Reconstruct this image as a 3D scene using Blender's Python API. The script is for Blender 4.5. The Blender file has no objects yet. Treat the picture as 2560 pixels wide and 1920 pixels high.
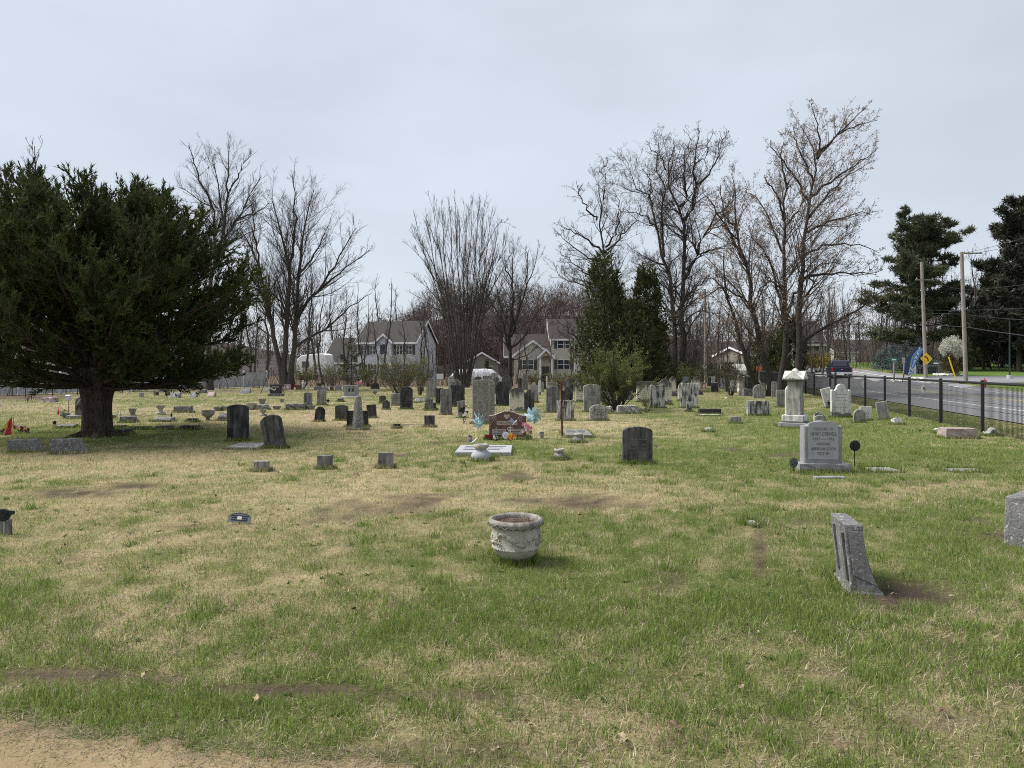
import bpy, bmesh, math, random
import numpy as np
from mathutils import Vector, Matrix

# ------------------------------------------------------------------ camera, sky, sun, exposure
SC = bpy.context.scene
COL = SC.collection
F, CX, HY, CH = 1775.0, 1280.0, 919.0, 1.6      # focal length and principal row of the photograph (pixels), eye height (m)

cam_data = bpy.data.cameras.new('camera')
cam_data.sensor_width = 36.0
cam_data.lens = 36.0 * F / 2560.0
cam_data.shift_y = (HY - 960.0) / 2560.0
cam_data.clip_start = 0.05
cam_data.clip_end = 3000.0
cam = bpy.data.objects.new('camera', cam_data)
COL.objects.link(cam)
cam.location = (0, 0, CH)
cam.rotation_euler = (math.radians(90), 0, 0)
SC.camera = cam

SUN_EL, SUN_AZ = math.radians(52), math.radians(-80)      # azimuth measured from +Y towards +X
sdir = Vector((math.sin(SUN_AZ) * math.cos(SUN_EL), math.cos(SUN_AZ) * math.cos(SUN_EL), math.sin(SUN_EL)))
world = bpy.data.worlds.new('World')
SC.world = world
world.use_nodes = True
wt = world.node_tree
wt.nodes.clear()
w_out = wt.nodes.new('ShaderNodeOutputWorld')
w_bg = wt.nodes.new('ShaderNodeBackground')
w_bg.inputs['Strength'].default_value = 0.1
w_sky = wt.nodes.new('ShaderNodeTexSky')
w_sky.sky_type = 'NISHITA'
w_sky.sun_disc = False
w_sky.sun_elevation = SUN_EL
w_sky.sun_rotation = SUN_AZ
w_tc = wt.nodes.new('ShaderNodeTexCoord')
w_map = wt.nodes.new('ShaderNodeMapping')
w_map.inputs['Scale'].default_value = (1.0, 1.0, 2.6)
w_noise = wt.nodes.new('ShaderNodeTexNoise')
w_noise.inputs['Scale'].default_value = 2.3
w_noise.inputs['Detail'].default_value = 5.0
w_noise.inputs['Roughness'].default_value = 0.45
w_ramp = wt.nodes.new('ShaderNodeValToRGB')           # cloud sheet, thin to thick
w_ramp.color_ramp.elements[0].position = 0.36
w_ramp.color_ramp.elements[0].color = (1.54, 1.63, 1.77, 1)
w_ramp.color_ramp.elements[1].position = 0.66
w_ramp.color_ramp.elements[1].color = (1.80, 1.92, 2.10, 1)
w_mix = wt.nodes.new('ShaderNodeMix')
w_mix.data_type = 'RGBA'
w_mix.inputs['Factor'].default_value = 0.93           # nearly closed overcast over the clear sky
L = wt.links.new
L(w_tc.outputs['Generated'], w_map.inputs['Vector'])
L(w_map.outputs['Vector'], w_noise.inputs['Vector'])
L(w_noise.outputs['Fac'], w_ramp.inputs['Fac'])
L(w_sky.outputs['Color'], w_mix.inputs['A'])
L(w_ramp.outputs['Color'], w_mix.inputs['B'])
L(w_mix.outputs['Result'], w_bg.inputs['Color'])
L(w_bg.outputs['Background'], w_out.inputs['Surface'])

sun_data = bpy.data.lights.new('sun', 'SUN')
sun_data.energy = 1.5
sun_data.angle = math.radians(28)
sun_data.color = (1.0, 0.96, 0.89)
sun = bpy.data.objects.new('sun', sun_data)
COL.objects.link(sun)
sun.rotation_euler = (-sdir).to_track_quat('-Z', 'Y').to_euler()

SC.view_settings.view_transform = 'Standard'
SC.view_settings.look = 'None'
SC.view_settings.gamma = 1.0
SC.view_settings.use_curve_mapping = False
SC.view_settings.exposure = 1.97
SC.cycles.max_bounces = 5
SC.cycles.diffuse_bounces = 3
SC.cycles.transparent_max_bounces = 8
SC.cycles.use_denoising = False
SC.cycles.filter_width = 1.0

# ------------------------------------------------------------------ helpers
RNG = random.Random(11)
NP = np.random.default_rng(5)

def smooth(a, b, x):
    t = np.clip((np.asarray(x, float) - a) / (b - a), 0, 1)
    return t * t * (3 - 2 * t)

PHI = math.atan(0.244)
CPH, SPH = math.cos(PHI), math.sin(PHI)
def perp(x, y): return x * CPH - y * SPH            # distance to the right of the road's line through the eye
def road_pt(p, s): return (p * CPH + s * SPH, -p * SPH + s * CPH)

def height(x, y):
    p = perp(np.asarray(x, float), np.asarray(y, float))
    y = np.asarray(y, float)
    h = np.clip(0.035 * (y - 45), 0, 2.6) * smooth(10, 22, p)
    h = h + 0.02 * np.sin(x * 0.9 + 1.3) * np.sin(y * 0.55) * smooth(4, 12, y) * (1 - smooth(6, 9, p))
    return h

def hz(x, y): return float(height(x, y))
def W(px, py, d): return Vector(((px - CX) / F * d, d, CH - (py - HY) / F * d))
def depth(px, py):
    d = F * CH / max(py - HY, 6)
    for _ in range(12):
        x = (px - CX) / F * d
        d = 0.5 * d + 0.5 * F * (CH - hz(x, d)) / max(py - HY, 6)
    return d
def G(px, py):
    d = depth(px, py)
    x = (px - CX) / F * d
    return Vector((x, d, hz(x, d)))

def tag(o, label=None, cat=None, group=None, kind=None):
    if label: o['label'] = label
    if cat: o['category'] = cat
    if group: o['group'] = group
    if kind: o['kind'] = kind
    return o

def empty(name, loc, rz=0.0, label=None, cat=None, group=None):
    o = bpy.data.objects.new(name, None)
    o.empty_display_size = 0.1
    COL.objects.link(o)
    o.location = loc
    o.rotation_euler = (0, 0, rz)
    return tag(o, label, cat, group)

def link(name, mesh, m=None, parent=None, loc=(0, 0, 0), rot=(0, 0, 0)):
    if m is not None and len(mesh.materials) == 0: mesh.materials.append(m)
    o = bpy.data.objects.new(name, mesh)
    COL.objects.link(o)
    if parent is not None: o.parent = parent
    o.location = loc
    o.rotation_euler = rot
    return o

def copy_tree(o, parent=None):
    c = o.copy()
    COL.objects.link(c)
    c.parent = parent
    for ch in o.children: copy_tree(ch, c)
    return c

def mesh_np(name, verts, faces, colors=None, smooth_shade=False):
    """mesh from arrays; faces is one (n,3)/(n,4) array or a list of such arrays"""
    verts = np.asarray(verts, np.float32)
    fl = faces if isinstance(faces, list) else [faces]
    fl = [np.asarray(f, np.int32) for f in fl if len(f)]
    me = bpy.data.meshes.new(name)
    me.vertices.add(len(verts))
    me.vertices.foreach_set('co', verts.ravel())
    idx = np.concatenate([f.ravel() for f in fl])
    tot = np.concatenate([np.full(len(f), f.shape[1], np.int32) for f in fl])
    start = np.concatenate([[0], np.cumsum(tot)[:-1]]).astype(np.int32)
    me.loops.add(len(idx))
    me.loops.foreach_set('vertex_index', idx)
    me.polygons.add(len(tot))
    me.polygons.foreach_set('loop_start', start)
    me.polygons.foreach_set('loop_total', tot)
    if smooth_shade: me.polygons.foreach_set('use_smooth', np.ones(len(tot), bool))
    if colors is not None:
        a = me.color_attributes.new('Col', 'FLOAT_COLOR', 'POINT')
        c = np.ones((len(verts), 4), np.float32)
        c[:, :3] = colors
        a.data.foreach_set('color', c.ravel())
    me.update(calc_edges=True)
    return me

class MB:
    """collects simple solids into one mesh"""
    def __init__(s): s.v = []; s.f = []
    def add(s, v, f):
        n = len(s.v)
        s.v += [tuple(p) for p in v]
        s.f += [tuple(i + n for i in q) for q in f]
        return s
    def box(s, x0, x1, y0, y1, z0, z1, tx=1.0, ty=1.0):
        cx, cy = (x0 + x1) / 2, (y0 + y1) / 2
        top = [(cx + (x - cx) * tx, cy + (y - cy) * ty, z1) for x, y in ((x0, y0), (x1, y0), (x1, y1), (x0, y1))]
        return s.add([(x0, y0, z0), (x1, y0, z0), (x1, y1, z0), (x0, y1, z0)] + top,
                     [(3, 2, 1, 0), (4, 5, 6, 7), (0, 1, 5, 4), (1, 2, 6, 5), (2, 3, 7, 6), (3, 0, 4, 7)])
    def lathe(s, prof, n=20, c=(0, 0, 0), cap=True):
        v = []
        for r, z in prof:
            for i in range(n):
                a = 2 * math.pi * i / n
                v.append((c[0] + r * math.cos(a), c[1] + r * math.sin(a), c[2] + z))
        f = []
        for j in range(len(prof) - 1):
            for i in range(n):
                k = (i + 1) % n
                f.append((j * n + i, j * n + k, (j + 1) * n + k, (j + 1) * n + i))
        if cap:
            f.append(tuple(range(n))[::-1])
            f.append(tuple(range((len(prof) - 1) * n, len(prof) * n)))
        return s.add(v, f)
    def tube(s, pts, rad, n=6):
        pts = [Vector(p) for p in pts]
        rad = rad if isinstance(rad, (list, tuple)) else [rad] * len(pts)
        v = []
        for i, p in enumerate(pts):
            t = (pts[min(i + 1, len(pts) - 1)] - pts[max(i - 1, 0)]).normalized()
            a = t.cross(Vector((0, 0, 1)) if abs(t.z) < 0.9 else Vector((1, 0, 0))).normalized()
            b = t.cross(a)
            for k in range(n):
                g = 2 * math.pi * k / n
                v.append(p + a * rad[i] * math.cos(g) + b * rad[i] * math.sin(g))
        f = []
        for j in range(len(pts) - 1):
            for i in range(n):
                k = (i + 1) % n
                f.append((j * n + i, j * n + k, (j + 1) * n + k, (j + 1) * n + i))
        f.append(tuple(range(n))[::-1]); f.append(tuple(range((len(pts) - 1) * n, len(pts) * n)))
        return s.add(v, f)
    def prism(s, poly, y0, y1):
        """poly of (x,z) extruded along y"""
        n = len(poly)
        v = [(x, y0, z) for x, z in poly] + [(x, y1, z) for x, z in poly]
        f = [tuple(range(n)), tuple(range(n, 2 * n))[::-1]]
        for i in range(n):
            k = (i + 1) % n
            f.append((i, i + n, k + n, k))
        return s.add(v, f)
    def prism_z(s, poly, z0, z1):
        n = len(poly)
        v = [(x, y, z0) for x, y in poly] + [(x, y, z1) for x, y in poly]
        f = [tuple(range(n))[::-1], tuple(range(n, 2 * n))]
        for i in range(n):
            k = (i + 1) % n
            f.append((i, k, k + n, i + n))
        return s.add(v, f)
    def ball(s, c, r, n=8, sz=1.0):
        prof = [(max(r * math.sin(math.pi * j / (n // 2 + 2)), 0.0005), -r * sz * math.cos(math.pi * j / (n // 2 + 2))) for j in range(n // 2 + 3)]
        return s.lathe(prof, n, c)
    def mesh(s, name, smooth_shade=False, bevel=0.0, jitter=0.0, seg=1):
        me = bpy.data.meshes.new(name)
        me.from_pydata(s.v, [], s.f)
        bm = bmesh.new(); bm.from_mesh(me)
        bmesh.ops.recalc_face_normals(bm, faces=bm.faces)
        if bevel:
            bmesh.ops.bevel(bm, geom=[e for e in bm.edges], offset=bevel, segments=seg, affect='EDGES', profile=0.6)
        if jitter:
            for v in bm.verts: v.co += Vector((RNG.uniform(-1, 1), RNG.uniform(-1, 1), RNG.uniform(-1, 1))) * jitter
        bm.to_mesh(me); bm.free()
        if smooth_shade:
            for p in me.polygons: p.use_smooth = True
            me.set_sharp_from_angle(angle=math.radians(42))
        return me
    def build(s, name, m, parent=None, loc=(0, 0, 0), rot=(0, 0, 0), **k):
        return link(name, s.mesh(name, **k), m, parent, loc, rot)

_text_cache = {}
def text_mesh(body, size=1.0, align='CENTER', extrude=0.002, spacing=1.0):
    cu = bpy.data.curves.new('lettering', 'FONT')
    cu.body = body; cu.size = size; cu.align_x = align; cu.align_y = 'CENTER'
    cu.extrude = extrude; cu.space_character = spacing; cu.resolution_u = 2
    ob = bpy.data.objects.new('lettering_source', cu)
    COL.objects.link(ob)
    dg = bpy.context.evaluated_depsgraph_get()
    me = bpy.data.meshes.new_from_object(ob.evaluated_get(dg))
    bpy.data.objects.remove(ob)
    bpy.data.curves.remove(cu)
    me.name = 'lettering'
    return me
def lettering(body, size, m, parent, loc, rot=(math.radians(90), 0, 0), wx=1.0, extrude=0.002, spacing=1.0):
    o = link('lettering', text_mesh(body, size, extrude=extrude, spacing=spacing), m, parent, loc, rot)
    o.scale = (wx, 1, 1)
    return o

# 2-D value noise
_tab = np.random.default_rng(77).random((256, 256))
def vnoise(x, y):
    x = np.asarray(x, float); y = np.asarray(y, float)
    xi = np.floor(x).astype(int); yi = np.floor(y).astype(int)
    fx = x - xi; fy = y - yi
    fx = fx * fx * (3 - 2 * fx); fy = fy * fy * (3 - 2 * fy)
    a = _tab[xi & 255, yi & 255]; b = _tab[(xi + 1) & 255, yi & 255]
    c = _tab[xi & 255, (yi + 1) & 255]; d = _tab[(xi + 1) & 255, (yi + 1) & 255]
    return (a * (1 - fx) + b * fx) * (1 - fy) + (c * (1 - fx) + d * fx) * fy
def fbm(x, y, s, o=3):
    t = 0; a = 0.5; n = 0
    for i in range(o):
        t = t + a * vnoise(x * s + 17.3 * i, y * s + 41.7 * i); n += a; a *= 0.55; s *= 2.1
    return t / n

# ------------------------------------------------------------------ materials
def new_mat(name):
    m = bpy.data.materials.new(name); m.use_nodes = True
    nt = m.node_tree
    return m, nt, nt.nodes['Principled BSDF']
def nd(nt, t, inp=None, **props):
    n = nt.nodes.new(t)
    for k, v in props.items(): setattr(n, k, v)
    for k, v in (inp or {}).items():
        if hasattr(v, 'is_output') or isinstance(v, bpy.types.NodeSocket): nt.links.new(v, n.inputs[k])
        else: n.inputs[k].default_value = v
    return n
def ramp(nt, fac, stops):
    r = nt.nodes.new('ShaderNodeValToRGB')
    el = r.color_ramp.elements
    while len(el) < len(stops): el.new(0.5)
    for e, (p, c) in zip(el, stops):
        e.position = p; e.color = (c, c, c, 1) if isinstance(c, (int, float)) else (*c, 1)
    nt.links.new(fac, r.inputs['Fac'])
    return r.outputs['Color']
def mixc(nt, f, a, b, mode='MIX'):
    n = nt.nodes.new('ShaderNodeMix'); n.data_type = 'RGBA'; n.blend_type = mode
    for s, v in (('Factor', f), ('A', a), ('B', b)):
        i = n.inputs[s]
        if isinstance(v, bpy.types.NodeSocket): nt.links.new(v, i)
        elif s == 'Factor': i.default_value = v
        else: i.default_value = (*v, 1)
    return n.outputs['Result']
def coords(nt, scale=(1, 1, 1), rand=True):
    tc = nt.nodes.new('ShaderNodeTexCoord')
    mp = nd(nt, 'ShaderNodeMapping', {'Vector': tc.outputs['Object'], 'Scale': scale})
    if rand:
        oi = nt.nodes.new('ShaderNodeObjectInfo')
        mu = nd(nt, 'ShaderNodeMath', {0: oi.outputs['Random'], 1: 73.0}, operation='MULTIPLY')
        cb = nd(nt, 'ShaderNodeCombineXYZ', {0: mu.outputs[0], 1: mu.outputs[0], 2: mu.outputs[0]})
        nt.links.new(cb.outputs[0], mp.inputs['Location'])
    return mp.outputs['Vector']
def noise(nt, vec, scale, detail=3, rough=0.55):
    return nd(nt, 'ShaderNodeTexNoise', {'Vector': vec, 'Scale': scale, 'Detail': detail, 'Roughness': rough}).outputs['Fac']
def bump(nt, bsdf, h, strength=0.5, dist=0.01):
    b = nd(nt, 'ShaderNodeBump', {'Height': h, 'Strength': strength, 'Distance': dist})
    nt.links.new(b.outputs['Normal'], bsdf.inputs['Normal'])

def plain(name, c, rough=0.7, metal=0.0, var=0.18, scale=12.0, bmp=0.15, spec=0.35):
    m, nt, b = new_mat(name)
    v = coords(nt)
    n = noise(nt, v, scale, 4)
    c = np.array(c)
    nt.links.new(ramp(nt, n, [(0.25, tuple(c * (1 - var))), (0.75, tuple(np.minimum(c * (1 + var), 1)))]), b.inputs['Base Color'])
    b.inputs['Roughness'].default_value = rough
    b.inputs['Metallic'].default_value = metal
    b.inputs['Specular IOR Level'].default_value = spec
    if bmp: bump(nt, b, noise(nt, v, scale * 4, 3), bmp, 0.01)
    return m

def stone_mat(name, light, dark, streak=(0.40, 0.62), speck=0.2, spots=0.0, spotc=(0.55, 0.55, 0.5), top=0.0, foot=0.0, topc=(0.03, 0.03, 0.032), rough=0.88, vscale=0.9, bstr=0.5):
    """weathered stone: vertical water streaks, mineral speckle, lichen spots, dark growth on top and foot"""
    m, nt, b = new_mat(name)
    vs = coords(nt, (6.5, 6.5, vscale))
    vo = coords(nt, (1, 1, 1))
    n1 = noise(nt, vs, 2.2, 5, 0.6)
    n2 = noise(nt, vo, 5.0, 5, 0.6)
    f = nd(nt, 'ShaderNodeMath', {0: n2, 1: 0.35}, operation='MULTIPLY').outputs[0]
    f = nd(nt, 'ShaderNodeMath', {0: n1, 1: 0.65, 2: f}, operation='MULTIPLY_ADD').outputs[0]
    mid = (streak[0] + streak[1]) / 2; half = (streak[1] - streak[0]) * .36; streak = (mid - half, mid + half)
    col = ramp(nt, f, [(streak[0], dark), (streak[1], light)])
    n3 = noise(nt, vo, 90.0, 2, 0.7)
    col = mixc(nt, speck, col, ramp(nt, n3, [(0.35, tuple(np.array(dark) * 0.8)), (0.65, tuple(np.minimum(np.array(light) * 1.25, 0.9)))]))
    if spots:
        n4 = noise(nt, vo, 26.0, 4, 0.7)
        col = mixc(nt, ramp(nt, n4, [(0.60 - 0.12 * spots, 0.0), (0.66 - 0.1 * spots, 0.85)]), col, spotc)
    if top or foot:
        tc = nt.nodes.new('ShaderNodeTexCoord')
        sx = nd(nt, 'ShaderNodeSeparateXYZ', {0: tc.outputs['Generated']})
        wob = nd(nt, 'ShaderNodeMath', {0: n1, 1: 1.1, 2: sx.outputs['Z']}, operation='MULTIPLY_ADD').outputs[0]
        wob = nd(nt, 'ShaderNodeMath', {0: wob, 1: 0.5}, operation='MULTIPLY').outputs[0]
        if top: col = mixc(nt, ramp(nt, wob, [(0.77 - top * .5, 0.0), (0.91 - top * .5, 0.88)]), col, topc)
        if foot:
            wob2 = nd(nt, 'ShaderNodeMath', {0: n2, 1: -0.5, 2: sx.outputs['Z']}, operation='MULTIPLY_ADD').outputs[0]
            col = mixc(nt, ramp(nt, wob2, [(foot - 0.28, 0.85), (foot - 0.2, 0.0)]), col, (0.09, 0.09, 0.085))
    nt.links.new(col, b.inputs['Base Color'])
    b.inputs['Roughness'].default_value = rough
    b.inputs['Specular IOR Level'].default_value = 0.25
    hb = nd(nt, 'ShaderNodeMath', {0: noise(nt, vo, 45.0, 5, 0.7), 1: noise(nt, vo, 9.0, 3)}, operation='ADD').outputs[0]
    bump(nt, b, hb, bstr, 0.012)
    return m

M = {}
M['black'] = stone_mat('blackened marble', (0.105, 0.103, 0.104), (0.014, 0.014, 0.015), (0.36, 0.72), 0.05)
M['dark'] = stone_mat('dark weathered slate', (0.145, 0.138, 0.136), (0.030, 0.029, 0.029), (0.38, 0.66), 0.07)
M['greydark'] = stone_mat('streaked grey marble', (0.24, 0.232, 0.222), (0.065, 0.063, 0.061), (0.38, 0.64), 0.07)
M['grey'] = stone_mat('weathered grey marble', (0.33, 0.32, 0.295), (0.115, 0.112, 0.106), (0.36, 0.62), 0.07)
M['lichen'] = stone_mat('lichen grey granite', (0.22, 0.212, 0.195), (0.085, 0.081, 0.076), (0.36, 0.64), 0.45, 0.55, (0.36, 0.35, 0.32))
M['streaked'] = stone_mat('black and white streaked marble', (0.54, 0.53, 0.50), (0.034, 0.033, 0.034), (0.40, 0.60), 0.08)
M['white'] = stone_mat('white marble', (0.60, 0.59, 0.555), (0.27, 0.265, 0.25), (0.34, 0.56), 0.08, foot=0.16)
M['cream'] = stone_mat('cream marble with dark top growth', (0.57, 0.53, 0.44), (0.34, 0.315, 0.27), (0.30, 0.54), 0.06, top=0.42, foot=0.2)
M['spotted'] = stone_mat('black spotted white marble', (0.42, 0.41, 0.385), (0.17, 0.165, 0.16), (0.35, 0.6), 0.1, 0.75, (0.035, 0.035, 0.037))
M['granite'] = stone_mat('light grey granite', (0.285, 0.29, 0.305), (0.17, 0.173, 0.182), (0.35, 0.65), 0.35, bstr=0.2)
M['panel'] = stone_mat('sawn granite panel', (0.35, 0.36, 0.38), (0.29, 0.30, 0.32), (0.35, 0.65), 0.25, bstr=0.1)
M['rockgrey'] = stone_mat('rough split granite', (0.225, 0.222, 0.222), (0.075, 0.074, 0.076), (0.36, 0.64), 0.4, 0.2, (0.45, 0.45, 0.43), bstr=1.0)
M['blackgranite'] = stone_mat('polished black granite', (0.05, 0.045, 0.045), (0.02, 0.018, 0.018), (0.35, 0.65), 0.15, rough=0.25, bstr=0.05)
M['redgranite'] = stone_mat('red brown granite', (0.150, 0.090, 0.074), (0.088, 0.052, 0.043), (0.35, 0.65), 0.3, rough=0.5, bstr=0.1)
M['pinkgranite'] = stone_mat('pink granite', (0.38, 0.31, 0.295), (0.25, 0.205, 0.195), (0.35, 0.65), 0.35)
M['concrete'] = stone_mat('cast stone', (0.42, 0.40, 0.345), (0.20, 0.19, 0.16), (0.33, 0.58), 0.15, bstr=0.4)
M['rim'] = stone_mat('weathered cast stone rim', (0.33, 0.31, 0.28), (0.12, 0.115, 0.10), (0.36, 0.62), 0.25, bstr=0.7)
M['rawcut'] = stone_mat('cut lettering', (0.10, 0.10, 0.105), (0.06, 0.06, 0.062), (0.3, 0.7), 0.1)
M['palecut'] = plain('pale cut stone', (0.50, 0.48, 0.45), 0.9)
M['redpale'] = plain('pale frosted red granite', (0.42, 0.33, 0.31), 0.9, var=0.15, scale=40)
M['greencut'] = stone_mat('dark panel granite', (0.20, 0.21, 0.21), (0.12, 0.125, 0.125), (0.35, 0.65), 0.3, bstr=0.1)
M['soil'] = plain('dry soil', (0.10, 0.072, 0.052), 0.95, var=0.35, scale=20, bmp=0.8)
M['blackmetal'] = plain('black coated metal', (0.012, 0.012, 0.013), 0.45, var=0.2)
M['bronze'] = plain('dark green bronze', (0.018, 0.024, 0.022), 0.55, 0.3, var=0.3, scale=60, bmp=0.5)
M['rust'] = plain('rusty iron', (0.085, 0.032, 0.020), 0.9, var=0.4, scale=25, bmp=0.5)
M['galv'] = plain('galvanised steel', (0.32, 0.33, 0.34), 0.5, 0.6)
M['whiteplastic'] = plain('white plastic', (0.58, 0.59, 0.60), 0.45, var=0.06)
M['vinyl'] = plain('white vinyl', (0.46, 0.46, 0.49), 0.5, var=0.08, scale=2)
M['redflag'] = plain('red flag cloth', (0.52, 0.028, 0.055), 0.8, var=0.15)
M['flagyellow'] = plain('yellow print', (0.70, 0.42, 0.03), 0.8)
M['flagwhite'] = plain('white cloth', (0.75, 0.73, 0.70), 0.8)
M['pinblue'] = plain('pale blue plastic film', (0.44, 0.60, 0.63), 0.35, var=0.12)
M['pinblue2'] = plain('deeper blue plastic film', (0.34, 0.50, 0.58), 0.35, var=0.12)
M['green_leaf'] = plain('plastic leaf green', (0.03, 0.07, 0.025), 0.6, var=0.4)
M['redflower'] = plain('red petals', (0.22, 0.010, 0.014), 0.7, var=0.3)
M['pinkflower'] = plain('pink petals', (0.72, 0.22, 0.30), 0.7, var=0.3)
M['paleflower'] = plain('pale petals', (0.72, 0.55, 0.58), 0.7, var=0.2)
M['orangeflower'] = plain('orange petals', (0.75, 0.25, 0.05), 0.7, var=0.3)
M['yellowflower'] = plain('yellow petals', (0.80, 0.58, 0.08), 0.7, var=0.2)
M['bluewing'] = plain('blue wing film', (0.33, 0.42, 0.66), 0.4)
M['greyglass'] = plain('blue grey glass', (0.17, 0.21, 0.24), 0.25, var=0.15)
# ------------------------------------------------------------------ ground colour fields (dead and living grass, bare soil)
GREEN_BLOBS = [(250,1150,430,26,-.85),(600,1190,300,25,-.3),(1100,1235,480,45,-.55),(200,1260,350,60,-.3),(250,1450,350,90,-.32),
 (750,1290,350,60,-.38),(900,1062,360,25,-.45),(1000,1032,140,10,-.55),(1500,1068,260,22,-.5),(1130,1050,110,20,-.3),(700,1045,220,15,-.45),
 (2300,1230,260,25,-.4),(300,1028,220,12,-.35),(1300,1440,320,100,.42),(1900,1500,520,150,.38),(2200,1150,470,60,.5),(2100,1050,420,40,.5),
 (1400,1130,260,20,.45),(300,1085,340,20,.7),(300,1770,350,30,.55),(1650,1010,260,15,.3),(1150,1600,300,80,.2),(2400,1350,220,80,.42),(420,1000,420,10,.15),
 (1900,1100,300,30,.3),(1250,1830,900,60,-.12)]
BARE_BLOBS = [(180,1232,120,14,.92),(330,1215,75,9,.92),(1450,1255,120,20,.88),(1000,1275,95,13,.75),(1320,1250,70,9,.75),(480,1320,60,6,.8),(1580,1262,60,10,.6),(2000,1305,70,8,.6),(2270,1490,150,40,1.0),
 (1900,1375,20,72,1.0),(1905,1440,30,20,.7),(700,1728,300,20,.97),(150,1690,240,20,.95),(1100,1742,230,20,.98),(420,1700,120,14,.8),(2350,1800,190,35,.6),(2050,1680,70,25,.5),
 (1700,1860,90,20,.5),(1650,1700,130,25,.35),(1250,1690,110,20,.3),(60,992,150,9,.9),(500,978,200,6,.6),(1100,1880,300,35,.6),(2100,1850,200,40,.35)]
def proj(x, y):
    yy = np.maximum(y, 1.6)
    return CX + F * x / yy, HY + F * CH / yy
def fields(x, y):
    px, py = proj(x, y)
    g = 0.57 + 0.75 * (fbm(x, y, 0.6, 3) - 0.5) + 0.95 * (fbm(x + 50, y, 2.6, 2) - 0.5) + 0.9 * (fbm(x + 5, y + 9, 7.5, 2) - 0.5)
    for bx, by, rx, ry, a in GREEN_BLOBS:
        g = g + a * np.exp(-(((px - bx) / rx) ** 2 + ((py - by) / ry) ** 2))
    b = np.zeros_like(g)
    wob = 0.7 + 0.6 * fbm(x + 9, y + 3, 3.1, 2)
    for bx, by, rx, ry, a in BARE_BLOBS:
        b = np.maximum(b, a * np.exp(-((((px - bx) / rx) ** 2 + ((py - by) / ry) ** 2) * wob) ** 1.5))
    b = b * np.clip(.45 + 1.1 * fbm(x + 3, y + 8, 9.0, 2), 0, 1.15)
    b = np.maximum(b, 0.8 * smooth(0.74, 0.86, fbm(x + 31, y + 77, 0.9, 3)))
    return np.clip(g, 0, 1), np.clip(b, 0, 1)

# edge of the dirt track crossing the near corner
TRACK_PX = [(-1500, 1760), (-600, 1785), (0, 1803), (300, 1828), (600, 1866), (900, 1892), (1060, 1922), (1400, 2000), (2200, 2250)]
TRACK = [((a - CX) / F * (F * CH / (b - HY)), F * CH / (b - HY)) for a, b in TRACK_PX]
TX = np.array([t[0] for t in TRACK]); TY = np.array([t[1] for t in TRACK])
def track_edge(x):
    x = np.asarray(x, float)
    return np.interp(x, TX, TY) + 0.20 * (fbm(x, x * 0 + 4.2, 2.2, 3) - 0.5) + 0.16 * (fbm(x, x * 0 + 8.2, 9.0, 3) - 0.5)

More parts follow.
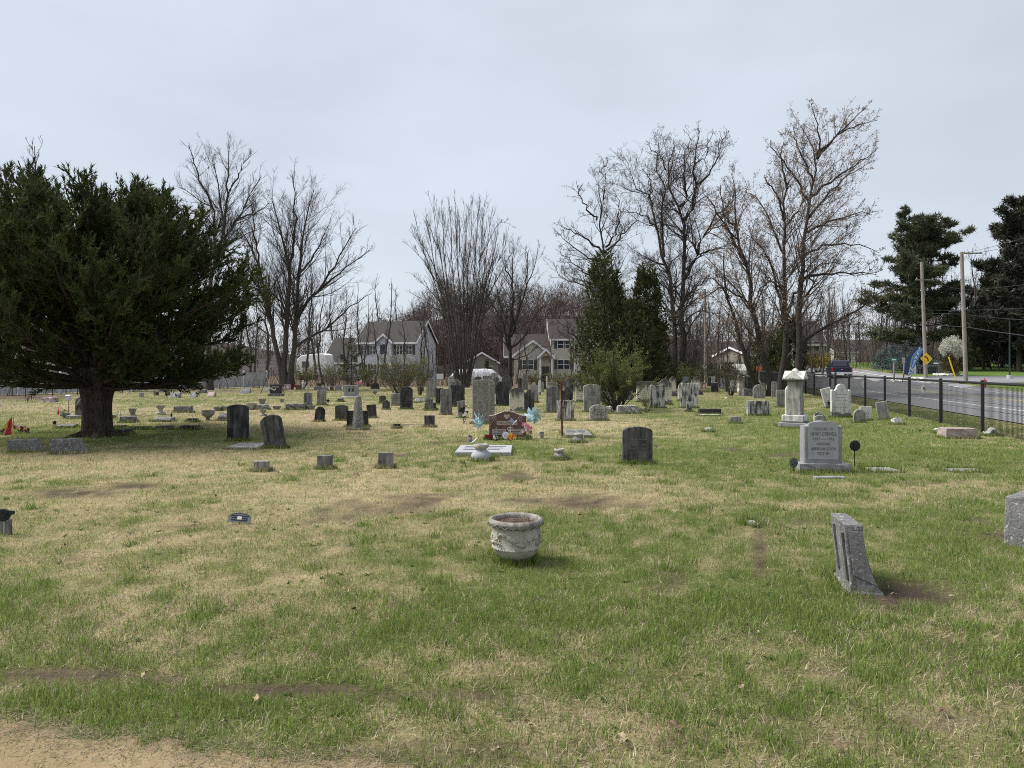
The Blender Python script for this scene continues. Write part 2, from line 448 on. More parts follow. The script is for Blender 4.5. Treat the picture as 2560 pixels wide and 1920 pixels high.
def build_ground():
    ys = np.concatenate([np.linspace(-4, 2.4, 14)[:-1], 2.4 * (70 / 2.4) ** np.linspace(0, 1, 190), np.array([76, 84, 95, 110, 130, 160, 200, 260, 350, 500, 800])])
    Yp = np.maximum(ys, 0)[:, None]; core = np.linspace(-1, 1, 211)[None, :] * (.80 * Yp + .8); o = np.linspace(0, 1, 9)[1:][None, :]
    wing = (.80 * Yp + .8) * (1 - o) + (1.3 * Yp + 14) * o
    X = np.concatenate([-wing[:, ::-1], core, wing], 1); s = X[0]
    Y = np.repeat(ys[:, None], len(s), 1)
    Z = height(X, Y) + 0.012 * (fbm(X, Y, 3.0, 2) - 0.5) * (Y < 20)
    g, b = fields(X, Y)
    straw = np.array([0.46, 0.375, 0.215]); green = np.array([0.155, 0.185, 0.055]); soil = np.array([0.120, 0.092, 0.066])
    v = 0.8 + 0.4 * fbm(X, Y, 7.0, 2)
    col = (straw * (1 - g[..., None]) + green * g[..., None]) * v[..., None]
    col = col * (1 - b[..., None]) + soil * b[..., None]
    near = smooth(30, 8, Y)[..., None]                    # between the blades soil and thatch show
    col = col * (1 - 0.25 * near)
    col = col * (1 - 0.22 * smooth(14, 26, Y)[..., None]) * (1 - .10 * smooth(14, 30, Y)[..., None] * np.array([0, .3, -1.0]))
    p = perp(X, Y)
    lawn = np.array([0.095, 0.15, 0.035]) * (0.75 + 0.5 * fbm(X, Y, 0.7, 3))[..., None]
    k = smooth(20, 22.5, p)[..., None] * smooth(20, 30, Y)[..., None]
    col = col * (1 - k) + lawn * k
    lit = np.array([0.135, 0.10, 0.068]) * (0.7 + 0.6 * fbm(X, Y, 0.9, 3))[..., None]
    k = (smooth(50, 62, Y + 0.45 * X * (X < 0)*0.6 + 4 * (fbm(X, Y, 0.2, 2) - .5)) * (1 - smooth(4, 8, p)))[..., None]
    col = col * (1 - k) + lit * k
    n, m_ = X.shape
    i = np.arange(n * m_).reshape(n, m_)
    f = np.stack([i[:-1, :-1], i[:-1, 1:], i[1:, 1:], i[1:, :-1]], -1).reshape(-1, 4)
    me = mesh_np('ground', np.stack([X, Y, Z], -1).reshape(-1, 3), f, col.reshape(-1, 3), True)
    m, nt, bs = new_mat('lawn thatch and soil')
    at = nd(nt, 'ShaderNodeAttribute', attribute_name='Col')
    v = coords(nt, rand=False)
    n1 = noise(nt, v, 38.0, 5, 0.75)
    n2 = noise(nt, v, 5.0, 4, 0.6)
    c = mixc(nt, 1.0, at.outputs['Color'], ramp(nt, n1, [(0.25, 0.45), (0.5, 0.95), (0.75, 1.55)]), 'MULTIPLY')
    c = mixc(nt, 1.0, c, ramp(nt, n2, [(0.3, 0.75), (0.7, 1.2)]), 'MULTIPLY')
    nt.links.new(c, bs.inputs['Base Color'])
    bs.inputs['Roughness'].default_value = 1.0
    bs.inputs['Specular IOR Level'].default_value = 0.1
    bump(nt, bs, n1, 0.9, 0.03)
    o = link('ground', me, m)
    tag(o, 'flat cemetery lawn of patchy green and straw coloured grass', None, None, 'structure')
build_ground()

def build_track():
    xs = np.linspace(-7.5, 3.0, 420)
    e = track_edge(xs)
    rows = np.concatenate([[0, 0.012, 0.03, 0.07, 0.15], np.linspace(0.3, 1, 14)])
    X = np.repeat(xs[None, :], len(rows), 0)
    Y = e[None, :] * (1 - rows[:, None]) + (-4.0) * rows[:, None]
    Z = 0.008 + 0.010 * (fbm(X, Y, 4.0, 3) - 0.4) + height(X, Y)
    Z[0] -= 0.014
    n, m_ = X.shape
    i = np.arange(n * m_).reshape(n, m_)
    f = np.stack([i[:-1, :-1], i[1:, :-1], i[1:, 1:], i[:-1, 1:]], -1).reshape(-1, 4)
    me = mesh_np('dirt_track', np.stack([X, Y, Z], -1).reshape(-1, 3), f, None, True)
    m, nt, bs = new_mat('sandy dirt')
    v = coords(nt, rand=False)
    n1 = noise(nt, nd(nt, 'ShaderNodeMapping', {'Vector': v, 'Scale': (.45, 1.6, 1), 'Rotation': (0, 0, .12)}).outputs[0], 3.0, 5, 0.65); n2 = noise(nt, v, 120.0, 3, 0.7); n3 = noise(nt, v, 22.0, 4, 0.7)
    c = ramp(nt, n1, [(0.3, (0.20, 0.145, 0.080)), (0.7, (0.315, 0.237, 0.138))])
    c = mixc(nt, 0.35, c, ramp(nt, n2, [(0.3, (0.17, 0.12, 0.07)), (0.66, (0.38, 0.30, 0.185))]))
    c = mixc(nt, ramp(nt, n3, [(0.62, 0.0), (0.72, 0.6)]), c, (0.19, 0.125, 0.075))
    nt.links.new(c, bs.inputs['Base Color'])
    bs.inputs['Roughness'].default_value = 0.95
    bs.inputs['Specular IOR Level'].default_value = 0.15
    bump(nt, bs, nd(nt, 'ShaderNodeMath', {0: n2, 1: n3}, operation='ADD').outputs[0], 0.7, 0.012)
    tag(link('dirt_track', me, m), 'sandy tan dirt track along the lawn edge', None, None, 'structure')
build_track()

# ------------------------------------------------------------------ road beyond the fence
def road_path():
    """centre line: straight along the fence, then curving to the left"""
    pts = []; x, y = road_pt(14.9, -30); a = PHI; s = -30
    while s < 190:
        pts.append((x, y, a, s))
        st = 2.0
        if s > 92: a -= st / 48.0 if a > -1.45 else 0
        x += math.sin(a) * st; y += math.cos(a) * st; s += st
    return pts
RP = road_path()
def road_strip(name, o0, o1, lift, s0=-30, s1=190, dash=None):
    v = []; f = []
    for (x, y, a, s) in RP:
        if s < s0 or s > s1: continue
        for o in (o0, o1):
            X = x + o * math.cos(a); Y = y - o * math.sin(a)
            v.append((X, Y, float(height(X, Y)) + lift))
    n = len(v) // 2
    f = [(2 * i, 2 * i + 1, 2 * i + 3, 2 * i + 2) for i in range(n - 1)]
    return mesh_np(name, v, np.array(f))
m, nt, bs = new_mat('worn asphalt')
v = coords(nt, rand=False)
c = ramp(nt, noise(nt, v, 1.2, 5, 0.6), [(0.3, (0.155, 0.158, 0.168)), (0.7, (0.215, 0.218, 0.228))])
c = mixc(nt, 0.3, c, ramp(nt, noise(nt, v, 60, 3, 0.7), [(0.3, 0.08), (0.7, 0.34)]))
nt.links.new(c, bs.inputs['Base Color']); bs.inputs['Roughness'].default_value = 0.85
M['asphalt'] = m
M['linepaint'] = plain('white road paint', (0.66, 0.66, 0.64), 0.7, var=0.15, scale=3)
M['yellowpaint'] = plain('yellow road paint', (0.55, 0.46, 0.22), 0.7, var=0.2, scale=3)
M['tar'] = plain('crack sealing tar', (0.03, 0.03, 0.032), 0.6)
tag(link('road', road_strip('road', -5.7, 5.7, 0.03), M['asphalt']), 'grey asphalt road beyond the chain link fence', None, None, 'structure')
for o0, mt, w in ((-3.1, 'linepaint', .13), (4.1, 'linepaint', .13), (0.25, 'yellowpaint', .12), (0.55, 'yellowpaint', .12)):
    tag(link('road_marking', road_strip('road_marking', o0, o0 + w, 0.036), M[mt]), 'painted line along the asphalt road', None, None, 'structure')
for o0, s0, s1 in ((-1.9, -20, 60), (-4.2, -10, 34), (2.2, 0, 70)):
    tag(link('road_crack', road_strip('road_crack', o0, o0 + .07, 0.035, s0, s1), M['tar']), 'dark tar sealed crack in the asphalt road', None, None, 'structure')

def sheet(name, poly_fn, nx, ny, lift, m, label):
    """height-following sheet; poly_fn(u,v)->(x,y)"""
    v = []
    for j in range(ny + 1):
        for i in range(nx + 1):
            x, y = poly_fn(i / nx, j / ny); v.append((x, y, hz(x, y) + lift))
    i = np.arange((nx + 1) * (ny + 1)).reshape(ny + 1, nx + 1)
    f = np.stack([i[:-1, :-1], i[:-1, 1:], i[1:, 1:], i[1:, :-1]], -1).reshape(-1, 4)
    return tag(link(name, mesh_np(name, v, f), m), label, None, None, 'structure')
def drive_pt(u, v):
    x0, y0 = 33.2 + 2.2 * v, 55 + 9.0 * v
    return x0 + (90 - x0) * u, y0 + 6 * u * (1 - v)
sheet('driveway', drive_pt, 30, 4, 0.05, M['asphalt'], 'grey asphalt entrance drive joining the road beyond the fence')
M['kerb'] = plain('concrete kerb', (0.42, 0.42, 0.42), 0.9)
kb = MB()
for k in range(28):
    u0, u1 = k / 28, (k + 1) / 28 - 0.0004
    (xa, ya), (xb, yb) = drive_pt(u0, 1.0), drive_pt(u1, 1.0)
    za, zb = hz(xa, ya), hz(xb, yb)
    kb.add([(xa, ya, za), (xb, yb, zb), (xb, yb + .18, zb), (xa, ya + .18, za), (xa, ya, za + .17), (xb, yb, zb + .17), (xb, yb + .18, zb + .17), (xa, ya + .18, za + .17)],
           [(3, 2, 1, 0), (4, 5, 6, 7), (0, 1, 5, 4), (1, 2, 6, 5), (2, 3, 7, 6), (3, 0, 4, 7)])
tag(kb.build('kerb', M['kerb']), 'pale concrete kerb along the entrance drive', None, None, 'structure')
# ------------------------------------------------------------------ gravestones
X0 = [0, 350, 700, 1000, 1300, 1600, 1900, 2160]
SCL = 5.53
EXCL = []        # footprints where no grass grows (x, y, half width, half depth)
RINGS = []       # footprints with longer unmown grass round them

def outline(shape, w, h, rng):
    """front outline of a tablet, counter-clockwise from the lower left"""
    hw = w / 2
    def arc(cx, cz, r, a0, a1, n, sx=1.0):
        return [(cx + sx * r * math.cos(a0 + (a1 - a0) * i / n), cz + r * math.sin(a0 + (a1 - a0) * i / n)) for i in range(n + 1)]
    if shape == 'flat': top = [(hw, h), (hw * .4, h * 1.003), (-hw * .4, h * 0.998), (-hw, h)]
    elif shape == 'seg':
        s = min(0.30 * w, 0.3 * h); top = [(hw * math.cos(a), h - s + s * math.sin(a)) for a in [math.pi * i / 12 for i in range(13)]]
        top = [(x, z if abs(x) < hw * .98 else z) for x, z in top]
    elif shape == 'lowseg':
        s = min(0.16 * w, 0.3 * h); top = [(hw * math.cos(a), h - s + s * math.sin(a)) for a in [math.pi * i / 12 for i in range(13)]]
    elif shape == 'round':
        s = min(hw, h * .9); top = [(hw * math.cos(a), h - s + s * math.sin(a)) for a in [math.pi * i / 14 for i in range(15)]]
    elif shape == 'serp':
        s = 0.13 * w
        top = [(hw, h - s)] + [(x, h - s + s * 0.5 * (1 + math.cos(math.pi * x / (hw * .95)))) for x in [hw * (.9 - .18 * i) for i in range(11)]] + [(-hw, h - s)]
    elif shape == 'ghost':
        r = 0.24 * w; sh = h - 0.36 * w
        top = [(hw, sh), (hw * .97, sh + .06 * w), (hw * .86, sh + .07 * w), (hw * .78, sh - 0.0 * w), (hw * .60, sh + .06 * w)]
        top += arc(0, h - r, r, 0.05, math.pi - .05, 10)
        top += [(-hw * .60, sh + .06 * w), (-hw * .78, sh), (-hw * .86, sh + .07 * w), (-hw * .97, sh + .06 * w), (-hw, sh)]
    elif shape == 'lobe':
        r = 0.30 * w; sh = h - 0.30 * w
        top = [(hw, sh), (hw * .8, sh + .05 * w)] + arc(0, h - r, r, .35, math.pi - .35, 8) + [(-hw * .8, sh + .05 * w), (-hw, sh)]
    elif shape == 'gothic':
        top = [(hw, h - .45 * w), (hw * .8, h - .22 * w), (hw * .45, h - .07 * w), (0, h), (-hw * .45, h - .07 * w), (-hw * .8, h - .22 * w), (-hw, h - .45 * w)]
    elif shape == 'clip':
        c = 0.14 * w
        top = [(hw, h - c), (hw - c * .5, h - c * .4), (hw - c * 1.3, h), (0, h * 1.004), (-hw + c * 1.3, h), (-hw + c * .5, h - c * .4), (-hw, h - c)]
    elif shape == 'broken':
        n = 7; top = [(hw - w * i / n, h * (1 - rng.uniform(0, .13))) for i in range(n + 1)]
    elif shape == 'heart':
        top = [(hw * .98, h * .55), (hw, h * .8), (hw * .8, h * .98), (hw * .45, h), (hw * .1, h * .9), (-hw * .2, h * .92), (-hw * .6, h * .99), (-hw * .95, h * .86), (-hw, h * .55)]
    else: top = [(hw, h), (-hw, h)]
    bot = [(-hw, -.15), (hw, -.15)]
    poly = bot + top
    # resample long edges so that they can be slightly uneven
    out = []
    for i, (x, z) in enumerate(poly):
        x2, z2 = poly[(i + 1) % len(poly)]
        L_ = math.hypot(x2 - x, z2 - z); k = max(1, int(L_ / 0.11))
        for j in range(k):
            t = j / k; jt = 0.0025 if j else 0.0012
            out.append((x + (x2 - x) * t + rng.uniform(-jt, jt), z + (z2 - z) * t + rng.uniform(-jt, jt)))
    return out

def tablet_mesh(shape, w, h, th, rng, bev=0.012):
    o = outline(shape, w, h, rng)
    n = len(o)
    cx, cz = 0, h * .45
    kx, kz = 1 - 2 * bev / w, 1 - bev / max(h, .1)
    inn = [(cx + (x - cx) * kx, cz + (z - cz) * kz) for x, z in o]
    v = [(x, -th / 2, z) for x, z in inn] + [(x, -th / 2 + bev, z) for x, z in o] + [(x, th / 2 - bev, z) for x, z in o] + [(x, th / 2, z) for x, z in inn]
    f = [tuple(range(n)), tuple(range(3 * n, 4 * n))[::-1]]
    for k in range(3):
        for i in range(n):
            j = (i + 1) % n
            f.append((k * n + i, (k + 1) * n + i, (k + 1) * n + j, k * n + j))
    me = bpy.data.meshes.new('headstone')
    me.from_pydata(v, [], f)
    bm = bmesh.new(); bm.from_mesh(me); bmesh.ops.recalc_face_normals(bm, faces=bm.faces); bm.to_mesh(me); bm.free()
    return me

def rough_block(w, d, h, rng, n=5, amp=0.02, top_in=0.04, slant=0.0):
    """rock-faced block: subdivided box with pushed faces; slant lowers the front edge"""
    bm = bmesh.new()
    bmesh.ops.create_cube(bm, size=1.0)
    bmesh.ops.subdivide_edges(bm, edges=bm.edges[:], cuts=n, use_grid_fill=True)
    for v in bm.verts:
        z = v.co.z + .5
        k = 1 - top_in * z / max(w, .2)
        edge = sum(abs(abs(c) - .5) < 1e-4 for c in v.co)
        a = amp if edge == 1 else amp * .35
        x, y = v.co.x * w * k, v.co.y * d * k
        zz = (h + .12) * z - .12
        if slant and z > .02: zz -= slant * h * (0.5 - v.co.y) * z
        v.co = Vector((x + rng.uniform(-a, a), y + rng.uniform(-a, a), zz + (rng.uniform(-a, a) if z > .05 else 0)))
    me = bpy.data.meshes.new('block')
    bm.to_mesh(me); bm.free()
    return me

def place(c, u0, u1, vt, vb, d=None):
    px = X0[c] + (u0 + u1) / 2 / SCL; py = 880 + vb / SCL
    if d is None: p = G(px, py)
    else:
        x = (px - CX) / F * d; p = Vector((x, d, hz(x, d)))
    k = p.y / F / SCL
    top = W(px, 880 + vt / SCL, p.y).z
    return p, (u1 - u0) * k, max(top - p.z, .05)

GRP = 'old headstones on the cemetery lawn'
def stone(c, u0, u1, vt, vb, shape, m, label, lean=0.0, back=0.0, yaw=None, th=None, d=None, name='headstone', cat='gravestone', group=GRP, base=None, base_m=None, ring=True):
    p, w, h = place(c, u0, u1, vt, vb, d)
    rng = random.Random(hash((c, u0, vt)) & 0xffff)
    if yaw is None: yaw = rng.uniform(-5, 5)
    th = th or min(0.13, max(.06, w * .17))
    rot = (math.radians(-back), math.radians(lean), math.radians(yaw))
    w *= 0.985
    if base:
        bh, bw = base                                # base height (m), extra width factor
        r = empty(name, p, rot[2], label, cat, group)
        me = tablet_mesh(shape, w, h - bh, th, rng)
        link('tablet', me, M[m], r, (0, 0, bh), (rot[0], rot[1], 0))
        bmq = MB(); bmq.box(-w * bw / 2, w * bw / 2, -th * 1.1, th * 1.1, -.12, bh - .0015)
        link('base', bmq.mesh('base', bevel=.012), M[base_m or m], r)
        if ring: RINGS.append((p.x, p.y, w * bw / 2, th * 1.1, rot[2]))
        return r
    o = link(name, tablet_mesh(shape, w, h, th, rng), M[m], None, p, rot)
    if ring: RINGS.append((p.x, p.y, w / 2, th / 2, rot[2]))
    return tag(o, label, cat, group)

def block(c, u0, u1, vt, vb, m, label, depth_m=.3, yaw=None, slant=0.0, lean=0, back=0, d=None, name='block_marker', cat='gravestone', group='low grave markers on the lawn', amp=.012, n=4, top_in=.04):
    p, w, h = place(c, u0, u1, vt, vb, d)
    rng = random.Random(hash((c, u0, vt, 3)) & 0xffff)
    if yaw is None: yaw = rng.uniform(-6, 6)
    p = p + Vector((0, depth_m / 2, 0))
    o = link(name, rough_block(w, depth_m, h, rng, n, amp, top_in, slant), M[m], None, p, (math.radians(-back), math.radians(lean), math.radians(yaw)))
    RINGS.append((p.x, p.y, w / 2, depth_m / 2, math.radians(yaw)))
    return tag(o, label, cat, group)

def slant(c, u0, u1, vt, vb, m, panel, label, yaw=0.0, d=None, dep=.26, group='slant markers along the wood edge'):
    """slant marker: sloped face with a recessed darker panel"""
    p, w, h = place(c, u0, u1, vt, vb, d)
    r = empty('slant_marker', p + Vector((0, dep / 2, 0)), math.radians(yaw), label, 'gravestone', group)
    hw, hd = w / 2, dep / 2
    prof = [(-hd, -.1), (-hd, h * .12), (hd * .3, h), (hd, h * .97), (hd, -.1)]
    v = [(-hw, y, z) for y, z in prof] + [(hw, y, z) for y, z in prof]
    f = [(0, 1, 2, 3, 4), (9, 8, 7, 6, 5)] + [(i, i + 5, (i + 1) % 5 + 5, (i + 1) % 5) for i in range(5)]
    b = MB().add(v, f)
    b.build('stone', M[m], r, bevel=.012)
    a = math.atan2(h * .88, hd * 1.3)
    L_ = math.hypot(h * .88, hd * 1.3)
    q = MB(); q.box(-hw * .78, hw * .78, -L_ * .32, L_ * .36, .001, .006)
    o = q.build('panel', M[panel], r, (0, -hd + hd * 1.3 * .5, h * .12 + h * .44), (a, 0, 0))
    t = MB()
    for k in range(3):
        ww = hw * (.5 - .12 * k)
        t.box(-ww, ww, L_ * (.14 - .15 * k), L_ * (.19 - .15 * k), .006, .009)
    link('carving', t.mesh('carving'), M['palecut'], o)
    RINGS.append((p.x, p.y, hw, hd, math.radians(yaw)))
    return r

# --- tablets: (crop, u0, u1, v top, v base, shape, stone, label, options)
T = [
 (1,1212,1500,725,1230,'lowseg','black','tall blackened tablet with a pale worn patch beside the leaning slate one',dict(yaw=4,th=.085)),
 (1,1740,2030,862,1330,'seg','dark','smooth dark slate tablet leaning strongly sideways with pale edge',dict(lean=-10.5,yaw=9,th=.10)),
 (4,1413,1830,1030,1545,'lowseg','dark','dark slate tablet with low arched top standing alone in green grass',dict(yaw=-2,th=.09)),
 (1,1575,1785,1505,1650,'flat','grey','lowest of three square grey footstones in a row on dry grass',dict(name='footstone',yaw=3,th=.09)),
 (2,515,725,1425,1620,'flat','greydark','middle one of three square grey footstones in a row on dry grass',dict(name='footstone',yaw=2,th=.09)),
 (2,1357,1565,1388,1605,'flat','greydark','square grey footstone at the end of the row toward the red granite stone',dict(name='footstone',yaw=-2,th=.09)),
 (2,325,448,557,740,'lowseg','greydark','narrow grey streaked tablet above a wide low bowl planter',dict()),
 (2,512,640,522,735,'lowseg','grey','narrow pale grey streaked tablet with a star marker at its side',dict(yaw=6)),
 (2,470,612,752,965,'round','black','short black round topped tablet leaning in straw coloured grass',dict(lean=7,yaw=-8)),
 (2,760,945,730,950,'lowseg','dark','broad dark brown streaked tablet just behind the small obelisk',dict()),
 (2,925,1222,810,1072,'flat','black','wide black flat topped tablet directly behind the obelisk',dict(d=19.0,yaw=1)),
 (2,1205,1340,727,915,'flat','black','narrow black flat topped tablet tilting beside the obelisk',dict(lean=-4)),
 (2,1372,1465,600,710,'lowseg','dark','small dark tablet at the foot of the green budding shrub',dict()),
 (2,1415,1520,660,797,'lobe','dark','small dark tablet with a rounded centre lobe and sloping shoulders',dict()),
 (2,1535,1662,570,742,'lowseg','grey','pale grey streaked tablet touching the tall black arched tablet',dict()),
 (2,1660,1835,478,792,'seg','black','tall black arched tablet beside the green budding shrub',dict(yaw=2)),
 (2,1567,1665,987,1057,'broken','black','small broken black stump of a tablet in straw grass',dict(name='broken_stone')),
 (2,1995,2140,875,1040,'flat','dark','square dark footstone standing in front of the two tier block',dict(name='footstone')),
 (3,365,425,455,645,'flat','grey','narrow grey slab against a pale tall tablet',dict(d=36.5)),
 (3,390,510,362,630,'round','grey','tall pale grey round topped tablet behind the two tier block',dict()),
 (3,490,600,500,712,'flat','black','black flat topped tablet half hidden by a grey arched tablet',dict(d=30.5)),
 (3,555,720,508,870,'lowseg','greydark','grey arched tablet with a pale triangular stain at its foot',dict(yaw=3)),
 (3,700,895,455,760,'flat','black','large black flat topped tablet behind the pale leaning stone',dict(yaw=2)),
 (3,668,745,378,600,'flat','grey','grey tablet with white capped edge in front of the many stemmed tree',dict(d=46)),
 (3,722,850,376,600,'lobe','greydark','grey tablet with a swelling centred top in front of the many stemmed tree',dict(d=45)),
 (3,805,915,675,930,'flat','grey','pale grey slab leaning behind a blackened vase of flowers',dict(lean=-5,yaw=10,d=22.5)),
 (3,1000,1310,385,995,'clip','lichen','tallest thick grey lichen speckled slab with clipped corners behind the red granite stone',dict(yaw=-2,th=.16)),
 (3,1030,1130,338,600,'seg','dark','dark round shouldered tablet behind the tallest lichen slab',dict(d=41)),
 (3,1145,1270,328,600,'flat','greydark','flat grey tablet behind the tallest lichen slab',dict(d=43)),
 (3,1270,1358,288,560,'flat','grey','slim tall grey tablet standing far behind the lichen slab',dict(d=50)),
 (3,1280,1375,345,620,'seg','greydark','arched grey tablet in front of the slim tall grey one',dict(d=44)),
 (3,1410,1545,330,600,'serp','dark','dark tablet with a curved top below the slender bare tree',dict(d=44)),
 (3,1325,1515,402,745,'round','black','black round topped tablet with a pale raised rim',dict(lean=-2,yaw=2)),
 (3,1515,1715,495,835,'seg','cream','cream arched tablet with grey stained top on a white base behind the red granite stone',dict(base=(.05,1.25),base_m='white')),
 (3,1715,1855,515,835,'ghost','dark','dark scroll shouldered tablet touching the cream arched one',dict(yaw=4)),
 (3,1790,1915,420,700,'ghost','grey','pale scroll topped tablet with a round dark stain low on its face',dict()),
 (3,1915,1950,385,560,'gothic','white','slim white pointed stone with a flaking edge',dict(d=42)),
 (3,1940,1990,410,552,'broken','grey','thin jagged grey slab beside a slim white pointed stone',dict()),
 (3,1690,1772,300,520,'gothic','greydark','slender pointed grey stone on the far side of the slender bare tree',dict(d=50)),
 (3,1630,1690,360,500,'flat','dark','small dark flat stone low in the brush below the beige house',dict(d=52)),
 (4,290,370,320,495,'flat','black','blackened upright slab below the porch of the beige house',dict(d=52)),
 (4,360,384,335,480,'gothic','white','thin white pointed stone against the blackened upright slab',dict(d=51)),
 (4,400,515,385,500,'ghost','grey','scroll topped pale stone below the beige house porch',dict(d=50)),
 (4,605,692,375,500,'ghost','greydark','scroll topped grey stone with white tipped shoulders near the arborvitae',dict(d=48)),
 (4,692,745,360,490,'flat','dark','narrow dark slab near the foot of the arborvitae',dict(d=49)),
 (4,742,825,395,497,'lobe','grey','pale double curved stone at the foot of the arborvitae',dict(d=48)),
 (4,360,555,475,840,'seg','greydark','grey arched tablet with ringed water stains behind the rusty post',dict(yaw=-3)),
 (4,575,732,480,720,'ghost','dark','brown grey scroll shouldered tablet behind the crumbling white edged slab',dict(d=29)),
 (4,510,745,640,950,'broken','streaked','crumbling flat slab with bright white top edge and black runs',dict(yaw=3,th=.10)),
 (4,768,885,425,695,'ghost','cream','scroll topped tablet with a bright white triangle on its face',dict()),
 (4,875,1112,445,830,'lowseg','grey','broad plain pale brown grey arched tablet beside the leafy shrub',dict(yaw=2)),
 (4,1100,1298,320,640,'flat','greydark','tall flat grey slab partly covered by the leafy shrub',dict(d=36)),
 (4,1120,1255,505,790,'ghost','grey','scroll topped tablet screened by low twigs of the leafy shrub',dict(d=30)),
 (4,958,1212,728,950,'seg','spotted','short round topped marble stone densely spotted black',dict(yaw=6,th=.12)),
 (4,1360,1555,430,700,'flat','greydark','wide grey slab standing behind the stems of the leafy shrub',dict(d=35)),
 (4,1605,1850,405,740,'flat','cream','cream slab with dark top behind the little sapling',dict(d=33,lean=1.5)),
 (4,1780,1846,310,480,'lobe','greydark','slender grey column stone far behind the cream slabs',dict(d=50,th=.2)),
 (4,1795,2000,425,775,'broken','streaked','flat topped slab with heavy black and white vertical streaks',dict(yaw=-2)),
 (4,1895,2095,368,730,'lobe','cream','large cream slab with dark stained head and grey foot',dict()),
 (4,2060,2158,338,560,'ghost','cream','cream scroll topped stone on a stepped base beside the large cream slab',dict(d=40,base=(.18,1.5),base_m='greydark')),
 (5,525,745,398,720,'round','cream','cream round shouldered slab half hidden by a streaked slab',dict(d=34)),
 (5,560,800,430,775,'flat','streaked','broad flat slab with brown black streaks leaning slightly',dict(lean=1.5,yaw=-4)),
 (5,586,672,343,480,'flat','granite','plain square grey granite stone beyond the streaked slabs',dict(d=48)),
 (5,712,832,345,590,'ghost','cream','cream scroll topped stone on a dark stepped plinth',dict(base=(.2,1.55),base_m='dark')),
 (5,635,720,680,825,'broken','streaked','black and white broken stump before the streaked slab',dict(name='broken_stone',lean=3)),
 (5,1245,1395,890,992,'lowseg','grey','small low grey round topped stone sunk in green grass',dict(yaw=-6)),
 (5,928,1012,338,470,'lobe','dark','dark speckled stone near the far utility pole',dict()),
 (5,985,1040,335,450,'flat','white','white slab standing behind a dark speckled stone',dict(d=56)),
 (5,982,1085,430,552,'flat','black','small black square slab in short grass near the far pole',dict()),
 (5,1088,1192,355,502,'broken','streaked','pale slab with a blackened crumbling head',dict()),
 (5,1183,1242,358,470,'seg','dark','dark narrow stone under a leafing twiggy shrub',dict(d=47)),
 (5,1245,1350,393,560,'flat','white','white square slab leaning back beside the leafing twiggy shrub',dict(lean=-4)),
 (5,1355,1500,310,497,'lowseg','cream','wide pale cream block stone in front of the road',dict(d=42,th=.35)),
 (5,1560,1732,445,690,'gothic','grey','grey slab with a sloping peak behind the slanting tree trunk',dict(d=37)),
 (5,1640,1745,425,640,'round','grey','grey round topped slab partly behind the slanting tree trunk',dict(d=40.5)),
 (5,1476,1782,675,880,'flat','streaked','wide low flat slab with white border and dark vertical stains',dict(yaw=0)),
 (5,1818,1897,405,640,'seg','grey','pale narrow slab between two trunks of the budding maple',dict(d=38)),
 (5,1880,2025,525,765,'flat','grey','pale square slab with faint lines of worn writing by the pillar monument',dict()),
 (6,905,1045,490,800,'flat','white','white slab tilted sideways behind the large scroll topped tablet',dict(lean=-15,d=28)),
 (6,975,1255,440,905,'ghost','white','large white scroll topped tablet with grey runs in front of the fence',dict(yaw=2)),
 (6,735,882,825,972,'round','streaked','small round topped stone with dark bands behind the dedication stone',dict()),
 (6,745,912,875,978,'lowseg','grey','small grey stone close behind the dedication stone',dict(d=17.6)),
 (6,1285,1460,792,977,'round','grey','small grey round topped stone with white rim near the fence',dict()),
 (6,1378,1540,755,948,'flat','white','small bright white square stone near the fence',dict()),
 (6,1645,1800,683,940,'flat','grey','pale worn slab leaning sideways against the fence line',dict(lean=-11,yaw=-8)),
]
for (c,u0,u1,vt,vb,sh,mm,lab,opt) in T: stone(c,u0,u1,vt,vb,sh,mm,lab,**opt)

# carved weathered bands on a few tablets
def worn_lines(stone_label, n, z0, dz, wf):
    for o in COL.objects:
        if o.get('label') == stone_label and o.type == 'MESH':
            bb = o.bound_box; w = max(v[0] for v in bb); y = min(v[1] for v in bb)
            m_ = MB()
            for k in range(n):
                ww = w * wf * RNG.uniform(.6, 1)
                m_.box(-ww, ww, y - .002, y + .003, z0 - dz * k, z0 - dz * k + .006)
            link('carving', m_.mesh('carving'), M['greydark'], o)
def inscriptions():
    """rows of shallow worn lettering on the larger faces"""
    skip = ('broken', 'footstone', 'pale worn patch', 'leaning strongly', 'standing alone')
    for (c,u0,u1,vt,vb,sh,mm,lab,opt) in T:
        if sh == 'broken' or any(k in lab for k in skip) or opt.get('base'): continue
        o = next((q for q in COL.objects if q.get('label') == lab), None)
        if o is None or o.type != 'MESH' or o.location.y > 36: continue
        bb = o.bound_box; w = max(v[0] for v in bb) * 2; y = min(v[1] for v in bb); h = max(v[2] for v in bb)
        if w < .28 or h < .4: continue
        rr = random.Random(u0); q = MB()
        for k in range(5):
            z = h * (.68 - .095 * k); x = -w * rr.uniform(.22, .34); end = -x
            while x < end:
                l = rr.uniform(.018, .05); q.box(x, min(x + l, end), y - .0012, y + .003, z, z + rr.uniform(.012, .022)); x += l + rr.uniform(.012, .03)
        k_ = link('inscription', q.mesh('inscription'), M['greydark' if mm in ('grey', 'cream', 'white', 'streaked', 'lichen') else 'dark'], o)
        k_['kind'] = 'stuff'
inscriptions()
worn_lines('dark slate tablet with low arched top standing alone in green grass', 5, .40, .075, .8)
worn_lines('pale square slab with faint lines of worn writing by the pillar monument', 5, .62, .10, .8)

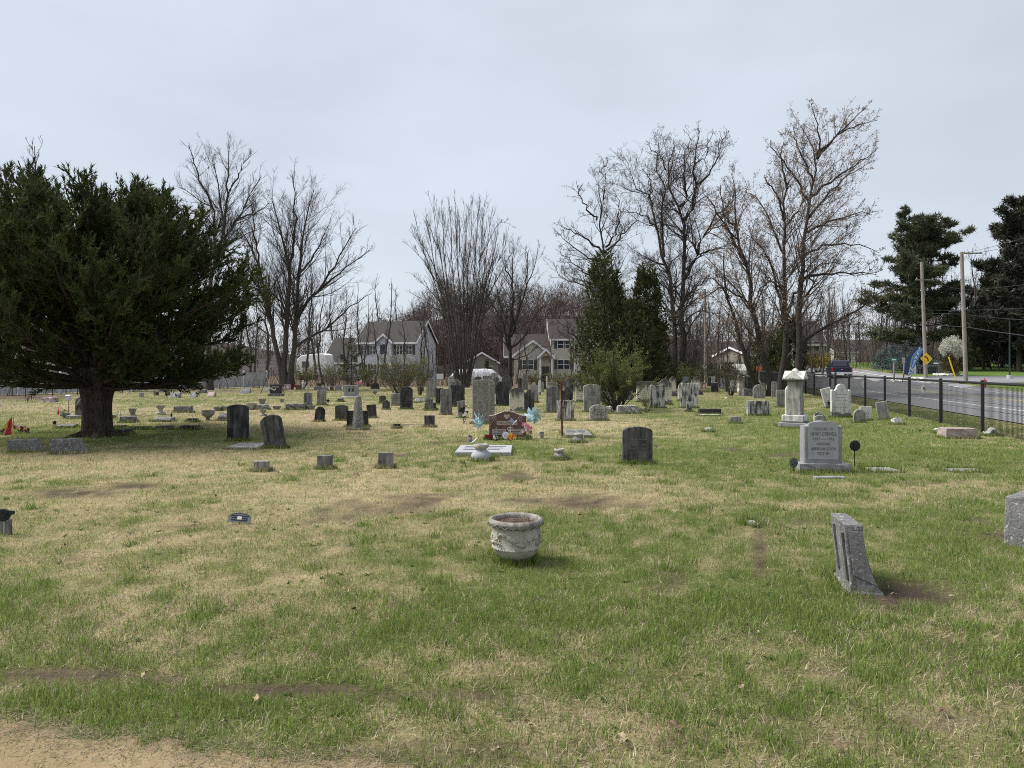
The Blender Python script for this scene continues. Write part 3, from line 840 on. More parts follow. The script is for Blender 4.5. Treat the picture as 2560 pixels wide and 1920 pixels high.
# --- low blocks
B = [
 (2,68,345,722,800,'rockgrey','long low rock faced grey marker beside a bowl planter',dict(depth_m=.35,amp=.03)),
 (2,785,865,645,692,'dark','small dark hump shaped marker between two pale tablets',dict(amp=.02)),
 (2,1995,2145,705,805,'black','black lower tier of the two tier block before the pale round topped tablet',dict(depth_m=.4,amp=.004,name='block_marker')),
 (3,352,452,652,708,'greydark','grey upper block resting on a black block',dict(depth_m=.25,d=26.67,amp=.004)),
 (1,455,690,752,840,'rockgrey','rock faced grey blue marker near the white pedestal urn',dict(amp=.02)),
 (1,1105,1240,752,812,'greydark','low grey marker behind the tall black streaked tablet',dict()),
 (1,1065,1225,848,955,'greydark','slanted grey marker with pale streaks next to the tall black tablet',dict(slant=.4)),
 (1,630,760,922,972,'dark','low dark rounded marker near the footed bowl planter',dict(amp=.02)),
 (1,145,430,902,965,'rockgrey','wide low slanted marker with a pale border beyond the yew shade',dict(slant=.5)),
 (1,1600,1755,730,802,'grey','rough rounded pale marker behind a toppled urn',dict(amp=.03)),
 (0,1640,1835,897,980,'rockgrey','rounded grey marker beside a small white statue',dict(amp=.025)),
 (0,760,1000,1002,1057,'rockgrey','low grey slanted marker with a round bronze disc behind it',dict(slant=.4)),
 (0,1560,1765,1072,1150,'dark','dark block marker in deep shade close to the yew trunk',dict()),
 (0,1560,1685,1020,1072,'dark','dark small marker just behind the shaded block at the yew trunk',dict()),
 (0,1770,2000,1035,1077,'black','first black low marker of the row in the yew shade counted from the trunk',dict()),
 (1,190,400,1030,1080,'black','second black low marker of the row in the yew shade counted from the trunk',dict()),
 (1,540,770,1025,1080,'black','third black low marker of the row in the yew shade counted from the trunk',dict()),
 (4,1340,1650,745,857,'spotted','long low rounded stone at the foot of the leafy shrub',dict(amp=.03,top_in=.10)),
 (4,1195,1282,758,852,'spotted','low dark lump of stone behind the spotted round stone',dict(amp=.03)),
 (5,825,1132,790,872,'blackgranite','dark brown low oblong stone on a pale strip of footing',dict(amp=.003,depth_m=.28)),
 (5,840,1130,868,888,'white','pale strip of footing under the dark brown oblong stone',dict(amp=.004,depth_m=.34)),
 (3,245,330,490,520,'greydark','dim low stone in the brush near the green budding shrub',dict(d=47)),
]
for (c,u0,u1,vt,vb,mm,lab,opt) in B: block(c,u0,u1,vt,vb,mm,lab,**opt)

# broken white pieces
for (c,u0,u1,vt,vb,lab,ln) in [(2,1865,1935,637,700,'broken white marble lump next to the two tier block',10),(2,1935,2010,645,690,'flat broken white marble piece next to the marble lump',-8),
   (5,890,995,1050,1102,'white broken marble chunk lying tilted in open green grass',-14),(6,1840,1965,912,1002,'white thick broken corner of marble near the leaning worn slab',-10),
   (7,985,1115,1050,1122,'white broken marble chunk near the pinkish slant block',-14),(5,1175,1215,625,642,'tiny white chip of marble lying on the grass',0)]:
    p, w, h = place(c, u0, u1, vt, vb)
    o = link('marble_fragment', rough_block(w, .16, h, random.Random(u0), 3, .012, .03), M['white'], None, p, (math.radians(-12), math.radians(ln), math.radians(8)))
    tag(o, lab, 'stone', 'broken marble fragments'); RINGS.append((p.x, p.y, w / 2, .1, 0))
p, w, h = place(7, 1660, 1870, 1045, 1160)
o = link('broken_stone', tablet_mesh('ghost', w, h, .16, random.Random(4), .02), M['grey'], None, p, (math.radians(14), 0, math.radians(-8)))
tag(o, 'thick broken grey scroll top leaning in the grass at the fence', 'gravestone', GRP); RINGS.append((p.x, p.y, w / 2, .1, 0))
block(7,1150,1590,1062,1202,'pinkgranite','pinkish rough faced block with pale top close to the fence',depth_m=.40,yaw=-4,amp=.012,n=5)

# slant markers by the wood edge
slant(1,405,540,562,632,'granite','greencut','white grey slant marker with an arched dark panel, farthest toward the yew',yaw=-14)
slant(1,670,780,562,627,'granite','greencut','white grey slant marker standing between the panelled one and the pink one',yaw=-14)
slant(1,918,1030,553,622,'pinkgranite','redpale','small pink slant marker near the wood edge',yaw=-14)
slant(1,1382,1515,505,567,'granite','greencut','wide pale slant marker in front of the white vinyl fence',yaw=-6)
slant(1,1705,1790,488,545,'granite','greencut','pale grey slant marker peeping out behind the black granite stone',yaw=-6)
block(1,800,900,512,567,'greydark','grey heart shaped marker against the brush',slant=.3,group='low grave markers on the lawn')

# far row in front of the wood
R_ = [(2,60,152,443,522,'lowseg','pinkgranite','small pinkish square headstone among flowers near the twin trunks',{}),
 (2,215,300,450,520,'lowseg','redgranite','brown headstone beside the white angel statue',{}),
 (2,470,580,475,527,'seg','rockgrey','rounded rough grey stone near a dark flower basket',{}),
 (2,577,668,470,527,'lobe','granite','pale grey serpentine stone near the stone bench',{}),
 (2,755,852,448,522,'serp','granite','pale grey serpentine stone behind the stone bench',{}),
 (2,872,972,455,530,'flat','granite','pale flat stone peeping out behind the figured grey granite stone',dict(d=46)),
 (2,1258,1372,423,510,'serp','blackgranite','polished dark green black stone at the edge of the brush',dict(base=(.12,1.1)))]
for (c,u0,u1,vt,vb,sh,mm,lab,opt) in R_: stone(c,u0,u1,vt,vb,sh,mm,lab,group='modern headstones along the wood edge',**opt)

def modern(c,u0,u1,vt,vb,bu0,bu1,bvb,shape,m,bm_,label,th=.2,yaw=0):
    """headstone on a wider base; returns root, width, height, base height, thickness"""
    p,w,h = place(c,u0,u1,vt,bvb)
    k = p.y/F/SCL; bh=(bvb-vb)*k; bw=(bu1-bu0)*k; off=((bu0+bu1)/2-(u0+u1)/2)*k
    p = p + Vector((0, th, 0))
    r = empty('headstone', p, math.radians(yaw), label, 'gravestone', 'modern headstones along the wood edge')
    link('tablet', tablet_mesh(shape,w,h-bh,th,random.Random(u0)), M[m], r, (0,0,bh))
    b = MB(); b.box(off-bw/2, off+bw/2, -th*.95, th*.95, -.1, bh-.0015); link('base', b.mesh('base',bevel=.012), M[bm_], r)
    RINGS.append((p.x,p.y,bw/2,th,0))
    return r,w,h,bh,th
r,w,h,bh,th = modern(1,1785,1945,448,576,1762,1965,610,'flat','blackgranite','greydark','polished black granite headstone with praying hands on a grey base')
lettering('BAILEY', .13, M['palecut'], r, (0,-th/2-.002,bh+(h-bh)*.74))
hm = MB(); hm.tube([(-w*.45,0,(h-bh)*.62),(-w*.2,0,(h-bh)*.42),(-w*.05,0,(h-bh)*.36)],[.05,.04,.03],6); hm.tube([(-w*.08,0,(h-bh)*.34),(w*.0,0,(h-bh)*.44),(w*.02,0,(h-bh)*.60)],[.05,.04,.02],6)
hm.build('carving', M['palecut'], r, (0,-th/2+.015,bh))
r,w,h,bh,th = modern(2,880,1072,465,612,850,1085,630,'flat','granite','white','grey granite headstone with two dark carved figures on a white base')
for kx in (-.14,.14):
    q=MB(); q.tube([(kx*w,0,(h-bh)*.42),(kx*w*.9,0,(h-bh)*.66),(kx*w*1.1,0,(h-bh)*.82)],[.05,.065,.03],6); q.ball((kx*w*1.15,0,(h-bh)*.9),.05); q.build('carving',M['blackgranite'],r,(0,-th/2+.03,bh))
lettering('HEBERLE', .11, M['palecut'], r, (0,-th/2-.002,bh+(h-bh)*.3))
# teardrop stone half behind the yew trunk
r,w,h,bh,th = modern(0,1000,1400,612,878,905,1480,922,'heart','greydark','granite','dark grey heart topped headstone with round black inset half behind the yew trunk',th=.24)
q=MB(); q.lathe([(.30*w,0),(.30*w,.012)],28); q.build('inset',M['blackgranite'],r,(-.02*w,-th/2+.003,bh+(h-bh)*.5),(math.radians(90),0,0))
lettering('NOIL', .14, M['palecut'], r, (-.10*w,-th/2-.012,bh+(h-bh)*.55))
q=MB(); q.lathe([(.07,0),(.07,.012)],18); e=q.build('emblem',M['palecut'],r,(-.06*w,-th/2-.008,bh+(h-bh)*.28),(math.radians(90),0,0))
# carved angel arm sweeping over the inset
q=MB(); q.tube([(-.46*w,0,.12),(-.40*w,-.02,(h-bh)*.5),(-.25*w,-.03,(h-bh)*.82),(.05*w,-.02,(h-bh)*.84)],[.05,.06,.05,.03],7); q.build('carving',M['greydark'],r,(0,-th/2+.01,bh))

# ---------------------------------------------------------------- dedication stone
p,w,h = place(6,640,1165,962,1640)
p = G(1900+905/SCL, 1020+1195/7.37)
dd = p.y; k = dd/F/7.37
w = (1260-555)*k; H0 = W(2060,1020+252/7.37,dd).z; bw=(1380-440)*k; bh = .135
r = empty('headstone', p+Vector((0,.16,0)), math.radians(-2), 'light grey granite dedication stone with curved top and engraved pale panel', 'gravestone', 'modern headstones on the lawn')
b = MB(); b.box(-bw/2,bw/2,-.17,.17,-.1,bh-.0015); link('base', rough_block(bw,.36,bh-.002,random.Random(3),6,.008,.0), M['granite'], r)
th=.19; hh=H0-bh
link('tablet', tablet_mesh('serp',w,hh,th,random.Random(9),.02), M['granite'], r, (0,0,bh))
pw=(1200-652)*k; pz0=(1100-1025)*k; pz1=(1100-375)*k
pan=[(-pw/2,pz0),(pw/2,pz0),(pw/2,pz1)]+[(pw/2*math.cos(a),pz1+.045*math.sin(a)) for a in [math.pi*i/10 for i in range(1,10)]]+[(-pw/2,pz1)]
q=MB(); q.prism(pan,-.003,.01); q.build('panel',M['panel'],r,(0,-th/2-.001,bh))
for txt,vv,sz in (('DEDICATED TO',466,.052),('HENRY CORNELL',556,.066),('1897 ---- 1918',650,.052),('NAMESAKE',742,.052),('AMERICAN LEGION',832,.056),('POST 234',920,.054)):
    me=text_mesh(txt,sz,extrude=.0012,spacing=1.08)
    wid=max(v.co.x for v in me.vertices)-min(v.co.x for v in me.vertices)
    want={'DEDICATED TO':350,'HENRY CORNELL':470,'1897 ---- 1918':375,'NAMESAKE':252,'AMERICAN LEGION':448,'POST 234':220}[txt]*k
    o=link('lettering',me,M['rawcut'],r,(0,-th/2-.0045,bh+(1100-vv)*k),(math.radians(90),0,0)); o.scale=(want/wid,1.15,1)
RINGS.append((p.x,p.y+.16,bw/2,.17,0))
p2=G(2073,1196); q=MB(); q.box(-.22,.22,-.05,.05,-.08,.03); o=q.build('footing_slab',M['granite'],None,p2,(0,0,.02),bevel=.01); tag(o,'narrow pale stone slab at the foot of the dedication stone','slab','flush stone slabs in the grass')
EXCL.append((p2.x,p2.y,.23,.06))

# ---------------------------------------------------------------- red granite stone
p = G(1269, 1098); k = p.y/F/SCL
w=(1745-1232)*k; hh=(1190-842)*k; th=.16
r = empty('headstone', p+Vector((0,.1,0)), 0, 'red brown granite headstone with serpentine top, carved heart and name panel', 'gravestone', 'modern headstones on the lawn')
b = MB(); b.box(-w*.56,w*.56,-.15,.15,-.1,.048); link('base',b.mesh('base',bevel=.01),M['redgranite'],r)
link('tablet',tablet_mesh('serp',w,hh,th,random.Random(2)),M['redgranite'],r,(0,0,.05))
# pale rough top edge
topc=[(x,hh-.13*w+.13*w*.5*(1+math.cos(math.pi*x/(w/2*.95)))) for x in np.linspace(-w/2*.99,w/2*.99,15)]
q=MB()
for i in range(14):
    (xa,za),(xb,zb)=topc[i],topc[i+1]
    q.add([(xa,-th/2,za),(xb,-th/2,zb),(xb,th/2,zb),(xa,th/2,za),(xa,-th/2,za+.018),(xb,-th/2,zb+.018),(xb,th/2,zb+.018),(xa,th/2,za+.018)],[(3,2,1,0),(4,5,6,7),(0,1,5,4),(1,2,6,5),(2,3,7,6),(3,0,4,7)])
q.build('top_edge',M['pinkgranite'],r,(0,0,.05),jitter=.004)
def rp(u,v): return ((u-1488)*k, -th/2-.002, .05+(1190-v)*k)
q=MB(); a=rp(1338,1028); b_=rp(1622,970); q.box(a[0],b_[0],-.002,.002,a[2],b_[2]); q.build('name_panel',M['redpale'],r,(0,-th/2,0))
me=text_mesh('SANDERS',.085,extrude=.001,spacing=1.05); wid=max(v.co.x for v in me.vertices)-min(v.co.x for v in me.vertices)
a=rp(1475,999); o=link('lettering',me,M['rawcut'],r,(a[0],-th/2-.004,a[2]),(math.radians(90),0,0)); o.scale=((1600-1350)*k/wid,1.1,1)
for (ua,ub,va,vb_) in ((1272,1465,1160,1082),(1500,1700,1160,1078)):
    a=rp(ua,va); b_=rp(ub,vb_); q=MB(); q.box(a[0],b_[0],-.002,.002,a[2],b_[2]); pn=q.build('name_panel',M['redpale'],r,(0,-th/2,0))
    q=MB()
    for kk in range(3):
        zz=b_[2]-.03-.035*kk; q.box(a[0]+.04,b_[0]-.04-.03*kk,-.004,-.002,zz,zz+.012)
    link('carving',q.mesh('carving'),M['rawcut'],pn)
ht=[]
for i in range(24):
    t=2*math.pi*i/24; ht.append((.0042*16*math.sin(t)**3*1.0,.0042*(13*math.cos(t)-5*math.cos(2*t)-2*math.cos(3*t)-math.cos(4*t))))
a=rp(1476,908); q=MB(); q.prism(ht[::-1],-.002,.003); q.build('carved_heart',M['redpale'],r,(a[0],-th/2,a[2]))
for uu,sg in ((1300,1),(1660,-1)):
    q=MB()
    for i in range(14):
        t=i*0.9; rr=.012+.0035*i
        q.ball((rr*math.cos(t)*1.3,0,rr*math.sin(t)),.008 if i%3 else .012,6)
    for j in range(7): q.ball((sg*(-.02-.012*j),0,-.06-.018*j+.006*(j%2)),.008,6)
    a=rp(uu,930); q.build('carved_rose',M['redpale'],r,(a[0],-th/2,a[2]))
RINGS.append((p.x,p.y+.1,w*.56,.15,0)); RINGS.append((p.x,p.y+.1,w*.56,.22,0))

# ---------------------------------------------------------------- pillar monument (hooded cap) and the white slab behind it
p = G(1900+560/SCL, 880+1055/SCL); k = p.y/F/SCL
r = empty('pillar_monument', p+Vector((.02,.40,0)), math.radians(-36), 'tall white marble pillar monument with gabled hood cap on a square base', 'monument', 'stone monuments')
def zz(v): return (1055-v)*k
q=MB(); q.box(-.36,.36,-.36,.36,-.1,zz(985)); q.build('plinth',M['granite'],r,bevel=.012)
q=MB(); q.box(-.285,.285,-.285,.285,zz(985)+.0015,zz(880)); q.build('base',M['white'],r,bevel=.014)
q=MB(); q.box(-.19,.19,-.19,.19,zz(880)+.0015,zz(400),.86,.86); q.build('shaft',M['grey'],r,bevel=.012)
q=MB()
z0,z1,z2=zz(408),zz(386),zz(262)
q.box(-.205,.205,-.205,.205,z0,z1,1.28,1.28)
for rot in (0,1):
    pr=[(-.27,z1),(.27,z1),(0,z2)]
    if rot: q.add([(y,x,z) for x,z in pr for y in (-.275,.275)],[(0,2,4),(5,3,1),(0,1,3,2),(2,3,5,4),(4,5,1,0)])
    else: q.add([(x,y,z) for x,z in pr for y in (-.275,.275)],[(4,2,0),(1,3,5),(2,3,1,0),(4,5,3,2),(0,1,5,4)])
q.build('hood_cap',M['white'],r,jitter=.004)
q=MB(); q.lathe([(.12,z2-.12),(.115,z2-.05),(.09,z2+.0),(.055,z2+.05),(.01,z2+.07)],8); q.build('finial',M['white'],r)
RINGS.append((p.x,p.y+.4,.38,.38,0))
stone(6,352,500,462,930,'broken','white','white broken topped slab standing close behind the pillar monument',lean=0,yaw=-12,d=21.5,th=.12)

# ---------------------------------------------------------------- small obelisk
p = G(700+1060/SCL, 880+1080/SCL); k=p.y/F/SCL
r = empty('obelisk', p+Vector((0,.17,0)), math.radians(38), 'small lichen spotted grey obelisk on a square step before a wide black tablet', 'monument', 'stone monuments')
q=MB(); q.box(-.165,.165,-.165,.165,-.1,.05); q.build('step',M['grey'],r,bevel=.008)
H_=(1055-600)*k
q=MB(); q.box(-.115,.115,-.115,.115,.0515,H_,.52,.52); q.box(-.0595,.0595,-.0595,.0595,H_,H_+.05,.15,.15); q.build('shaft',M['lichen'],r,jitter=.002)
RINGS.append((p.x,p.y+.17,.2,.2,0))

# rock-faced dark monument by the trees
p,w,h = place(5,1430,1572,345,655,d=40)
r = empty('headstone', p, 0, 'dark rock faced headstone with pale top edge on a rough base by the trees', 'gravestone', GRP)
link('tablet', rough_block(w,.35,h-.42,random.Random(5),6,.03,.05), M['dark'], r, (0,0,.42))
link('base', rough_block(w*1.25,.6,.42,random.Random(6),5,.03,.02), M['rockgrey'], r)
q=MB(); q.prism([(-w*.5,h),(w*.5,h),(w*.42,h+.07),(0,h+.10),(-w*.42,h+.07)],-.15,.15); q.build('top_edge',M['grey'],r,jitter=.006)

# ---------------------------------------------------------------- rough wedge markers near the yew (seen from behind)
def wedge(u0,u1,ut,vt,vb,label):
    p,w,h=place(0,u0,u1,vt,vb); k=p.y/F/SCL
    top=(ut-u0)*k
    bm=bmesh.new()
    prof=[(0,0),(w,0),(top,h),(0.01,h*.96)]
    b=MB(); b.prism([(x-w/2,z if z else -.1) for x,z in prof],0,.20)
    me=b.mesh('wedge'); bm.free(); bm=bmesh.new(); bm.from_mesh(me)
    bmesh.ops.subdivide_edges(bm,edges=bm.edges[:],cuts=4,use_grid_fill=True)
    rr=random.Random(u0)
    for v in bm.verts: v.co+=Vector((rr.uniform(-1,1),rr.uniform(-1,1),rr.uniform(-1,1)))*.009
    bm.to_mesh(me); bm.free()
    o=link('wedge_marker',me,M['rockgrey'],None,p,(0,0,math.radians(6)))
    RINGS.append((p.x,p.y+.18,w/2,.2,0))
    return tag(o,label,'gravestone','rough wedge markers at the edge of the yew shade')
wedge(105,560,462,1217,1388,'rough grey wedge shaped marker with a flag holder ring behind it')
wedge(690,1158,1042,1205,1412,'rough grey wedge shaped marker standing nearer to the yew trunk')

# ---------------------------------------------------------------- near slant markers
def near_marker():
    """thick worn marker seen end-on, leaning back, its long side running away from the viewer"""
    s=4.096
    p=G(2020+600/s,1220+1098/s); k=p.y/F/s
    r=empty('slant_marker',p,math.radians(-14),'weathered grey slant marker leaning over with bare soil at its foot','gravestone','slant markers near the dirt track')
    # cross-section across the view (x,z): narrow top, curved flared back
    prof=[(.04,-.1),(.045,.10),(.015,.33),(0,.485),(.122,.485),(.128,.40),(.148,.28),(.19,.14),(.245,.02),(.25,-.1)]
    prof=[(x-.15,z) for x,z in prof]
    q=MB(); q.prism(prof,0,.52)
    me=q.mesh('stone',bevel=.010,seg=2)
    link('stone',me,M['rockgrey'],r,(0,0,0),(math.radians(-2),math.radians(1),0))
    q=MB(); q.box(-.125,.115,-.012,.50,-.12,.018); q.build('footing',M['rockgrey'],r,bevel=.01,jitter=.006)
    q=MB(); q.prism([(x*.74-.005,z*.80+.055) for x,z in prof[1:9]],-.006,.004); q.build('end_panel',M['rockgrey'],r)
    q=MB()
    for (y0,y1) in ((.05,.09),(.36,.40)): MB().prism([(-.118,.08),(-.10,.10),(-.14,.42),(-.158,.42)],y0,y1).build('side_moulding',M['greydark'],r)
    RINGS.append((p.x,p.y+.25,.11,.26,math.radians(-14)))
near_marker()
def edge_marker():
    s=4.096
    p=G(2628,1384); k=p.y/F/s
    r=empty('slant_marker',p,math.radians(38),'light grey granite slant marker with a recessed rough panel','gravestone','slant markers near the dirt track')
    w=.62; h=.44; d0=.36
    prof=[(0,-.1),(0,.06),(.22,h),(.36,h),(.36,-.1)]
    v=[(0,y,z) for y,z in prof]+[(w,y,z) for y,z in prof]
    v=[(x+(.055*max(z,0)/h if x==0 else -.055*max(z,0)/h),y,z) for x,y,z in v]
    f=[(0,1,2,3,4),(9,8,7,6,5)]+[(i,i+5,(i+1)%5+5,(i+1)%5) for i in range(5)]
    MB().add(v,f).build('stone',M['rockgrey'],r,bevel=.012)
    a=math.atan2(h-.06,.22); L_=math.hypot(h-.06,.22)
    q=MB(); q.box(-w*.36,w*.36,-L_*.38,L_*.38,.001,.005); q.build('panel',M['rockgrey'],r,(w/2,.11,(h+.06)/2),(a,0,0))
    RINGS.append((p.x+w/2,p.y+.18,w/2,.2,0))
edge_marker()

# ---------------------------------------------------------------- flat ledgers and flush slabs
def slab(px0,px1,py0,py1,hh,m,label,lines=False):
    a=G((px0+px1)/2,py1); b=G((px0+px1)/2,py0)
    k=(a.y+b.y)/2/F; w=(px1-px0)*k; d_=max(b.y-a.y,.12)
    r=empty('ledger_slab',Vector((a.x,(a.y+b.y)/2,hz(a.x,a.y))),RNG.uniform(-.03,.03),label,'slab','flush stone slabs in the grass')
    q=MB(); q.box(-w/2,w/2,-d_/2,d_/2,-.08,hh); q.build('slab',M[m],r,bevel=.008)
    if lines:
        q=MB()
        for j in range(3):
            y=d_*(.22-.22*j); q.box(-w*.38,-w*.02,y,y+d_*.07,hh,hh+.003); q.box(w*.06,w*(.38-.05*j),y,y+d_*.07,hh,hh+.003)
        q.build('lettering_rows',M['rawcut'],r)
    EXCL.append((a.x,(a.y+b.y)/2,w/2+.01,d_/2+.01))
    RINGS.append((a.x,(a.y+b.y)/2,w/2,d_/2,0))
slab(1000+780/SCL,1000+1530/SCL,880+1335/SCL,880+1440/SCL,.075,'panel','white marble ledger slab with dark lettering behind the fluted urn base',True)
slab(350+1165/SCL,350+1600/SCL,880+1283/SCL,880+1352/SCL,.05,'spotted','flat speckled grey ledger slab in front of the two dark tablets')
slab(1300+645/SCL,1300+1003/SCL,880+1105/SCL,880+1190/SCL,.07,'lichen','small lichen covered ledger slab behind a squat stone urn',True)
slab(2186,2258,1171,1181,.02,'grey','thin flush stone slab in the grass beside the dedication stone')
slab(2377,2470,1173,1181,.02,'lichen','thin flush stone slab in the grass farther along from the dedication stone')
slab(1876,1902,1304,1316,.02,'grey','tiny grey flush stone at the head of a bare soil strip')
# ------------------------------------------------------------------ urns, planters, markers and grave gifts
def mod_lathe(prof, n, mod):
    """lathe with an angular radius change mod(j, angle)"""
    v = []; f = []
    for j, (r, z) in enumerate(prof):
        for i in range(n):
            a = 2 * math.pi * i / n; rr = r * mod(j, a)
            v.append((rr * math.cos(a), rr * math.sin(a), z))
    for j in range(len(prof) - 1):
        for i in range(n):
            k = (i + 1) % n
            f.append((j * n + i, j * n + k, (j + 1) * n + k, (j + 1) * n + i))
    f.append(tuple(range(n))[::-1]); f.append(tuple(range((len(prof) - 1) * n, len(prof) * n)))
    return MB().add(v, f)

def garland_planter():
    p = G(1290, 1411) + Vector((0, .09, 0))
    r = empty('planter', p, 0.3, 'pale cast stone planter with leaf garland relief and beaded band, filled with dry soil', 'planter', 'stone planters and urns')
    body = [(.085, -.06), (.09, .0), (.095, .015), (.125, .035), (.158, .065), (.178, .095), (.190, .118), (.196, .130), (.190, .138), (.192, .20), (.196, .25), (.192, .285), (.186, .30), (.19, .31)]
    mod_lathe(body, 64, lambda j, a: 1.0).build('bowl', M['concrete'], r, smooth_shade=True)
    rim = [(.19, .296), (.212, .302), (.226, .318), (.230, .338), (.222, .356), (.205, .364), (.192, .360), (.183, .345), (.180, .32)]
    rm = mod_lathe(rim, 64, lambda j, a: 1.0)
    ro = rm.build('rim', M['rim'], r, smooth_shade=True)
    for i in range(22):                                    # running scroll round the rim
        a0 = 2 * math.pi * i / 22
        pts = []
        for t in range(9):
            g = t * 0.75; q = .004 + .0024 * t
            aa = a0 + q * math.cos(g) / .228; zz_ = .330 + q * math.sin(g)
            rr = .2305
            pts.append((rr * math.cos(aa), rr * math.sin(aa), zz_))
        MB().tube(pts, .0035, 5).build('scroll_relief', M['rim'], ro)
    bd = MB()
    for i in range(58):
        a = 2 * math.pi * i / 58; bd.ball((.193 * math.cos(a), .193 * math.sin(a), .128), .0085, 6)
    bd.build('beaded_band', M['concrete'], r)
    rr = random.Random(8)
    for i in range(26):                                    # vine leaves, each a raised leaf with a midrib
        a = 2 * math.pi * i / 26 + rr.uniform(-.05, .05); z = rr.uniform(.165, .265)
        lf = MB(); L_ = rr.uniform(.036, .052); w_ = L_ * rr.uniform(.45, .65)
        lobes = [(0, -L_), (w_ * .7, -L_ * .6), (w_ * .5, -L_ * .25), (w_, .05 * L_), (w_ * .55, L_ * .3), (w_ * .45, L_ * .75), (0, L_), (-w_ * .45, L_ * .75), (-w_ * .55, L_ * .3), (-w_, .05 * L_), (-w_ * .5, -L_ * .25), (-w_ * .7, -L_ * .6)]
        v = [(x, 0.004, y) for x, y in lobes] + [(x * .55, -.008 - .004 * rr.random(), y * .6) for x, y in lobes] + [(0, -.013, 0)]
        n = len(lobes)
        f = [(k, (k + 1) % n, (k + 1) % n + n, k + n) for k in range(n)] + [(k + n, (k + 1) % n + n, 2 * n) for k in range(n)]
        lf.add(v, f)
        tw = rr.uniform(-1.9, 1.9)
        o = lf.build('leaf_relief', M['concrete'], r)
        o.rotation_mode = 'XYZ'
        o.matrix_local = Matrix.Translation((.196 * math.cos(a), .196 * math.sin(a), z)) @ Matrix.Rotation(a + math.pi / 2, 4, 'Z') @ Matrix.Rotation(tw, 4, 'Y')
    gp = MB()
    for i in range(70):
        c0 = 2 * math.pi * (i % 9) / 9 + .2
        gp.ball((.197 * math.cos(c0 + rr.gauss(0, .08)), .197 * math.sin(c0 + rr.gauss(0, .08)), .20 + rr.gauss(0, .028)), rr.uniform(.006, .010), 6)
    gp.build('fruit_relief', M['concrete'], r)
    so = MB(); so.lathe([(.184, .318), (.10, .328), (.01, .330)], 24); so.build('soil', M['soil'], r, jitter=.004)
    tw = MB()
    for i in range(420):
        a = rr.uniform(0, 6.283); q = .178 * math.sqrt(rr.random()); h = rr.uniform(.015, .05)
        x, y = q * math.cos(a), q * math.sin(a); dx, dy = rr.uniform(-.02, .02), rr.uniform(-.02, .02)
        tw.add([(x - .0012, y, .322), (x + .0012, y, .322), (x + dx, y + dy, .322 + h)], [(0, 1, 2)])
    tw.build('dry_stalks', plain('dry reddish stalks', (0.19, 0.115, 0.085), 0.95, var=.4), r)
    RINGS.append((p.x, p.y, .08, .08, 0)); RINGS.append((p.x, p.y, .10, .10, 0))
garland_planter()

URN = [(.10, -.08), (.11, 0), (.146, .03), (.152, .062), (.143, .095), (.12, .13), (.086, .158), (.076, .168), (.082, .178), (.10, .186), (.104, .20), (.117, .206), (.119, .226), (.112, .246), (.09, .250), (.080, .240), (.074, .215)]
def urn(px, py, scale, label, tilt=(0, 0), m='concrete', flute=True):
    p = G(px, py) + Vector((0, .10 * scale, 0))
    r = empty('urn', p, RNG.uniform(0, 3), label, 'urn', 'stone planters and urns')
    r.rotation_euler = (tilt[0], tilt[1], 0)
    mod_lathe([(a * scale, z * scale) for a, z in URN[:8]], 60, lambda j, a: 1 + (.035 * abs(math.sin(9 * a)) if flute and 1 < j < 6 else 0)).build('bulb', M['panel' if flute else m], r, smooth_shade=True)
    mod_lathe([(a * scale, z * scale) for a, z in URN[7:]], 36, lambda j, a: 1).build('rim', M['concrete'], r, smooth_shade=True)
    q = MB()
    for i in range(6):
        a = 6.283 * i / 6
        q.ball((.15 * scale * math.cos(a), .15 * scale * math.sin(a), .02 * scale), .022 * scale, 7)
    q.build('foot_knobs', M['white'], r)
    RINGS.append((p.x, p.y, .13 * scale, .13 * scale, 0))
urn(1000 + 1118 / SCL, 880 + 1512 / SCL, 1.14, 'fluted white stone urn with thick rim standing before the white ledger slab')
urn(1300 + 552 / SCL, 880 + 1492 / SCL, .76, 'small squat stone urn with flat pale lid rim sunk in grass', (.05, -.05), 'lichen', False)
urn(1300 + 808 / SCL, 880 + 1260 / SCL, .82, 'squat lichen grey stone urn before the lichen covered ledger slab', (0, .03), 'lichen', False)

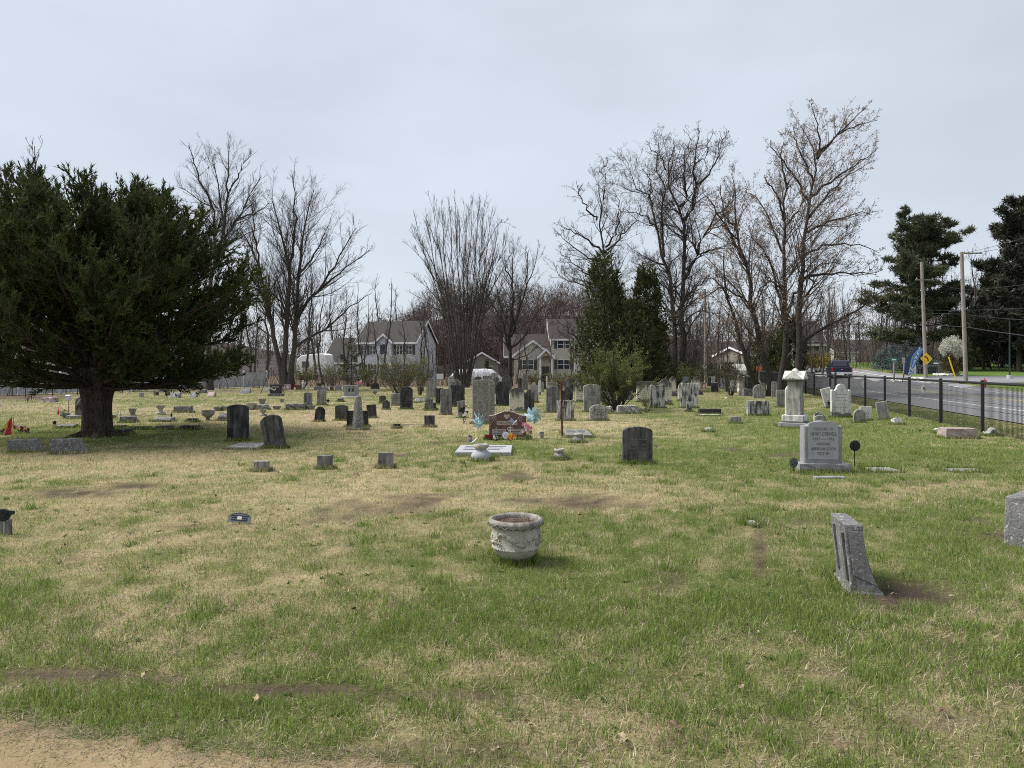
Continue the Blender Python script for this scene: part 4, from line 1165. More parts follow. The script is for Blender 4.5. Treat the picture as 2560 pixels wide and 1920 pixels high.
def bowl(c, u0, u1, vt, vb, label, kind='bowl', m='rim', d=None):
    p, w, h = place(c, u0, u1, vt, vb, d); R = w / 2
    r = empty('planter', p + Vector((0, R * .5, 0)), 0, label, 'planter', 'stone planters and urns')
    if kind == 'foot': prof = [(.42 * R, -.04), (.42 * R, .04 * h), (.3 * R, .12 * h), (.22 * R, .22 * h), (.45 * R, .32 * h), (.8 * R, .5 * h), (.97 * R, .75 * h), (.93 * R, .88 * h), (R, .9 * h), (R, h), (.9 * R, h), (.85 * R, .86 * h)]
    elif kind == 'urn': prof = [(.75 * R, -.04), (.72 * R, .08 * h), (.5 * R, .16 * h), (.55 * R, .3 * h), (.66 * R, .6 * h), (.7 * R, .85 * h), (R, .9 * h), (R, h), (.85 * R, h), (.6 * R, .85 * h)]
    elif kind == 'pedestal': prof = [(.95 * R, -.04), (R, .1 * h), (.9 * R, .22 * h), (.45 * R, .30 * h), (.35 * R, .45 * h), (.4 * R, .55 * h), (.75 * R, .7 * h), (.85 * R, .9 * h), (R, .94 * h), (R, h), (.8 * R, h), (.7 * R, .9 * h)]
    else: prof = [(.6 * R, -.04), (.65 * R, .05 * h), (.85 * R, .5 * h), (.95 * R, .85 * h), (R, .88 * h), (R, h), (.9 * R, h), (.85 * R, .85 * h)]
    mod_lathe(prof, 32, lambda j, a: 1 + (.05 * abs(math.sin(8 * a)) if 1 < j < len(prof) - 4 else 0)).build('bowl', M[m], r, smooth_shade=True)
    q = MB(); q.lathe([(.86 * R, .9 * h), (.01, .95 * h)], 16); q.build('soil', M['soil'], r)
    return r
bowl(1, 832, 1010, 805, 945, 'wide dark footed bowl planter on the lawn beside the yew shade', 'foot')
bowl(1, 1003, 1112, 762, 815, 'ribbed low bowl planter behind the tall black streaked tablet')
bowl(1, 1630, 1730, 648, 718, 'dark brown round tub planter on the open lawn')
bowl(1, 1925, 1985, 652, 695, 'small dark pot planter beyond the long rock faced marker')
bowl(1, 1820, 1940, 748, 795, 'ribbed dark basket planter between urn and rock faced marker')
bowl(2, 360, 480, 735, 795, 'wide brown shallow bowl planter under a narrow grey tablet')
bowl(2, 1265, 1343, 532, 592, 'small dark footed planter in front of the polished black stone', 'foot')
bowl(0, 1755, 1875, 780, 880, 'square shouldered grey urn planter behind a small white statue', 'urn')
bowl(1, 200, 335, 735, 865, 'white pedestal birdbath urn on a brown rough base', 'pedestal', 'concrete')
bowl(1, 1640, 1745, 795, 885, 'toppled grey pedestal urn lying by a rounded marker', 'pedestal', 'grey')
bowl(2, 365, 405, 470, 505, 'small white pot near the angel statue', 'foot', 'white')
bowl(1, 1450, 1600, 708, 800, 'fan shaped ribbed basket behind the tall black tablet', 'bowl', 'concrete')
bowl(0, 812, 940, 848, 915, 'grey pot with dark plants before the heart topped headstone', 'foot')

def blossom(mb, c, r, rng, n=6):
    for i in range(n):
        a = 6.283 * i / n + rng.uniform(-.2, .2); t = rng.uniform(.25, .6)
        x, y, z = c
        d = Vector((math.cos(a) * math.cos(t), -math.sin(t) * .7, math.sin(a)))
        s = d.cross(Vector((0, 1, 0))).normalized() * r * .42
        tip = Vector(c) + d * r
        mid = Vector(c) + d * r * .6
        mb.add([c, mid + s, tip, mid - s], [(0, 1, 2, 3)])
    mb.ball(c, r * .25, 6)
def bouquet(p, cols, n, spread, h, label, name='bouquet', r_=.035, leafy=True, group='flowers left on graves'):
    rng = random.Random(int(abs(p.x * 1000)))
    r = empty(name, p, 0, label, 'flowers', group)
    if leafy:
        lf = MB()
        for i in range(46):
            a = rng.uniform(0, 6.283); q = spread * rng.random(); z = h * rng.uniform(.05, .8)
            c = Vector((q * math.cos(a), q * math.sin(a) * .7, z)); d = Vector((rng.uniform(-1, 1), rng.uniform(-1, 1), rng.uniform(-.4, 1))).normalized() * .05
            s = d.cross(Vector((rng.random(), rng.random(), rng.random()))).normalized() * .014
            lf.add([c, c + d * .5 + s, c + d, c + d * .5 - s], [(0, 1, 2, 3)])
        for i in range(5): lf.tube([(0, 0, -.03), (rng.uniform(-.5, .5) * spread, 0, h * .6)], .003, 4)
        lf.build('foliage', M['green_leaf'], r)
    per = {}
    for i in range(n):
        a = rng.uniform(0, 6.283); q = spread * math.sqrt(rng.random())
        c = (q * math.cos(a), q * math.sin(a) * .6 - .02, h * rng.uniform(.55, 1.05))
        b = MB(); blossom(b, c, r_ * rng.uniform(.8, 1.15), rng)
        b.build('blossom', M[cols[i % len(cols)]], r)
    return r
def cp(c, u, v, d=None):
    p, _, _ = place(c, u, u + 1, v - 1, v, d); return p
bouquet(G(1180 + 520 / 12.29, 1100), ['redflower'], 12, .085, .10, 'low cluster of red artificial roses at the red granite stone', r_=.032)
bouquet(G(1180 + 1690 / 12.29, 1102), ['pinkflower', 'paleflower', 'pinkflower'], 13, .11, .34, 'tall bunch of pink artificial flowers with dark leaves at the red granite stone', r_=.05)
bouquet(G(1180 + 1190 / 12.29, 1103), ['orangeflower', 'yellowflower', 'orangeflower'], 7, .085, .13, 'orange and yellow artificial blossoms at the red granite stone', r_=.052)
bouquet(G(1180 + 745 / 12.29, 1102), ['paleflower', 'flagwhite'], 8, .07, .10, 'grey white artificial flowers under a small cross', r_=.03)
bouquet(cp(0, 270, 1125), ['redflower', 'pinkflower'], 9, .16, .17, 'dark red flowers lying near the pole of the red flag', r_=.04)
bouquet(cp(0, 365, 1122), ['redflower'], 5, .11, .10, 'small dark wreath of red flowers nearer the yew', r_=.035)
bouquet(cp(0, 25, 1142), ['paleflower', 'redflower'], 6, .15, .12, 'round green and white wreath lying in the yew shade', r_=.04)
bouquet(cp(2, 45, 545), ['flagwhite', 'redflower', 'paleflower'], 10, .35, .3, 'white and red flowers crowding the pinkish square headstone', r_=.09)
bouquet(cp(2, 175, 520), ['redflower'], 8, .25, .35, 'deep red flowers beside the brown headstone', r_=.09)
bouquet(cp(2, 1090, 500), ['pinkflower', 'paleflower'], 7, .25, .55, 'pink flowers on a stand behind the figured granite stone', r_=.10)
bouquet(cp(2, 560, 510), ['green_leaf'], 6, .2, .45, 'dark green flower basket between the rough rounded and serpentine stones', r_=.1)
bouquet(cp(3, 880, 990), ['blackmetal', 'flagwhite', 'blackmetal'], 16, .13, .42, 'blackened dried bouquet in a vase before the pale leaning slab', r_=.05)
bouquet(cp(0, 880, 870), ['redflower'], 3, .18, .16, 'dark sprigs with red dots in the grey pot', r_=.03)

# small grave gifts at the red granite stone
def gp_(u, v): return G(1180 + u / 12.29, 1010 + v / 12.29)
p = gp_(745, 1110); r = empty('small_cross', p, 0, 'thin pale cross on a stake among the flowers', 'cross', 'gifts at the red granite stone')
q = MB(); q.box(-.008, .008, -.004, .004, 0, .26); q.box(-.045, .045, -.005, .005, .175, .19); q.ball((0, 0, .262), .014, 6); q.build('cross', M['galv'], r)
p = gp_(1040, 1100) + Vector((0, -.03, 0)); r = empty('round_plaque', p, 0, 'round white plaque leaning on the red granite stone', 'plaque', 'gifts at the red granite stone')
q = MB(); q.lathe([(.078, -.006), (.078, .006)], 26); q.build('disc', M['whiteplastic'], r, (0, 0, .10), (math.radians(78), 0, 0))
q = MB(); q.tube([(-.04, 0, .01), (-.01, 0, .05), (.03, 0, .02), (.01, 0, -.03), (-.03, 0, -.02), (-.04, 0, .01)], .005, 5); q.build('relief', M['granite'], r, (0, -.010, .10))
p = gp_(1170, 1095) + Vector((0, -.05, 0)); r = empty('dragonfly_ornament', p, 0, 'blue winged dragonfly ornament on a wire stake hiding the end of the name', 'ornament', 'gifts at the red granite stone')
q = MB(); q.tube([(0, 0, -.05), (.01, 0, .2), (.0, 0, .42)], .0025, 5); q.build('stake', M['galv'], r)
q = MB()
for (x0, z0, x1, z1) in ((.10, .40, -.01, .49), (.10, .40, -.04, .43), (.10, .40, .05, .37), (.11, .41, .16, .44)):
    d = Vector((x1 - x0, 0, z1 - z0)); s = Vector((-d.z, 0, d.x)).normalized() * .02; a = Vector((x0, 0, z0))
    q.add([a, a + d * .5 + s, a + d, a + d * .5 - s, a + Vector((0, -.004, 0))], [(0, 1, 2, 3), (0, 4, 1)])
q.build('wings', M['bluewing'], r, (.0, 0, .0))
q = MB(); q.tube([(.15, 0, .43), (.11, 0, .40), (.06, 0, .33)], [.008, .012, .006], 6); q.build('body', M['flagwhite'], r)
q = MB(); q.tube([(-.06, 0, .26), (.06, 0, .28), (.075, 0, .22), (-.05, 0, .20), (-.06, 0, .26)], .0035, 5); q.tube([(0, 0, .32), (.02, 0, .12)], .0035, 5); q.build('wire_loop', M['flagwhite'], r)
for (u, v, lab) in ((965, 1245, 'blue grey glass votive cup with red heart near the ledger slab'), (1962, 1190, 'blue grey glass votive cup with red heart beside the pinwheel stick')):
    p = cp(3, u, v + 5) + Vector((0, .04, 0)); r = empty('votive_cup', p, 0, lab, 'cup', 'gifts at the red granite stone')
    mod_lathe([(.036, -.02), (.038, 0), (.046, .14), (.048, .145), (.044, .145), (.036, .02)], 20, lambda j, a: 1).build('glass', M['greyglass'], r, smooth_shade=True)
    q = MB(); q.prism([(x * .42, z * .42) for x, z in ht[::-1]], -.002, .002); q.build('heart', M['pinkflower'], r, (0, -.046, .08))
p = cp(3, 1025, 1265); r = empty('fallen_white_ornament', p, 0, 'white broken twig shaped ornament lying near a votive cup', 'ornament', 'gifts at the red granite stone')
q = MB(); q.tube([(-.06, 0, .01), (0, 0, .05), (.07, .01, .12)], [.014, .017, .012], 6); q.tube([(0, 0, .05), (.06, 0, .02)], .007, 5); q.build('twig', M['flagwhite'], r)
p = cp(3, 1170, 1262); o = MB().prism([(-.02, 0), (.03, 0), (.045, .055), (.02, .03)], -.01, .01).build('fallen_white_ornament', M['flagwhite'], None, p); tag(o, 'small white pointed ornament fallen in the grass', 'ornament', 'gifts at the red granite stone')

def pinwheel(px, py_c, py_base, R, yaw, label, leanx=0.0):
    p = G(px, py_base); zc = W(px, py_c, p.y).z - p.z
    r = empty('pinwheel', p, math.radians(yaw), label, 'pinwheel', 'pale blue pinwheels at the red granite stone')
    q = MB(); q.tube([(0, .03, -.05), (leanx, .03, zc)], .007, 6); q.build('stick', M['flagwhite'], r)
    for ring, (rr, n, yy, mt, off) in enumerate(((R, 7, 0.0, 'pinblue', 0.0), (R * .62, 6, -.05, 'pinblue2', .4))):
        for i in range(n):
            a = 6.283 * i / n + off + .25; a2 = a + 6.283 / n * 1.05
            c = Vector((leanx, yy, zc))
            def P(ang, q, y): return c + Vector((math.cos(ang) * q, y, math.sin(ang) * q))
            v = [c, P(a, rr * .6, -.03), P(a + .05, rr, .0), P(a + .62, rr * .78, -.085), P(a2, rr * .45, -.085), P(a2, rr * .12, -.06)]
            b = MB(); b.add(v, [(0, 1, 5), (1, 2, 3), (1, 3, 4, 5)]); b.build('vane', M[mt if (i % 3) else 'pinblue'], r)
    q = MB(); q.ball((leanx, -.10, zc), .016, 8); q.build('hub', M['whiteplastic'], r)
pinwheel(1000 + 1062 / SCL, 880 + 935 / SCL, 880 + 1215 / SCL, .215, 52, 'pale blue pinwheel turned edge on beside the lichen slab', 0.0)
pinwheel(1000 + 1858 / SCL, 880 + 870 / SCL, 880 + 1195 / SCL, .215, 8, 'pale blue pinwheel facing forward beside the red granite stone', -.03)

# rusty post
p = cp(4, 585, 1180); top = W(1300 + 566 / SCL, 880 + 410 / SCL, p.y)
q = MB(); q.tube([(0, 0, -.1), (top.x - p.x, 0, top.z - p.z)], .022, 8)
tag(q.build('iron_post', M['rust'], None, p), 'rusty red brown iron post standing alone among the stones', 'post')
# plant hook arch and star markers
p = cp(3, 1400, 850); r = empty('wire_plant_hook', p, 0, 'thin black wire arch stand with hook by the black round topped tablet', 'stand')
q = MB(); q.tube([(.18, 0, -.05), (.16, 0, .25), (.10, 0, .36), (.02, 0, .36), (-.05, 0, .27), (-.07, 0, .2)], .006, 5); q.tube([(-.17, 0, -.05), (-.19, 0, .5)], .006, 5); q.build('wire', M['blackmetal'], r)
def star_marker(c, u, vt, vb, label, m='rust', d=None):
    p, w, h = place(c, u - 30, u + 30, vt, vb, d)
    r = empty('star_marker', p, 0, label, 'grave marker', 'small markers on stakes')
    q = MB(); q.tube([(0, 0, -.05), (0, 0, h - .1)], .010, 5); q.build('stake', M['blackmetal'], r)
    st = [((.11 if i % 2 == 0 else .045) * math.sin(math.pi * i / 5), (.11 if i % 2 == 0 else .045) * math.cos(math.pi * i / 5)) for i in range(10)]
    q = MB(); q.prism(st, -.01, .01); q.build('star', M[m], r, (0, -.01, h - .1))
star_marker(3, 1785, 700, 835, 'dark red star marker before the dark scroll shouldered tablet')
star_marker(6, 950, 670, 780, 'dark star marker at the foot of the large white scroll topped tablet', 'blackmetal')
star_marker(2, 665, 640, 745, 'dark star marker beside the narrow pale tablet', 'blackmetal')

def disc_marker(px, py_top, py_bot, py_base, w_px, label, yaw=0, tilt=0, kind='round', group='bronze disc markers on stakes'):
    p = G(px, py_base); k = p.y / F; R = w_px * k / 2; zc = CH - ((py_top + py_bot) / 2 - HY) * k - p.z; hz_ = (py_bot - py_top) * k / 2
    r = empty('disc_marker', p, math.radians(yaw), label, 'grave marker', group)
    q = MB(); q.tube([(0, .012, -.08), (0, .012, zc)], .007, 6); q.build('stake', M['blackmetal' if kind != 'cap' else 'galv'], r)
    n = 28
    q = mod_lathe([(.6, -.010), (1.0, -.008), (1.0, .008), (.85, .012), (.01, .012)], n * 2, lambda j, a: 1 + .025 * math.cos(14 * a))
    q.v = [(x * R, y * hz_, z) for x, y, z in q.v]
    dq = q.build('disc', M['bronze'], r, (0, 0, zc), (math.radians(90 - tilt), 0, 0))
    st = MB()
    pts = [((.62 if i % 2 == 0 else .26) * R * math.sin(math.pi * i / 5), (.62 if i % 2 == 0 else .26) * hz_ * math.cos(math.pi * i / 5)) for i in range(10)]
    st.prism_z(pts, .010, .017); link('emblem', st.mesh('emblem'), M['bronze'], dq)
    return r
disc_marker(1900 + 1312 / SCL, 880 + 1222 / SCL, 880 + 1370 / SCL, 880 + 1590 / SCL, 26.5, 'black wavy edged round bronze marker on a tall stake beside the dedication stone')
disc_marker(1900 + 465 / SCL, 880 + 1460 / SCL, 880 + 1598 / SCL, 1020 + 1215 / 7.37, 20, 'black oval bronze marker turned aside on a short stake by the dedication stone', yaw=-40, tilt=12)
disc_marker(755 / SCL, 880 + 950 / SCL, 880 + 1003 / SCL, 880 + 1045 / SCL, 8.5, 'dark round bronze marker behind the low slanted marker on the lawn')
disc_marker(350 + 435 / SCL, 880 + 845 / SCL, 880 + 895 / SCL, 880 + 962 / SCL, 4.5, 'dark bronze marker seen edge on beside the wide low slanted marker', yaw=60)
# veteran style marker with cap at the left edge
r = disc_marker(8, 1180 + 290 / 3.16, 1180 + 390 / 3.16, 1180 + 512 / 3.16, 36, 'round bronze marker with winged edge on a pale rod by a stone stub', kind='cap')
q = MB(); q.prism([(.05, .20), (.105, .215), (.10, .245), (.05, .25)], -.012, .012); q.build('wing', M['bronze'], r)
p = G(4, 1180 + 505 / 3.16) + Vector((0, .06, 0)); q = MB(); q.box(-.05, .045, -.03, .03, -.08, .15)
tag(q.build('stone_stub', M['greydark'], None, p, bevel=.01), 'small grey stone stub behind the winged bronze marker', 'gravestone', GRP)

# temporary metal grave marker
p = G(597, 1311); r = empty('metal_grave_marker', p, 0, 'small grey metal grave marker plate with arched top tilted on a stake', 'grave marker', 'small markers on stakes')
w_ = .225; arch = [(-w_ / 2, 0), (w_ / 2, -.0), (w_ / 2, .055)] + [(w_ / 2 * math.cos(a), .055 + .045 * math.sin(a)) for a in [math.pi * i / 10 for i in range(1, 10)]] + [(-w_ / 2, .055)]
pm = plain('grey cast metal', (0.16, 0.165, 0.19), .5, .2)
q = MB(); q.prism(arch, -.006, .006); a_ = q.build('plate', pm, r, (0, 0, .02), (math.radians(-25), math.radians(5), 0))
q = MB(); q.tube([(0, .01, -.08), (0, .01, .05)], .008, 6); q.build('stake', M['blackmetal'], r)
q = MB()
for i in range(12):
    t0 = math.pi * i / 12; t1 = math.pi * (i + 1) / 12
    q.tube([(.104 * math.cos(t0), 0, .055 + .036 * math.sin(t0)), (.104 * math.cos(t1), 0, .055 + .036 * math.sin(t1))], .0022, 4)
for (x0, x1, z) in ((-.085, .085, .066), (-.085, -.03, .045), (.03, .08, .042), (-.085, .085, .022)): q.box(x0, x1, -.002, .001, z - .005, z + .005)
link('raised_lines', q.mesh('raised_lines'), M['blackmetal'], a_, (0, -.0075, 0))
q = MB(); q.box(-.022, .022, -.003, .001, .028, .060); link('card', q.mesh('card'), M['whiteplastic'], a_, (0, -.0075, 0))

# flags
def flag(px_pole, py_base, py_top, pts, label, emblem, m='redflag', extra=None):
    """pts: outline of the hanging cloth in pixels"""
    p = G(px_pole, py_base); d = p.y
    r = empty('grave_flag', p, 0, label, 'flag', 'small flags on graves')
    q = MB(); top = W(px_pole - 4, py_top, d) - p; q.tube([(0, 0, -.08), top], .006, 6); q.build('pole', M['flagyellow' if emblem else 'galv'], r)
    loc = [W(a, b, d) - p for a, b in pts]
    n = len(loc); cen = sum(loc, Vector()) / n
    v = [(q_.x, -.03 + .035 * math.sin(5.0 * i) , q_.z) for i, q_ in enumerate(loc)] + [(cen.x, -.06, cen.z)]
    v2 = [(a, b + .004, c) for a, b, c in v]
    f = [(i, (i + 1) % n, n) for i in range(n)]
    b = MB().add(v + v2, f + [(x + n + 1, z + n + 1, y + n + 1) for x, y, z in f] + [(i, i + n + 1, (i + 1) % n + n + 1, (i + 1) % n) for i in range(n)])
    cl = b.build('cloth', M[m], r)
    return r, cl, cen
r, cl, cen = flag(205 / SCL, 880 + 1215 / SCL, 880 + 895 / SCL, [(175 / SCL, 880 + 895 / SCL), (200 / SCL, 880 + 1010 / SCL), (175 / SCL, 880 + 1060 / SCL), (165 / SCL, 880 + 1140 / SCL), (58 / SCL, 880 + 1158 / SCL), (95 / SCL, 880 + 1060 / SCL), (130 / SCL, 880 + 970 / SCL)], 'red flag with a yellow emblem hanging from a thin pole behind a wedge marker', True)
q = MB()
for (a, b) in (((.05, .20), (-.02, .02)), ((0, .14), (-.07, -.01)), ((.03, .08), (-.05, -.10)), ((-.04, .10), (.04, -.04)), ((-.02, .16), (.03, .10)), ((-.07, .02), (-.02, -.08))):
    q.tube([(cen.x + a[0] * .8 - .02, -.075, cen.z + a[1] * .8), (cen.x + b[0] * .8 - .02, -.075, cen.z + b[1] * .8)], .007, 4)
link('emblem', q.mesh('emblem'), M['flagyellow'], cl)
q = MB()
for i in range(14):
    t0 = 2 * math.pi * i / 14; t1 = 2 * math.pi * (i + 1) / 14
    q.tube([(.055 * math.cos(t0), 0, .055 * math.sin(t0)), (.055 * math.cos(t1), 0, .055 * math.sin(t1))], .009, 5)
q.build('holder_ring', M['galv'], r, (0, 0, .06))
q = MB(); q.box(0, .18, -.01, .01, .31, .325); q.build('crossbar', M['flagwhite'], r)
r, cl, cen = flag(850 / SCL, 880 + 905 / SCL, 880 + 722 / SCL, [(835 / SCL, 880 + 722 / SCL), (858 / SCL, 880 + 795 / SCL), (835 / SCL, 880 + 800 / SCL), (822 / SCL, 880 + 868 / SCL), (790 / SCL, 880 + 860 / SCL), (805 / SCL, 880 + 790 / SCL)], 'small drooping red flag with white stripe in a pot near the heart topped headstone', False)
q = MB(); q.prism([(cen.x + .02, cen.z + .0), (cen.x + .09, cen.z + .0), (cen.x + .03, cen.z + .28)], -.08, -.075); link('stripe', q.mesh('stripe'), M['flagwhite'], cl)
r, cl, cen = flag(12 / SCL, 880 + 745 / SCL, 880 + 640 / SCL, [(-10 / SCL, 880 + 640 / SCL), (25 / SCL, 880 + 690 / SCL), (42 / SCL, 880 + 742 / SCL), (0, 880 + 735 / SCL)], 'faded pink and white flag at the edge of the wood', False, 'paleflower')

# solar stake light, white statue, angel, bench
p = cp(0, 950, 905); r = empty('stake_lantern', p, 0, 'small white lantern on a black stake beside the heart topped headstone', 'lantern')
q = MB(); q.tube([(0, 0, -.05), (0, 0, .56)], .01, 5); q.build('stake', M['blackmetal'], r)
q = MB(); q.box(-.055, .055, -.055, .055, .56, .70); q.box(-.075, .075, -.075, .075, .70, .73, .6, .6); q.build('lamp_head', M['whiteplastic'], r)
def figure(c, u, vt, vb, label, wings=False, d=None):
    p, w, h = place(c, u - 28, u + 28, vt, vb, d)
    r = empty('statue', p, 0, label, 'statue', 'white statues on graves')
    s = h
    robe = [(.15 * s, -.03), (.16 * s, .02 * s), (.13 * s, .3 * s), (.115 * s, .5 * s), (.135 * s, .68 * s), (.14 * s, .76 * s), (.09 * s, .82 * s), (.04 * s, .845 * s), (.045 * s, .87 * s), (.068 * s, .91 * s), (.068 * s, .95 * s), (.04 * s, .99 * s), (.005 * s, s)]
    mod_lathe(robe, 24, lambda j, a: 1 + (.07 * math.sin(7 * a) if j < 5 else 0) - (.25 * abs(math.sin(a)) if j > 2 and j < 8 else 0)).build('figure', M['white'], r, smooth_shade=True)
    q = MB(); q.tube([(-.13 * s, 0, .72 * s), (-.11 * s, -.10 * s, .58 * s), (0, -.13 * s, .62 * s)], [.045 * s, .04 * s, .03 * s], 6); q.tube([(.13 * s, 0, .72 * s), (.11 * s, -.10 * s, .58 * s), (0, -.13 * s, .62 * s)], [.045 * s, .04 * s, .03 * s], 6); q.build('folded_arms', M['white'], r)
    if wings:
        for g in (-1, 1):
            q = MB(); q.prism([(g * .06 * s, .75 * s), (g * .22 * s, .92 * s), (g * .26 * s, .7 * s), (g * .2 * s, .35 * s), (g * .1 * s, .45 * s)], .05 * s, .09 * s); q.build('wing', M['white'], r)
figure(2, 325, 390, 512, 'white angel statue standing before the dark wood edge', True)
figure(0, 1665, 828, 945, 'small white praying statue beside the rounded grey marker')
p, w, h = place(2, 690, 842, 470, 530); r = empty('stone_bench', p, 0, 'pale stone bench with brown seat edge in front of a serpentine stone', 'bench')
q = MB(); q.box(-w / 2, w / 2, -.2, .2, h * .82, h); q.build('seat', M['pinkgranite'], r, bevel=.01)
for x in (-.33, .33):
    q = MB(); q.box(x * w - .1, x * w + .1, -.15, .15, -.05, h * .82 - .001); q.build('leg', M['granite' if x > 0 else 'redgranite'], r)
p, w, h = place(1, 205, 400, 500, 600); r = empty('stone_bench', p, 0, 'dim grey bench with flower pots in the brush behind the yew', 'bench')
q = MB(); q.box(-w / 2, w / 2, -.2, .2, h * .45, h * .58); q.build('seat', M['greydark'], r)
for x in (-.4, .4):
    q = MB(); q.box(x * w - .08, x * w + .08, -.15, .15, -.05, h * .45 - .001); q.build('leg', M['greydark'], r)
stone(1, 280, 395, 500, 585, 'serp', 'dark', 'dark serpentine headstone behind the dim grey bench', d=47, group='modern headstones along the wood edge')
stone(1, -10, 52, 560, 602, 'lowseg', 'granite', 'pale low stone peeping from under the yew crown', d=38, group='low grave markers on the lawn')
p = cp(1, 552, 582); r = empty('white_bench', p, 0, 'tiny white garden bench leg frame near the wood', 'bench')
q = MB(); q.box(-.02, .06, 0, .3, .0, .25); q.box(-.05, .35, 0, .3, .25, .3); q.build('frame', M['flagwhite'], r)
# pale stone rubble beside the wood edge
p, w, h = place(0, 600, 790, 625, 690); o = link('boulder', rough_block(w, .5, h, random.Random(3), 4, .05, .15), M['pinkgranite'], None, p); tag(o, 'low pinkish boulder in the leaf litter at the wood edge', 'rock')
# shepherd crook stand behind the black granite stone
p = cp(1, 1830, 545, 44); r = empty('iron_tripod', p, 0, 'thin black iron stand of crossed poles behind the black granite stone', 'stand')
q = MB()
for (x0, x1, z) in ((-.75, -.1, 1.6), (.0, -.05, 1.6), (.15, .06, 1.45), (.8, .1, 1.25)): q.tube([(x0, 0, -.05), (x1, 0, z)], .02, 5)
q.build('poles', M['blackmetal'], r)
# ------------------------------------------------------------------ chain link fence along the road
FP = 7.1
def fence_pt(s): 
    x, y = road_pt(FP, s); return Vector((x, y, hz(x, y)))
NPOST, SP, S0 = 26, 2.93, 19.7 - 2.93 * 7
fence = empty('chain_link_fence', fence_pt(S0), -PHI, 'black chain link fence with round posts and top rail along the road', 'fence')
# local frame: +y runs along the fence
PH = 1.22
pm = MB(); pm.tube([(0, 0, -.1), (0, 0, PH + .04)], .043, 10); pm.ball((0, 0, PH + .05), .049, 8, .6)
post_me = pm.mesh('post')
pm = MB(); pm.tube([(0, 0, -.1), (0, 0, PH + .12)], .05, 10); pm.ball((0, 0, PH + .13), .056, 8, .6)
bigpost_me = pm.mesh('post')
for i in range(NPOST):
    big = i in (0, 13, 14)
    link('post', bigpost_me if big else post_me, M['blackmetal'], fence, (0, SP * i - (1.6 if i == 14 else 0), 0))
rail_me = MB().tube([(0, 0, PH), (0, SP, PH)], .034, 8).mesh('top_rail')
# woven wire: zig-zag strands
pts = []; pitch = .062; nz = int(1.14 / (pitch / 2)); nw = int(SP / pitch)
def chain_panel(sag, seed):
    rng = random.Random(seed)
    V = []; Fq = []
    for k in range(nw):
        y0 = (k + .5) * pitch; zt = 1.17 - sag * math.sin(math.pi * y0 / SP) ** 2 - .012 * rng.random()
        P = [(.004 * (1 if j % 2 else -1), y0 + (pitch * .52 if (j % 2) else -pitch * .0) * (1 if k % 2 else 1), .04 + (zt - .04) * j / nz) for j in range(nz + 1)]
        b = len(V)
        for (x, y, z) in P:
            for a in (0, 2.094, 4.189): V.append((x + .0055 * math.cos(a), y + .0055 * math.sin(a), z))
        for j in range(nz):
            for a in range(3):
                c = (a + 1) % 3
                Fq.append((b + 3 * j + a, b + 3 * j + c, b + 3 * j + 3 + c, b + 3 * j + 3 + a))
    return mesh_np('wire_mesh', V, np.array(Fq))
panel_me = [chain_panel(s, i) for i, s in enumerate((.0, .09, .04))]
for i in range(NPOST - 1):
    link('top_rail', rail_me, M['blackmetal'], fence, (0, SP * i, 0))
    o = link('wire_mesh', panel_me[(i * 7) % 3], M['blackmetal'], fence, (0, SP * i, 0))
wire_bot = MB().tube([(0, 0, .05), (0, SP * (NPOST - 1), .05)], .004, 4).build('bottom_wire', M['blackmetal'], fence)
for (px, py, lab) in ((2309, 972, 'white oval number tag hanging on the fence nearer the broken scroll top'), (2160, 961, 'white oval number tag hanging on the fence farther up the road')):
    t = (px - CX) / F; Y = FP / (t * CPH - SPH); p = W(px, py, Y - .06)
    r = empty('number_tag', p, -PHI, lab, 'tag', 'white tags hanging on the fence')
    q = MB(); q.prism_z([(.062 * math.cos(a), .13 * math.sin(a)) for a in [6.283 * i / 20 for i in range(20)]], -.004, .004); q.build('plate', M['whiteplastic'], r, (0, 0, 0), (math.radians(90), 0, 0))
    lettering('8', .10, M['blackmetal'], r, (0, -.007, .01))

# ------------------------------------------------------------------ utility poles, wires, signs
m, nt, bs = new_mat('weathered pole wood')
v = coords(nt, (9, 9, .6)); nn = noise(nt, v, 3, 5, .65)
nt.links.new(ramp(nt, nn, [(0.3, (0.12, 0.098, 0.082)), (0.7, (0.33, 0.295, 0.26))]), bs.inputs['Base Color']); bs.inputs['Roughness'].default_value = .95
bump(nt, bs, nn, .6, .02); M['polewood'] = m
def pole(bx, by, tx, ty, d, r0, r1, label, arms=()):
    b = W(bx, by, d); g = hz(b.x, b.y); t = W(tx, ty, d)
    r = empty('utility_pole', (b.x, b.y, g), 0, label, 'utility pole', 'wooden utility poles')
    MB().tube([(0, 0, -.4), ((t.x - b.x) * .5, 0, (t.z - g) * .5), (t.x - b.x, 0, t.z - g)], [r0, (r0 + r1) / 2, r1], 12).build('shaft', M['polewood'], r)
    for (y, x0, x1) in arms:
        z = CH - (y - HY) / F * d - g; f = z / (t.z - g); q = MB(); q.box((t.x - b.x) * f + x0, (t.x - b.x) * f + x1, -r1 - .1, -r1 - .005, z - .05, z + .05); q.build('crossarm', M['polewood'], r)
        q = MB()
        for x in (x0 + .1, x1 - .1): q.lathe([(.04, z + .05), (.05, z + .12), (.03, z + .17)], 8, ((t.x - b.x) * f + x, -r1 - .05, 0))
        q.build('insulators', M['galv'], r)
    return r
P1 = pole(2315, 953, 2304, 655, 64, .165, .13, 'wooden utility pole carrying the yellow curve sign', [(700, -.7, .9)])
P2 = pole(2415, 957, 2404, 630, 57, .165, .13, 'taller pale wooden utility pole beside the drive entrance', [(634, 0, 1.5)])
P3 = pole(1764, 955, 1762, 723, 74, .16, .12, 'wooden utility pole with a white notice beyond the old stones')
